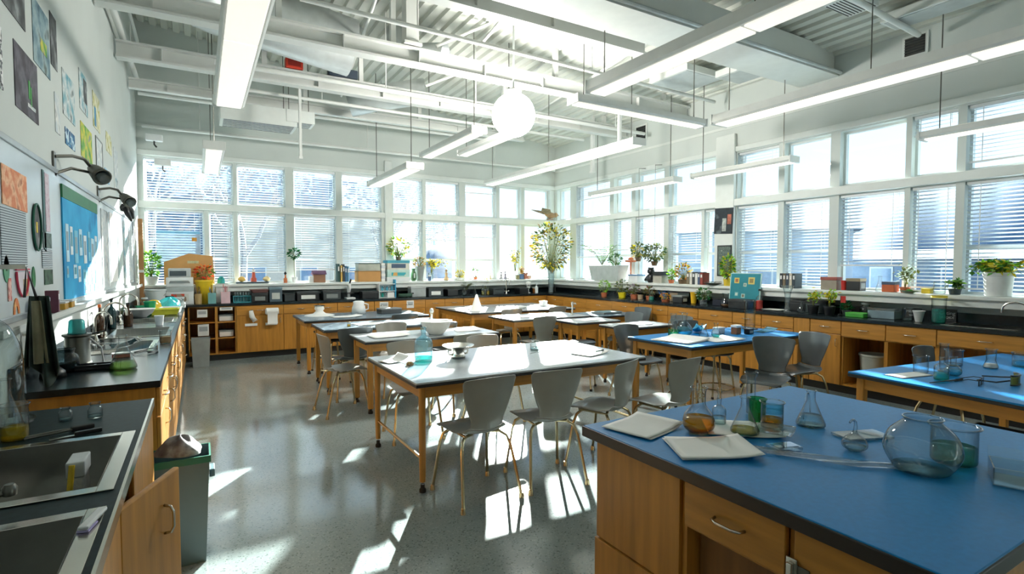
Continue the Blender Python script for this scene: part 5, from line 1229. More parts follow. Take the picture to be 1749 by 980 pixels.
def bundle(label, loc, r, h, m, seed, name='cloth_bundle'):
    rd = random.Random(seed); t = thing(name, label, 'cloth', loc); ph = [rd.uniform(0,6) for _ in range(4)]
    MB().grid(lambda u,v: ((r*(1-.25*math.sin(v*7+ph[0])*.4))*math.cos(2*PI*u)*math.cos(v*PI/2*.98)*(1+.15*math.sin(6*PI*u+ph[1])), r*math.sin(2*PI*u)*math.cos(v*PI/2*.98)*(1+.15*math.sin(4*PI*u+ph[2])), .002+h*math.sin(v*PI/2)*(1+.15*math.sin(8*PI*u+ph[3]))), 24, 9).build('folds', m, t, 'all')
    return t
bundle('crumpled teal plastic bag in the heap past the far sink', (-.34,8.55,CZ), .14, .16, mat('teal_bag', (60,190,196), .35, var=.3, scale=20), 1)
bundle('crumpled yellow cloth in the heap past the far sink', (-.52,8.35,CZ), .11, .14, mat('yellow_cloth', (224,184,50), .7, var=.2), 2)
bundle('crumpled white and black bag at the far end of the heap', (-.3,8.95,CZ), .13, .12, pattern('bag_white', [(226,230,228),(120,130,130),(236,238,236)], 8, kind='noise'), 3)
tray('wire_basket', 'white latticed basket at the far end of the sink counter', 'basket', (-.29,9.32,CZ), (.18,.2,.13), pattern('lattice_white', [(226,230,228),(226,230,228),(130,140,140)], 40), 0, pattern_m=WHITEPL)
tray('plastic_tray', 'green flat tray under the edge of the teal bag', 'tray', (-.63,8.7,CZ), (.22,.2,.06), mat('tray_green', (40,150,110), .4), .2)
tub('pail', 'white pail with folded rim in the far counter corner', 'pail', (-.55,9.25,CZ), .26, .1, .13, WHITEPL, handle=True)
jar('clear glass jar stacked by the white pail', (-.66,8.95,CZ), .14, .05, CLEARL, .3, lid=WHITEPL); tub('cook_pot', 'black pot at the back corner of the sink counter', 'pot', (-.42,9.56,CZ), .14, .08, .09, BLACK)
# ------------------------------------------------------------------ near sinks counter
beaker('slim beaker of yellow liquid on the near sink counter', (-.575,2.5,CZ), .125, .04, YELLOW, .36)
jar('first tiny clear jar on the near sink counter', (-.47,2.71,CZ), .05, .022, CLEARL, .2); jar('second tiny clear jar, taller, on the near sink counter', (-.375,2.7,CZ), .06, .025, CLEARL, .2)
t = thing('tongs', 'dark steel tongs with a black grip lying by the yellow beaker', 'tongs', (-.46,2.5,CZ), .35)
for s in (-1,1): MB().tube([(-.09,s*.012,.006),(0,s*.014,.008),(.08,s*.003,.007)], .004, 6).build('arm', STEELD, t, True)
MB().box(.04,.11,-.012,.012,0,.016,.004).build('grip', RUBBER, t)
t = thing('glass_rod', 'black handled knife lying beside the tongs', 'knife', (-.4,2.44,CZ), .3); MB().box(-.07,.0,-.008,.008,.001,.004,.001).build('blade', CHROME, t); MB().box(.0,.08,-.008,.008,0,.014,.003).build('handle', BLACK, t)
boxy('sponge', 'white sponge block standing in the corner of the first near sink', 'sponge', (-.345,2.15,.706), (.04,.1,.2), mat('sponge_white', (228,230,226), .9, bump=.5, scale=60), .0, lid=mat('sponge_pale', (206,212,214), .9))
t = thing('brush', 'yellow handled brush resting beside the white sponge', 'brush', (-.36,2.03,.707), .2); MB().tube([(0,0,0.006),(.01,.03,.1),(.02,.05,.195)], .008, 8).build('handle', mat('brush_yellow', (224,190,50), .4), t, True); MB().lathe([(0,0),(.018,.0),(.02,.03),(.012,.04),(0,.04)], 10).build('bristles', WHITEPL, t, True)
t = thing('scrub_brush', 'white and lilac scrub brush lying on the nearest sink rim', 'brush', (-.232,1.58,.906), 1.35); MB().box(-.05,.06,-.011,.011,.004,.014,.004).build('handle', WHITEPL, t); MB().box(-.05,.0,-.012,.012,-.0,.0038).build('bristles', mat('bristle_lilac', (190,180,226), .8), t)
t = thing('bell_jar', 'tall clear glass bell jar at the edge of the near sink counter', 'jar', (-.7,2.78,CZ))
MB().lathe(smooth_prof([(.105,0),(.1,.02),(.098,.16),(.09,.28),(.06,.37),(.025,.41),(.02,.43)])+[(0,.435)], 36).build('dome', BIGG, t, 'all'); MB().lathe([(0,.43),(.014,.435),(.024,.455),(.014,.478),(0,.48)], 16).build('knob', LABG, t, 'all'); MB().lathe([(0,0),(.125,0),(.125,.008),(.106,.01),(0,.01)], 32).build('base_ring', LABG2, t, True)
erlen('small conical flask standing in front of the bell jar', (-.62,2.6,CZ), .2, .055, CLEARL, .12, .3)
# bin between the counters
t = thing('trash_bin', 'tall grey trash bin with a green rim standing between the sink counters', 'bin', (-.1,3.19,0))
b = MB(); w0, d0, w1, d1, h = .1, .085, .125, .105, .55
o = [(-w0,-d0,0),(w0,-d0,0),(w0,d0,0),(-w0,d0,0)]; u = [(-w1,-d1,h),(w1,-d1,h),(w1,d1,h),(-w1,d1,h)]
for i in range(4): b.face(o[i],o[(i+1)%4],u[(i+1)%4],u[i])
b.face(*o); bmesh.ops.remove_doubles(b.bm, verts=b.bm.verts, dist=1e-5); b.build('body', mat('bin_grey', (84,106,110), .35, var=.05), t, mods=(('solid', .004),))
b = MB()
for q in ((-w1-.008,w1+.008,-d1-.008,-d1),(-w1-.008,w1+.008,d1,d1+.008),(-w1-.008,-w1,-d1,d1),(w1,w1+.008,-d1,d1)): b.box(*q,h-.03,h+.004)
b.build('rim', mat('bin_green', (24,104,84), .4), t); MB().box(w1-.0,w1+.025,-.05,.05,h-.13,h-.09,.004).build('handle', mat('bin_grey', (96,106,104)), t)
bundle('dark crumpled rubbish piled over the tall grey bin', (-.1,3.19,.556), .095, .08, pattern('rubbish', [(60,48,50),(110,100,100),(170,170,170),(40,34,36)], 9, kind='noise'), 6, 'rubbish')
tray('waste_basket', 'pale tapered waste basket on the floor at the far sink counter end', 'basket', (-.0,9.2,0), (.24,.22,.42), mat('basket_grey', (150,160,160), .5), 0)
boxy('floor_box', 'dark box standing on the floor against the sink counter', 'box', (-.02,8.6,0), (.2,.25,.2), mat('dark_teal_box', (50,80,76), .6), 0, lid=BLACK) if 0 else None
# ------------------------------------------------------------------ back counter (y about 9.75) and back sill (y about 10.05)
boxy('storage_box', 'white storage box with stuck on pictures under the printer', 'box', (-.26,9.82,CZ), (.36,.3,.27), WHITEPL, 0, lid=mat('lid_grey', (176,182,180)), front=pattern('stuck_pictures', [(206,80,60),(230,230,226),(40,140,150),(216,216,210),(160,140,120)], 16))
t = thing('printer', 'white printer with a grey front stacked on the picture box', 'printer', (-.26,9.84,1.1735))
MB().box(-.18,.18,-.14,.14,0,.15,.012).build('body', WHITEPL, t); MB().box(-.15,.15,-.12,.12,.1505,.29,.015).build('scanner_lid', mat('printer_grey', (190,194,194), .4), t); MB().box(-.13,.09,-.128,-.1205,.17,.25,.003).build('front_panel', mat('panel_dark', (70,80,86), .3), t); MB().prism([(-.14,-.145,.06),(.14,-.145,.06),(.12,-.23,.1),(-.12,-.23,.1)], (0,0,.004)).build('paper_tray', WHITEPL, t)
t = thing('cardboard_sheet', 'big torn cardboard sheet leaning behind the printer', 'cardboard', (-.14,10.09,SZ)); t.rotation_euler = (-.09,0,0)
MB().prism([(-.34,0,0),(.36,0,0),(.34,0,.46),(.0,0,.5),(-.1,0,.46),(-.34,0,.36)], (0,.008,0)).build('sheet', CARD, t); MB().box(-.02,.14,-.002,-.0005,.34,.38).build('sticker', pattern('sticker_green', [(60,130,100),(200,190,150),(40,90,80)], 30, kind='noise'), t)
plant('bright bushy plant in a pale pot in the back corner window', (-.64,10.04,SZ), (.07,.09,.13,WHITEPOT), 'bush', .38, .11, 190, .07, (LB,LG), 11)
tub('bucket', 'yellow bucket behind the pen holders on the back counter', 'bucket', (.07,9.93,CZ), .37, .1, .13, mat('bucket_yellow', (232,196,40), .4))
plant('red and orange flower bunch standing in the yellow bucket', (.07,9.93,CZ+.375), None, 'bush', .22, .12, 140, .06, (mat('petal_red', (206,60,40), .6, transl=.3), LG, mat('petal_orange', (230,130,50), .6, transl=.3)), 12, name='flower_bunch')
boxy('tissue_box', 'white tissue box with teal tissues behind the pen holders', 'box', (.315,9.98,CZ), (.17,.14,.31), WHITEPL, 0, lid=mat('lid_grey', (176,182,180)))
bundle('teal tissue sprouting from the white tissue box', (.315,9.98,CZ+.311), .06, .1, mat('teal_tissue', (70,180,180), .8, transl=.3), 14, 'tissue')
def pens(label, loc, h, r, m, cols, seed, sq=False):
    t = thing('pen_holder', label, 'pen holder', loc); rd = random.Random(seed)
    if sq: MB().box(-r,r,-r,-r+.004,0,h).box(-r,r,r-.004,r,0,h).box(-r,-r+.004,-r+.004,r-.004,0,h).box(r-.004,r,-r+.004,r-.004,0,h).box(-r+.004,r-.004,-r+.004,r-.004,0,.004).build('cup', m, t)
    else: MB().lathe([(0,0),(r,0),(r,h),(r-.004,h),(r-.004,.005),(0,.005)], 20).build('cup', m, t, True)
    for k in range(9):
        a = rd.uniform(0,2*PI); q = r*.4
        MB().tube([(q*math.cos(a)*.5,q*math.sin(a)*.5,.008),(q*1.7*math.cos(a),q*1.7*math.sin(a),h*rd.uniform(1.25,1.75))], .005, 6).build('pen', cols[k % len(cols)], t, True)
PC = [mat('pen_red', (190,50,50)), mat('pen_white', (220,220,216)), mat('pen_black', (40,40,44)), mat('pen_brown', (150,110,80))]
pens('brass brown pen holder by the picture box', (-.02,9.74,CZ), .16, .05, mat('holder_tan', (180,150,100), .5), [PC[2], PC[3]], 1)
pens('teal square pen holder between the tan and pink holders', (.17,9.74,CZ), .17, .055, mat('holder_teal', (110,160,160), .5), PC[1:3], 2, True)
pens('pink and white square holder with a red marker', (.36,9.76,CZ), .18, .065, mat('holder_pink', (226,190,196), .5), [PC[0], PC[1]], 3, True)
t = thing('tube_rack', 'teal rack full of test tubes on the back counter', 'rack', (.6,9.76,CZ)); MB().box(-.13,.13,-.05,.05,0,.01).box(-.13,.13,-.05,.05,.1,.108).box(-.13,-.122,-.05,.05,.01,.1).box(.122,.13,-.05,.05,.01,.1).box(-.122,.122,.04,.048,.01,.1).build('frame', mat('rack_teal', (70,160,170), .4), t)
for k in range(6): MB().lathe([(0,.012),(.012,.016),(.012,.17),(.014,.175)], 12, (-.1+.04*k,0,0)).build('test_tube', LABG2, t, 'all')
tray('storage_tray', 'maroon tray lying over a black box on the back counter', 'tray', (.86,9.78,CZ+.155), (.26,.2,.05), mat('tray_maroon', (104,70,66), .5), .1)
boxy('black_bin', 'black storage bin under the maroon tray', 'bin', (.86,9.78,CZ), (.24,.22,.15), BLACK, 0, lid=mat('lid_black', (44,48,50)), front=GREYPL)
boxy('document_box', 'dark framed box with a pale front panel on the back counter', 'box', (1.1,9.76,CZ), (.19,.2,.24), mat('slate_blue_box', (70,88,98), .5), 0, lid=mat('lid_slate', (110,134,144)), front=mat('panel_pale', (190,194,188)), lidh=.15)
darks = [(1.32,.16,.12,'flat dark box beside the pale fronted box'),(1.62,.36,.15,'long black box below the third back window'),(2.02,.3,.16,'black box just left of the microscope'),(2.7,.3,.13,'black crate right of the microscope'),(3.98,.3,.16,'black box with a white sticker beyond the grey case'),(4.34,.22,.13,'black tool box with orange handles'),(5.38,.26,.12,'grey black box near the slim upright tap'),(6.0,.22,.12,'dark box below the big leafy vase')]
for k, (x, w, h, lb) in enumerate(darks): boxy('black_bin', lb, 'bin', (x,9.82,CZ), (w,.22,h), BLACK if k % 2 else mat('bin_charcoal', (50,58,60), .5), 0, lid=mat('lid_black', (44,48,50)), front=PAPER if k in (1,4) else (GREYPL if k in (2,) else None), lidh=.2)
t = thing('microscope', 'white microscope standing among the black boxes', 'microscope', (2.34,9.78,CZ))
MB().box(-.08,.08,-.1,.1,0,.03,.008).build('foot', WHITEPL, t); MB().tube([(0,.07,.03),(0,.09,.16),(0,.05,.26)], .026, 10).build('arm', WHITEPL, t, True); MB().box(-.06,.06,-.08,.05,.1,.115,.003).build('stage', BLACK, t)
M_ = Matrix.Translation((0,-.0,.2)); MB().lathe([(0,-.07),(.012,-.07),(.022,-.03),(.026,0),(.026,.1),(0,.1)], 14, M=M_).build('tube', WHITEPL, t, True); MB().tube([(0,0,.28),(0,-.09,.35)], .016, 10).build('eyepiece', BLACK, t, True)
for s in (-1,1): MB().lathe([(0,0),(.022,0),(.022,.02),(0,.02)], 12, M=Matrix.Translation((s*.026,.08,.1)) @ Matrix.Rotation(s*PI/2,4,'Y')).build('focus_knob', BLACK, t, True)
t = thing('tube_rack', 'pale shelved rack with a blue side and white notice', 'rack', (3.02,9.8,CZ)); MB().box(-.16,.16,.06,.07,0,.26).box(-.16,-.15,-.07,.06,0,.26).box(-.15,.15,-.07,.06,.0,.01).box(-.15,.15,-.07,.06,.12,.13).box(-.15,.15,-.07,.06,.25,.26).build('frame', WHITEPL, t); MB().box(.15,.165,-.07,.07,0,.34).build('side_panel', mat('side_blue', (50,160,200), .4), t); MB().box(.0,.13,-.075,-.071,.0,.1).build('notice', PAPER, t)
for k in range(6): MB().lathe([(0,0),(.018,0),(.018,.07),(.008,.08),(.008,.09),(0,.09)], 10, (-.12+.045*k,-.0,.131)).build('vial', [LABG2, AQUA][k % 2], t, 'all')
for k in range(3): MB().lathe([(0,0),(.022,0),(.022,.07),(0,.09)], 10, (-.12+.05*k,0,.0105)).build('vial', [LABG2, TEAL][k % 2], t, 'all')
t = thing('coil_hose', 'green black coiled hose beside the grey case', 'hose', (3.36,9.72,CZ)); n = 60; MB().tube([(.13*math.cos(2*PI*i/20), .09*math.sin(2*PI*i/20), .012+.02*i/20) for i in range(n+1)], .009, 6).build('coil', mat('hose_green', (60,92,76), .5), t, True); MB().tube([(.13,0,.072),(.16,-.02,.072)], .012, 8).build('nozzle', BLACK, t, True)
boxy('document_box', 'pale grey case standing by the coiled hose', 'case', (3.64,9.86,CZ), (.3,.2,.2), mat('case_pale', (160,166,166), .5), 0, lid=mat('case_pale_lid', (176,180,180)), lidh=.2)
for k, (x, h, r, lq, lb, kind) in enumerate([(4.62,.16,.05,CLEARL,'clear round flask first of the glass group on the back counter','r'),(4.85,.2,.05,None,'clear conical flask second of the glass group on the back counter','e'),(5.04,.2,.035,OLIVE,'slim olive bottle of the glass group on the back counter','b'),(5.16,.18,.035,YELLOW,'small yellow bottle of the glass group on the back counter','b')]):
    p = (x,9.78,CZ)
    (roundflask if kind == 'r' else erlen if kind == 'e' else bottle)(lb, p, h, r, lq, .4)
plant('dark spiky plant amid the glass group on the back counter', (4.74,9.95,CZ), (.06,.08,.1,BLACK), 'fern', .22, .16, 120, .05, (LD,LO), 21)
plant('pale green sprigs standing behind the small yellow bottle', (5.2,9.98,CZ), (.04,.05,.1,LABG2), 'spray', .26, .1, 100, .035, (LO,LY), 22)
t = thing('skull_model', 'small white skull model on a stand below the big vase', 'model', (6.2,9.86,CZ)); MB().lathe([(0,0),(.05,0),(.05,.012),(.012,.016),(.012,.1),(0,.1)], 14).build('stand', WHITEPL, t, True); MB().lathe(smooth_prof([(.005,.1),(.035,.105),(.04,.14),(.065,.18),(.06,.225),(.03,.25),(.001,.255)]), 18).build('skull', WHITEPOT, t, 'all')
for s in (-1,1): MB().lathe([(0,0),(.014,0),(.01,.004),(0,.004)], 10, M=Matrix.Translation((s*.024,-.056,.175)) @ Matrix.Rotation(PI/2,4,'X')).build('eye_socket', BLACK, t)
bottle('white spray bottle at the far end of the back counter', (6.36,9.78,CZ), .2, .035, None, 0, cap=WHITEPL, m=WHITEPL); boxy('spice_box', 'small orange brown box by the white spray bottle', 'box', (6.44,9.95,CZ), (.08,.1,.12), mat('box_orange', (190,120,60), .6), 0, lid=WHITEPL)
# sill
SY = 10.04
t = thing('hanging_sheet', 'grey blue translucent sheet taped inside the first lower back window', 'sheet', (-.27,10.17,1.78)); MB().box(-.3,.3,0,.003,-.28,.28).build('sheet', mat('sheet_grey_blue', (180,196,210), .7, transl=.4), t); MB().box(-.3,.3,-.002,-.0002,.24,.28).build('tape_band', mat('band_blue', (120,180,220), .6), t); MB().box(.18,.25,-.002,-.0002,.12,.18).build('sticker', mat('sticker_orange', (206,140,50)), t)
boxy('planter_box', 'low dark tray on the sill under the third back window', 'tray', (.78,SY,SZ), (.5,.14,.03), mat('tray_dark', (70,84,94), .5), 0, lid=mat('tray_dark_lid', (84,100,110)))
for k, (x, c, lb) in enumerate([(.62,(226,180,90),'first small orange shell ornament on the low dark sill tray'),(1.0,(230,206,150),'cream flower ornament at the end of the low dark sill tray')]):
    t = thing('ornament', lb, 'ornament', (x,SY,SZ+.0305)); MB().lathe(smooth_prof([(.02,0),(.05,.02),(.06,.05),(.03,.08),(.001,.09)]), 14).build('shell', mat('orn_%d' % k, c, .6), t, 'all'); MB().tube([(-.03,0,.06),(.0,0,.1),(.03,0,.06)], .008, 6).build('crest', WHITEPOT, t, True)
t = thing('ornament', 'little red lighthouse ornament on the low dark sill tray', 'ornament', (.8,SY,SZ+.0305)); MB().lathe([(0,0),(.045,0),(.045,.06),(.03,.065),(.022,.16),(0,.16)], 14).build('tower', mat('tower_red', (196,90,70), .6), t, True); MB().lathe([(0,.16),(.028,.16),(.028,.17),(.018,.2),(0,.23)], 14).build('cap', mat('tower_white', (230,226,220)), t, True)
t = thing('figurine', 'small dark figurine by the ball topped tree', 'figurine', (1.3,SY,SZ)); MB().lathe([(0,0),(.03,0),(.03,.08),(.012,.09),(.015,.13),(0,.15)], 12).build('body', TERRA, t, True); MB().lathe([(0,.14),(.02,.15),(.024,.17),(.012,.19),(0,.195)], 12).build('head', BLACK, t, 'all')
plant('ball topped little green tree on a thin stem', (1.45,SY,SZ), (.035,.045,.1,WHITEPOT), 'ball', .5, .085, 160, .05, (LT,LD), 31)
t = thing('model_house', 'purple brown model house on the back sill', 'model', (1.86,SY,SZ)); MB().box(-.1,.1,-.07,.07,0,.14).build('walls', mat('house_brown', (150,110,84), .7), t); MB().prism([(-.12,-.09,.141),(.12,-.09,.141),(.12,.0,.2),(-.12,.0,.2)], (0,.0,.012)).prism([(-.12,.09,.141),(.12,.09,.141),(.12,.005,.2),(-.12,.005,.2)], (0,0,.012)).build('roof', mat('house_purple', (104,70,96), .6), t); MB().box(-.17,-.102,-.06,.06,0,.11).build('annex', WHITEPOT, t)
BC = [(30,70,64),(206,166,84),(60,66,70),(60,110,150),(90,140,170)]
for k, (x, h, w) in enumerate([(2.19,.33,.035),(2.24,.3,.03),(2.282,.32,.028),(2.32,.29,.03),(2.36,.28,.03)]): book(['dark green tall book first in the back sill row','tan book second in the back sill row','charcoal book third in the back sill row','blue book fourth in the back sill row','pale blue book last in the back sill row'][k], (x,SY,SZ+.004), (w,.17,h), mat('bookc_%d' % k, BC[k], .6), 0, 0, 'books on the back sill')
boxy('carton', 'plain brown carton on the back sill', 'carton', (2.74,SY+.0,SZ), (.42,.26,.2), CARD, 0, flaps=False, lid=mat('carton_top', (176,134,84), .8), lidh=.06)
boxy('carton', 'grey green carton with dark lines stacked on the plain brown carton', 'carton', (2.74,SY,SZ+.2005), (.4,.25,.15), mat('carton_grey', (170,172,160), .7), 0, lid=mat('lid_dark_green', (66,88,84)), lidh=.14)
t = thing('paper_stack', 'tall pile of white pads between the cartons', 'paper', (3.0,SY-.02,SZ));
for k in range(7): MB().box(-.035+.004*(k % 2),.035+.004*(k % 3),-.1,.1,.05*k+.0005*k,.05*k+.0485).build('pad', [PAPER, mat('pad_grey', (206,210,214))][k % 2], t)
boxy('carton', 'white low carton at the bottom of the teal lidded stack', 'carton', (3.3,SY,SZ), (.46,.26,.08), WHITEPL, 0, lid=PAPER); boxy('carton', 'carton with teal and tan picture in the teal lidded stack', 'carton', (3.3,SY,SZ+.0805), (.44,.25,.14), mat('carton_mint', (176,206,196), .7), 0, lid=mat('carton_mint_lid', (190,214,206)), front=pattern('carton_print', [(60,160,170),(206,160,90),(210,206,180)], 7))
boxy('carton', 'upper pale carton with a wide teal lid on the back sill', 'carton', (3.3,SY,SZ+.221), (.44,.25,.18), mat('carton_cream', (206,206,192), .7), 0, lid=mat('lid_teal', (60,150,170), .5), front=mat('label_navy', (60,80,104)), lidh=.3)
plant('yellow flowering spray in a pot on top of the teal lidded stack', (3.34,SY,SZ+.4015), (.045,.055,.07,mat('pot_brown', (104,84,60))), 'bush', .36, .2, 260, .055, (LY,LG,LO), 33)
t = thing('green_vase', 'leaning green leaf vase right of the carton stacks', 'vase', (3.62,SY-.06,SZ)); MB().lathe(smooth_prof([(.04,0),(.055,.05),(.05,.14),(.03,.2),(.04,.24)]), 18).build('vase_body', mat('vase_green', (60,100,60), .4, var=.4, scale=14), t, 'all'); MB().box(-.012,.012,-.062,-.052,.06,.15).build('ornament', WHITEPOT, t)
plant('orange potted flowers in a hanging basket shaped pot', (3.78,SY+.02,SZ), (.06,.09,.28,GREYPL), 'bush', .2, .12, 130, .05, (mat('petal_amber', (220,150,60), .6, transl=.3), LO), 34)
plant('yellow lily spray in a clear tumbler by the grey pot', (4.0,SY-.02,SZ), (.045,.055,.16,LABG2), 'spray', .3, .2, 130, .06, (LY,LO), 35, lean=(.12,0))
boxy('small_bottle_box', 'small navy bottle box at the foot of the lily tumbler', 'box', (3.93,SY-.12,SZ), (.05,.05,.11), mat('navy_small', (80,104,140)), 0, lid=WHITEPL)
orn = [(4.34,'toy','small toy cluster on the sunlit back sill',(190,160,120)),(5.36,'toy','thin pale figurine on the sunlit back sill',(206,190,160)),(5.62,'toy','grey squat ornament on the sunlit back sill',(150,150,156)),(5.72,'toy','slim purple grey figurine on the sunlit back sill',(140,136,150))]
for k, (x, nm, lb, c) in enumerate(orn):
    t = thing('figurine', lb, 'figurine', (x,SY,SZ)); s = [1.5,.9,1.1,1.2][k]; MB().lathe([(0,0),(.035*s,0),(.03*s,.03*s),(.014*s,.06*s),(.022*s,.09*s),(.01*s,.11*s),(0,.115*s)], 12).build('body', mat('fig_%d' % k, c, .6), t, 'all'); MB().lathe([(0,.11*s),(.016*s,.12*s),(.016*s,.14*s),(0,.155*s)], 10).build('head', mat('figh_%d' % k, tuple(int(q*.8) for q in c), .6), t, 'all')
plant('round yellow flower clump on the sunlit back sill', (4.64,SY,SZ), (.05,.06,.05,WHITEPOT), 'bush', .15, .09, 120, .04, (LY,), 36); plant('small dark green potted sprig on the sunlit back sill', (5.0,SY,SZ), (.03,.04,.06,TERRA), 'bush', .18, .06, 60, .04, (LT,LO), 37)
for k, (x, c, h, lb) in enumerate([(6.02,(150,146,110),.09,'olive block in the sunlit sill group'),(6.13,(90,120,160),.11,'blue block in the sunlit sill group'),(6.23,(170,110,90),.14,'terracotta tall block in the sunlit sill group'),(6.33,(190,160,140),.08,'pale block in the sunlit sill group')]): boxy('sill_box', lb, 'box', (x,SY,SZ), (.08,.08,h), mat('sillb_%d' % k, c, .6), 0, lid=mat('sillbl_%d' % k, tuple(int(q*.85) for q in c)), lidh=.2)
plant('amber flower tops over the sunlit sill group', (6.2,SY+.1,SZ), (.025,.03,.08,WHITEPOT), 'spray', .16, .07, 70, .04, (LY,mat('petal_amber', (220,150,60), .6, transl=.3)), 38)
plant('big leafy bouquet in a tall clear vase in the far corner', (6.62,9.8,SZ-.3+.0), (.05,.06,.36,LABG2), 'spray', .85, .5, 520, .085, (LO,LD,LY,LV), 39) if 0 else None
plant('huge leafy bouquet in a tall glass vase at the far corner', (6.66,9.66,CZ), (.055,.07,.5,LABG2), 'bush', 1.05, .45, 760, .08, (LO,LD,LV,LY), 40)
plant('trailing yellow sprig hanging beside the huge bouquet', (5.98,10.05,SZ), (.03,.035,.1,WHITEPOT), 'spray', .62, .1, 150, .05, (LY,LO), 41)
t = thing('bird_model', 'brown model bird with spread wings perched on the corner rail', 'model', (6.86,10.0,ZM1)); MB().box(-.06,.06,-.05,.05,-.0,.02).build('perch', mat('perch_wood', (120,90,60)), t)
MB().tube([(.16,0,.1),(.08,0,.1),(0,0,.1),(-.1,0,.14),(-.2,.0,.2)], [.02,.06,.075,.05,.012], 12).build('body', mat('bird_brown', (150,120,86), .8, var=.3, scale=12), t, 'all')
for s in (-1,1): MB().prism([(0,s*.05,.13),(-.1,s*.16,.2),(-.36,s*.22,.22),(-.3,s*.1,.17),(-.14,s*.05,.12)], (0,0,.012)).build('wing', mat('bird_grey', (130,116,92), .8, var=.3, scale=16), t)
MB().lathe(smooth_prof([(.01,0),(.045,.03),(.05,.07),(.025,.1),(.001,.11)]), 14, M=Matrix.Translation((.16,0,.06))).build('head', mat('bird_brown', (150,120,86)), t, 'all'); MB().tube([(.2,0,.12),(.25,0,.1)], [.014,.003], 8).build('beak', BLACK, t)
MB().tube([(0,0,.02),(0,0,.07)], .01, 6).build('leg', BLACK, t)
# notices on the back cabinets and white gloves
def notice(label, x, z, w, h, m=PAPER, y=9.5575, name='hanging_notice'):
    t = thing(name, label, 'notice', (x,y,z), 0, 'notices taped on the cabinets'); MB().box(-w/2,w/2,0,.001,-h/2,h/2).build('sheet', m, t); MB().box(-w*.38,w*.38,-.0008,-.0001,-h*.1,h*.3).build('print', pattern('notice_ink', [(170,176,180),(226,226,222),(150,160,166)], 34, kind='wave'), t); return t
notice('white notice hung on the far corner shelf cabinet', .03, .76, .14, .12, y=9.575); notice('white sheet with a red top edge on the far corner shelf cabinet', .04, .5, .15, .18, y=9.575); notice('long white label on the narrow pigeonhole cabinet', .36, .82, .18, .05, y=9.575)
for k, (z, lb) in enumerate([(.64,'upper pale basket front in the narrow pigeonhole cabinet'),(.4,'lower pale basket front in the narrow pigeonhole cabinet')]): boxy('file_tray', lb, 'tray', (.36,9.78,[.621,.371][k]), (.2,.24,.1), WHITEPL, 0, lid=GREYPL, front=PAPER)
notice('white taped notice on the cabinet behind the paper cone table', 3.4, .78, .14, .14); notice('pale notice under the end of the long slate table line', 2.9, .78, .16, .12)
for k, (x, lb) in enumerate([(.72,'white glove pair hooked on the single wide oak door'),(1.02,'white towel roll holder hooked on the single wide oak door')]):
    t = thing('hung_gloves' if k == 0 else 'towel_holder', lb, 'glove' if k == 0 else 'towel', (x,9.546,.66))
    if k == 0:
        MB().tube([(-.01,-.03,.12),(0,-.035,.03),(.03,-.035,-.03)], [.03,.042,.035], 10).build('palm', PAPER, t, 'all')
        for f in range(4): MB().tube([(.0+.016*f,-.035,-.0),(.02+.018*f,-.035,-.07+.01*f)], .009, 6).build('finger', PAPER, t, 'all')
        MB().box(-.02,.02,-.03,0,.115,.13).build('hook', STEELD, t); MB().box(-.1,.08,-.012,-.001,-.13,-.09).build('label', PAPER, t)
    else:
        MB().lathe([(0,-.09),(.055,-.09),(.055,.09),(0,.09)], 18, M=Matrix.Translation((0,-.06,.1)) @ Matrix.Rotation(PI/2,4,'Y')).build('roll', PAPER, t, True); MB().box(-.1,-.092,-.07,0,.06,.14).box(.092,.1,-.07,0,.06,.14).build('bracket', WHITEPL, t); MB().grid(lambda u,v: ((u-.5)*.15, -.116+.02*math.sin(v*3), .1-v*.2), 4, 8).build('loose_end', PAPER, t, 'all'); MB().box(-.1,.08,-.012,-.001,-.13,-.09).build('label', PAPER, t)
# ------------------------------------------------------------------ right counter (x about 6.8) and side sill (x about 6.95)
SX = 6.98; RX = 6.82
tray('planter_trough', 'long grey trough holding ferns on the far side sill', 'trough', (SX-.02,8.12,SZ), (.24,.9,.3), mat('trough_grey', (176,184,182), .5), 0)
plant('tall feathery fern rising from the grey trough', (SX-.02,8.3,SZ+.305), None, 'fern', .5, .4, 260, .07, (LG,LB), 51); plant('dark low shrub in the end of the grey trough', (SX-.02,7.9,SZ+.305), None, 'bush', .2, .13, 150, .05, (LD,LG), 52)
t = thing('plant_stand', 'terracotta dish raised on a post beside the fern trough', 'stand', (SX,7.5,SZ)); MB().lathe([(0,0),(.05,0),(.05,.01),(.015,.015),(.015,.36),(.1,.37),(.11,.4),(.09,.4),(0,.385)], 18).build('stand_body', TERRA, t, True); MB().lathe([(0,.401),(.06,.41),(.03,.45),(0,.46)], 12).build('bulb', TERRA, t, 'all')
boxy('album_box', 'white blue ribbed file box at the foot of the fern trough', 'box', (SX-.02,7.32,SZ), (.2,.24,.14), WHITEPL, 0, lid=mat('lid_blue', (90,130,166)), lidh=.2)
t = thing('black_teddy', 'black bear shaped ornament on the side sill', 'ornament', (SX,6.98,SZ)); MB().lathe(smooth_prof([(.05,0),(.08,.05),(.07,.12),(.05,.15)]), 16).build('body', BLACK, t, 'all'); MB().lathe(smooth_prof([(.01,.14),(.06,.17),(.06,.22),(.02,.26),(.001,.262)]), 16).build('head', BLACK, t, 'all')
for s in (-1,1): MB().lathe(smooth_prof([(.005,0),(.02,.012),(.015,.03),(.001,.035)]), 10, (0,s*.045,.235)).build('ear', BLACK, t, 'all'); MB().tube([(0,s*.06,.12),(-.02,s*.1,.07),(-.04,s*.1,.03)], [.026,.022,.02], 8).build('arm', BLACK, t, 'all')
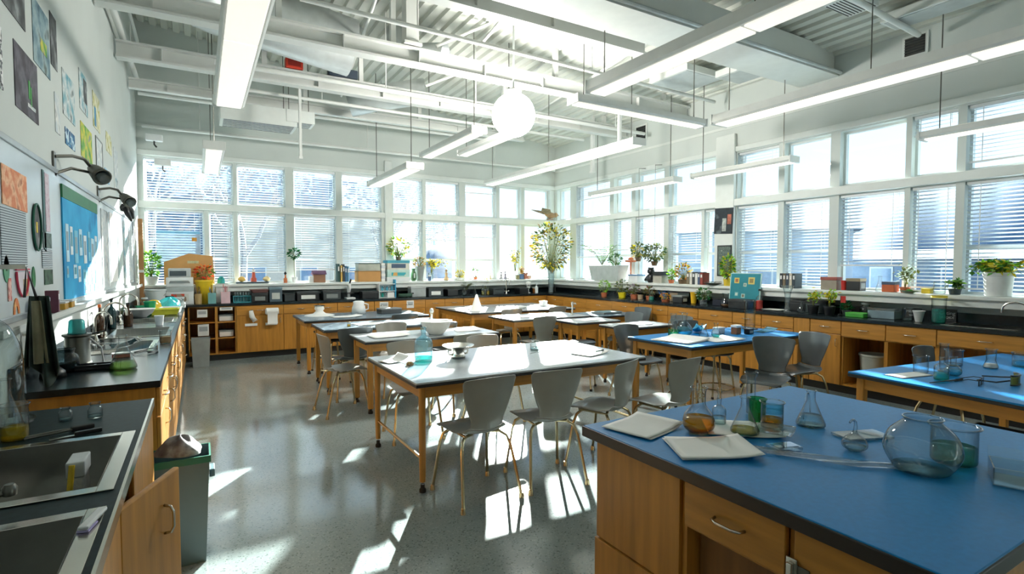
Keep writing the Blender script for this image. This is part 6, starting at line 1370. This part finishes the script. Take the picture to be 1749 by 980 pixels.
t = thing('model_house', 'small birdhouse with a black roof on the side sill', 'model', (SX,6.75,SZ)); MB().box(-.08,.08,-.1,.1,0,.13).build('walls', mat('bird_wall', (180,176,164), .7), t); MB().prism([(-.1,-.13,.131),(-.1,.13,.131),(-.1,.06,.2),(-.1,-.06,.2)], (.2,0,0)).build('roof', BLACK, t)
plant('small bright green potted plant by the black roofed birdhouse', (SX,6.5,SZ), (.04,.05,.06,TERRA), 'bush', .18, .05, 110, .05, (LB,), 53); plant('yellow and amber flower clump on the side sill', (SX-.02,6.22,SZ), (.07,.09,.07,mat('pot_brown', (104,84,60))), 'bush', .26, .12, 200, .05, (LY,LO,mat('petal_amber', (220,150,60), .6, transl=.3)), 54)
def hanging(label, y, z, seed, ms, h=.3, r=.17, n=170):
    t = plant(label, (6.93,y,z), (.04,.06,.08,mat('pot_brown', (104,84,60))), 'bush', h, r, n, .055, ms, seed, name='hanging_plant'); q = MB(); zt = ZC(6.93)-z
    q.tube([(0,.055,.08),(0,0,.35),(0,0,ZT+.05-z)], .003, 5).tube([(0,-.055,.08),(0,0,.35)], .003, 5).tube([(0,0,ZT+.04-z),(XR-.04-6.93,0,ZT+.06-z)], .005, 5); q.build('hanging_wire', STEELD, t)
hanging('hanging olive plant, first of two before the side windows', 7.25, 1.58, 55, (LO,LY,LD), .24, .13, 190); hanging('hanging dark plant, second of two before the side windows', 6.85, 1.5, 56, (LD,LO), .3, .19, 340)
t = thing('tree_ornament', 'wire tree ornament on the side sill', 'ornament', (SX,5.9+.0,SZ)) if 0 else None
for k, (y, c, h, w) in enumerate([(6.03,(120,110,90),.2,.05),(5.97,(210,206,196),.2,.05),(5.915,(60,64,66),.2,.05),(5.86,(226,226,220),.18,.05),(5.81,(70,90,120),.2,.04),(5.76,(140,60,50),.19,.05)]): book(['olive book first in the side sill row','cream book second in the side sill row','charcoal book third in the side sill row','white book fourth in the side sill row','navy book fifth in the side sill row','maroon book last in the side sill row'][k], (6.93,y,SZ), (w,.16,h), mat('sbook_%d' % k, c, .6), -PI/2, 0, 'books on the side sill')
plant('bright green bushy plant beside the side sill book row', (6.9,5.31,SZ), (.05,.06,.1,mat('pot_yellow', (216,186,50))), 'bush', .36, .085, 220, .06, (LB,LG,LY), 57)
t = thing('twig_dish', 'flat dark dish of twigs under the framed pier print', 'dish', (6.88,5.56,SZ)); MB().lathe([(0,0),(.06,0),(.13,.03),(.135,.035),(.06,.012),(0,.01)], 24).build('dish_body', mat('dish_dark', (66,72,60), .5), t, True)
for k in range(5): MB().tube([(random.uniform(-.06,.06),random.uniform(-.06,.06),.02),(random.uniform(-.1,.1),random.uniform(-.12,.12),.05),(random.uniform(-.1,.1),random.uniform(-.14,.14),.055)], .004, 5).build('twig', mat('twig_brown', (80,70,50)), t)
t = thing('pier_picture', 'black poster with a pale figure hung on the broad side pier', 'picture', (XR-.062,5.53,2.2)); t.rotation_euler = (.04,0,0); MB().box(-.004,0,-.17,.17,-.2,.2).build('sheet', pattern('print_black', [(20,28,34),(34,46,54),(28,36,42),(90,100,104)], 7, kind='noise'), t); MB().box(-.0055,-.0042,-.05,.02,-.16,.04).build('figure', mat('fig_pale', (170,176,170), .7, var=.4, scale=18), t); MB().box(-.0055,-.0042,-.14,-.07,-.05,.1).build('figure', mat('fig_rust', (170,100,80), .7, var=.4, scale=18), t)
t = thing('pier_picture', 'grey leafy framed print lower on the broad side pier', 'picture', (XR-.062,5.5,1.58)); MB().box(-.014,0,-.13,.13,-.24,.24,.003).build('frame', BLACK, t); MB().box(-.0155,-.0142,-.11,.11,-.22,.22).build('picture', pattern('print_moss', [(40,52,50),(104,120,112),(70,84,80),(140,150,140)], 22, kind='noise'), t)
t = thing('display_board', 'teal display board with yellow framed pictures leaning by the side window', 'board', (6.775,4.94,.93)); t.rotation_euler = (0,.1,0)
MB().box(0,.012,-.24,.24,.0,.46).build('panel', mat('board_teal', (14,126,140), .6), t); MB().box(-.003,.016,-.25,.25,-.01,0).box(-.003,.016,-.25,.25,.46,.47).box(-.003,.016,-.25,-.24,0,.46).box(-.003,.016,.24,.25,0,.46).build('frame', mat('board_edge', (190,220,216)), t)
for k, (y, z, s) in enumerate([(.14,.36,.08),(-.1,.36,.1),(.0,.3,.05),(.02,.14,.06),(.13,.16,.07)]): MB().box(-.003,-.0005,y-s/2,y+s/2,z-s/2,z+s/2).build('picture', mat('pic_frame_%d' % k, [(220,190,90),(214,196,110),(200,206,180),(170,206,200),(60,150,160)][k]), t); MB().box(-.0045,-.0032,y-s*.3,y+s*.3,z-s*.3,z+s*.3).build('motif', mat('pic_in_%d' % k, [(150,90,50),(140,120,60),(120,150,150),(120,110,90),(190,210,200)][k]), t)
for k, (y, c) in enumerate([(4.42,(40,48,56)),(4.375,(110,96,76)),(4.33,(50,64,80)),(4.285,(206,196,176)),(4.24,(44,60,70))]): book(['black dotted book first in the row past the teal board','brown book second in the row past the teal board','navy book third in the row past the teal board','cream book fourth in the row past the teal board','dark teal book last in the row past the teal board'][k], (6.93,y,SZ), (.038,.16,.2), mat('rbook_%d' % k, c, .6), -PI/2, 0, 'books past the teal board')
boxy('figurine_box', 'brown grey boxy toy truck on the side sill', 'toy', (SX,3.82,SZ), (.12,.2,.16), mat('toy_grey', (150,140,126), .6), 0, lid=mat('toy_red', (150,70,60)))
boxy('radio', 'black and tan radio box on the side sill', 'radio', (SX,3.52,SZ), (.14,.16,.15), BLACK, 0, lid=mat('radio_tan', (150,136,110)), front=GREYPL); tub('red_mug', 'small red mug beside the black and tan radio box', 'mug', (SX,3.66,SZ), .12, .03,.035, mat('mug_red', (196,50,40), .4))
t = boxy('honey_box', 'rust and blue little house box on the side sill', 'box', (SX,3.14,SZ), (.12,.13,.12), mat('box_rust', (196,96,50), .6), 0, lid=mat('box_navy', (70,84,110)), lidh=.3); erlen('pale cone bottle behind the rust little box', (SX+.06,3.28,SZ), .18, .05, None, 0, .4, m=LABG2)
plant('pale dried sprigs on the side sill by the rust box', (SX,2.99,SZ), (.04,.05,.06,TERRA), 'spray', .24, .08, 110, .05, (mat('leaf_pale', (206,220,206), .6, transl=.4),LO), 61); boxy('yellow_box', 'flat yellow box on the side sill', 'box', (SX-.02,2.765,SZ), (.08,.085,.055), mat('box_yellow', (226,196,50), .5), 0, lid=mat('box_yellow_lid', (236,210,80)))
t = beaker('clear square tumbler on the side sill by the ivy pot', (SX,2.66,SZ), .13, .055); plant('small trailing ivy hanging over the sill edge', (6.92,2.5,SZ), (.045,.055,.06,mat('pot_dark', (50,64,70))), 'trailing', .14, .08, 100, .05, (LG,LD,LB), 62)
plant('large white bucket pot of bright ivy on the side sill', (6.97,2.16,SZ), (.105,.12,.24,WHITEPOT), 'trailing', .18, .25, 330, .065, (LB,LG,LY), 63); plant('pale flowered sprig pot at the edge of view on the side sill', (6.97,1.76,SZ), (.05,.06,.07,WHITEPOT), 'spray', .3, .1, 150, .05, (mat('leaf_pale', (206,220,206), .6, transl=.4),LD,LO), 64)
t = thing('leaf_dish', 'small green leaf dish hanging over the sill edge', 'dish', (6.87,2.9,SZ)); MB().lathe([(0,0),(.03,0),(.09,.02),(.092,.026),(.03,.01),(0,.008)], 20).build('dish_body', mat('dish_green', (110,130,110), .4), t, True); MB().lathe([(0,.0105),(.05,.018),(.02,.04),(0,.045)], 12).build('leaves', LG, t, 'all')
# counter
plant('small shrub in a bright yellow pot on the far window counter', (RX,7.55,CZ), (.06,.075,.1,mat('pot_bright_yellow', (240,220,40), .4)), 'bush', .22, .13, 130, .045, (LD,LO), 71); plant('mauve flower cluster behind the bright yellow pot', (RX,7.23,CZ), (.06,.07,.08,TERRA), 'bush', .18, .09, 140, .05, (mat('petal_mauve', (196,176,190), .6, transl=.3),LO), 72)
plant('green sprig pot first on the far window counter', (RX-.1,7.95,CZ), (.05,.06,.08,TERRA), 'bush', .24, .1, 100, .05, (LB,), 73); tub('small_tin', 'small pale tin among the far counter pots', 'tin', (RX-.02,7.05,CZ), .08, .045,.05, mat('tin_pale', (190,170,140), .5)); plant('rusty low shrub between the tin and the blue watering can', (RX+.02,6.86,CZ), (.06,.07,.07,TERRA), 'bush', .16, .08, 120, .045, (mat('leaf_rust', (130,84,60), .6, transl=.3),LO), 74)
t = thing('watering_can', 'blue watering can with a long spout on the far window counter', 'can', (RX+.12,6.6,CZ)); MB().lathe([(0,0),(.06,0),(.065,.12),(.03,.16),(.03,.17),(0,.17)], 18).build('can_body', mat('can_blue', (50,100,150), .4), t, True); MB().tube([(0,.05,.04),(0,.14,.14),(0,.2,.26)], [.018,.012,.01], 8).build('spout', mat('can_blue', (50,100,150)), t, True); MB().tube([(0,-.06,.03),(0,-.12,.08),(0,-.1,.16),(0,-.03,.17)], .008, 8).build('handle', mat('can_blue', (50,100,150)), t, True)
bottle('teal white bottle standing on the far window counter', (RX-.1,6.7,CZ), .2, .045, TEAL, .35, cap=WHITEPL); boxy('crate', 'tan framed crate behind the teal white bottle', 'crate', (RX+.14,6.36,CZ), (.14,.18,.16), mat('crate_tan', (150,134,110), .6), 0, lid=BLACK, lidh=.1)
plant('orange flower in a low dish before the tan crate', (RX-.12,6.36,CZ), (.06,.07,.04,TERRA), 'bush', .1, .08, 90, .035, (mat('petal_orange', (230,130,50)),LY), 75)
boxy('black_bin', 'dark green tall bin behind the yellow can on the window counter', 'bin', (RX+.12,6.12,CZ), (.18,.24,.165), mat('bin_green_dark', (50,62,58), .5), 0, lid=BLACK, lidh=.1); boxy('black_bin', 'small dark bin with a white mark beside the tall green one', 'bin', (RX-.06,6.1,CZ), (.14,.2,.12), BLACK, 0, lid=GREYPL, front=PAPER)
tub('yellow_can', 'tall yellow can on the window counter', 'can', (RX-.02,5.86,CZ), .18, .04,.055, mat('can_yellow', (226,180,40), .4)); plant('green white flowers beside the tall yellow can', (RX-.1,5.6,CZ), (.06,.07,.08,LABG2), 'bush', .18, .1, 160, .045, (LG,mat('leaf_pale', (206,220,206)),LT), 76); boxy('black_bin', 'navy bin beside the green white flowers', 'bin', (RX+.02,5.36,CZ), (.18,.2,.12), mat('bin_navy', (30,34,50), .5), 0, lid=BLACK)
roundflask('clear round jug with brown dregs on the window counter', (6.62,5.12,CZ), .2, .075, glass('brown_dreg', (190,150,120), (130,100,80), .6, body=.3), .2, .6)
boxy('black_bin', 'long black bin with white papers left of the red bottle', 'bin', (6.62,4.86,CZ), (.18,.3,.13), BLACK, 0, lid=mat('lid_black', (44,48,50))) ; bottle('red lower half spray bottle with a grey trigger top', (6.68,4.62,CZ), .26, .045, mat('red_soap', (206,50,40), .3), .48, cap=BLACK)
paper('stack of white sheets under the teal display board', (RX-.05,4.45,CZ), .2, .28, 0, 4); t = erlen('small clear cone flask on the window counter past the white sheets', (RX-.1,4.05,CZ), .14, .05, None, 0); boxy('black_bin', 'black bin between the white sheets and the cone flask', 'bin', (RX+.14,4.2,CZ), (.16,.22,.14), BLACK, 0, lid=BLACK)
t = vessel('glass_vase', 'tall flared clear vase in front of the teal display board', 'vase', (6.66,4.2,CZ), smooth_prof([(.05,0),(.035,.03),(.03,.14),(.045,.26),(.075,.34)]), None, 0, m=LABG2)
boxy('instrument', 'dark instrument box with a thin rail on the window counter', 'instrument', (RX+.06,3.9,CZ), (.2,.26,.165), mat('inst_dark', (60,70,72), .4), 0, lid=BLACK, lidh=.3)
for k, y in enumerate((3.86,3.66)): plant(['first black potted seedling with yellow shoots on the window counter','second black potted seedling with yellow shoots on the window counter'][k], (RX-.16,y-.0,CZ), (.05,.065,.11,BLACK), 'spray', .2, .08, 90, .04, (LY,LB), 77+k)
t = thing('flag_pick', 'little red flag on a stick beside the second seedling', 'flag', (RX-.14,3.54,CZ)); MB().lathe([(0,0),(.025,0),(.025,.02),(0,.025)], 10).tube([(0,0,.02),(0,0,.24)], .003, 5).build('stick', BLACK, t, True); MB().box(-.002,.002,-.06,-.004,.16,.24).build('cloth', mat('flag_red', (206,50,40), .7), t)
boxy('grass_tray', 'low bright green tray past the red flag', 'tray', (RX-.1,3.36,CZ), (.16,.2,.05), mat('tray_bright_green', (60,160,50), .5), 0, lid=mat('tray_lid_green', (80,180,60))); jar('grey lidded jar behind the bright green tray', (RX+.08,3.36,CZ), .14, .06, None, 0, lid=GREYPL)
plant('teal grey plant behind the grey lidded jar', (6.86,3.56,CZ), (.04,.05,.06,GREYPL), 'bush', .1, .05, 70, .045, (LT,), 80); boxy('lunch_box', 'blue grey clear box with green leaves on the window counter', 'box', (RX,3.12,CZ), (.18,.28,.12), mat('box_blue_grey', (120,140,150), .3), 0, lid=LABG2)
beaker('clear beaker next to the white funnel cup', (RX-.06,2.86,CZ), .14, .05, CLEARL, .2); tub('white_cup', 'white funnel shaped cup on the window counter', 'cup', (RX-.1,2.74,CZ), .12, .03,.055, WHITEPOT)
def sign(label, y, w, h, lines, size):
    t = thing('counter_sign', label, 'sign', (7.07,y,CZ)); t.rotation_euler = (0,.12,0)
    MB().box(0,.008,-w/2,w/2,0,h).build('plate', BLACK, t)
    for k, s in enumerate(lines): text_obj('lettering', s, size*(1 if k == 0 else .62), PAPER, t, (-.0012,0,h*(.66-.36*k)), (PI/2,0,-PI/2))
sign('black sign with white lettering standing on the window counter', 2.62, .17, .13, ['Cuting', 'LAVOIDE'], .055); sign('fainter black sign beside the white funnel cup', 2.94, .16, .12, ['MRCOM', 'WARRE'], .04)
cylinder('tall clear jar of teal water with a yellow rim by the inset sink', (6.58,2.52,CZ), .3, .058, TEAL, .3) if 0 else None
t = vessel('glass_jar', 'tall ribbed jar of teal water with a yellow top by the inset sink', 'jar', (6.72,2.56,CZ), [(.05,0),(.062,.02),(.066,.25),(.07,.29)], TEAL, .15); MB().lathe([(.071,.27),(.072,.292),(.064,.292)], 24).build('yellow_rim', mat('rim_yellow', (232,206,60), .5), t, True)
t = thing('dish_rack', 'red ended wire dish rack with folded cloths past the inset sink', 'rack', (6.86,1.6,CZ)); MB().box(-.14,.14,-.16,.16,0,.025,.004).build('drip_tray', mat('rack_red', (196,50,60), .4), t); b = MB()
for k in range(9): b.tube([(-.12,-.14+.035*k,.026),(-.12,-.14+.035*k,.13),(.12,-.14+.035*k,.13),(.12,-.14+.035*k,.026)], .003, 5)
b.build('wires', CHROME, t, True); MB().tube([(-.0,.155,.02),(0,.15,.16),(0,.1,.22),(0,.05,.2)], .018, 8).build('red_end', mat('rack_red', (196,50,60)), t, True)
boxy('cloth_stack', 'folded tan cloths stacked on a dark bin past the red dish rack', 'cloth', (6.66,1.22,CZ+.25), (.2,.24,.1), mat('cloth_tan', (190,164,130), .9), 0, lid=mat('cloth_cream', (206,190,160), .9), lidh=.4); boxy('black_bin', 'black bin under the folded tan cloths', 'bin', (6.66,1.22,CZ), (.22,.3,.249), BLACK, 0, lid=GREYPL, lidh=.1)
# buckets in the open cubbies
tub('pale_bucket', 'big pale bucket inside the open cubby', 'bucket', (6.78,3.19,.1195), .36, .13,.155, mat('bucket_pale', (176,184,176), .5), PI/2, True); tub('pale_bucket', 'smaller pale pail inside the next open cubby', 'pail', (6.8,2.76,.1195), .28, .1,.13, mat('pail_pale', (190,194,182), .5), PI/2, True)
t = thing('crate_stack', 'dark open crate of cables under the goggles table', 'crate', (4.9,1.45,0)); MB().box(-.3,.3,-.25,-.24,0,.3).box(-.3,.3,.24,.25,0,.3).box(-.3,-.29,-.24,.24,0,.3).box(.29,.3,-.24,.24,0,.3).box(-.29,.29,-.24,.24,0,.01).build('crate_body', BLACK, t)
for k in range(4): MB().tube([(.25*math.cos(i*.5+k), .2*math.sin(i*.5+k*2), .2+.12*math.sin(i*.4+k)*.5+.05) for i in range(14)], .008, 6).build('cable', [RUBBER, GREYPL][k % 2], t, True)
# hillside behind the back left windows
mb = MB()
def ridge(u, v):
    az = math.radians(-24+48*u); d = 38+30*v; e = 10.5-6.5*max(0,(u-.62)/.38)+1.2*math.sin(u*19)+.5*math.sin(u*47)
    return (d*math.sin(az), d*math.cos(az), -.6+d*math.tan(math.radians(max(.5,e)))*min(1, v*2.2)**.8)
mb.grid(ridge, 60, 10)
tag(mb.build('hill', mat('frosty_forest', (92,112,130), .95, var=.5, scale=.9), smooth='all'), 'pale frosted wooded slope behind the back windows', None, None, 'structure')
# ------------------------------------------------------------------ light, sky, camera
W = bpy.data.worlds.new('World'); SC.world = W; W.use_nodes = True
nt = W.node_tree; nt.nodes.clear(); L = nt.links.new
out = nt.nodes.new('ShaderNodeOutputWorld'); bg = nt.nodes.new('ShaderNodeBackground')
tc = nt.nodes.new('ShaderNodeTexCoord'); sp = nt.nodes.new('ShaderNodeSeparateXYZ'); rp = nt.nodes.new('ShaderNodeValToRGB')
e = rp.color_ramp.elements; e.new(.5)
for q, p, c in zip(e, (0,.12,.6), ((.95,.98,1,1),(.80,.91,1,1),(.42,.66,1,1))): q.position = p; q.color = c
L(tc.outputs['Generated'], sp.inputs[0]); L(sp.outputs['Z'], rp.inputs['Fac']); L(rp.outputs['Color'], bg.inputs['Color']); L(bg.outputs[0], out.inputs['Surface'])
bg.inputs['Strength'].default_value = SKY
def sun(name, az, el, energy, col, ang):
    l = bpy.data.lights.new(name, 'SUN'); l.energy = energy; l.color = col; l.angle = math.radians(ang)
    o = bpy.data.objects.new(name, l); COL.objects.link(o)
    d = Vector((math.sin(math.radians(az))*math.cos(math.radians(el)), math.cos(math.radians(az))*math.cos(math.radians(el)), math.sin(math.radians(el))))
    o.rotation_euler = d.to_track_quat('Z', 'Y').to_euler(); o.location = d*30
sun('low_sun', 30.5, 17, SUN, (1,.95,.86), .6)
cam = bpy.data.cameras.new('Camera'); co = bpy.data.objects.new('Camera', cam); COL.objects.link(co)
cam.sensor_width = 36; cam.lens = 36*911/1749; cam.clip_start = .05; cam.clip_end = 500
co.location = (0,0,1.52); co.rotation_euler = (math.radians(90-2.4), 0, -math.radians(30.4))
SC.camera = co
SC.view_settings.view_transform = 'Standard'; SC.view_settings.look = 'None'; SC.view_settings.gamma = 1
SC.view_settings.use_curve_mapping = False; SC.view_settings.exposure = EXPO
cy = SC.cycles
cy.max_bounces = 9; cy.diffuse_bounces = 5; cy.glossy_bounces = 4; cy.transmission_bounces = 4; cy.transparent_max_bounces = 24
cy.caustics_reflective = False; cy.caustics_refractive = False; cy.sample_clamp_indirect = 6; cy.use_denoising = True
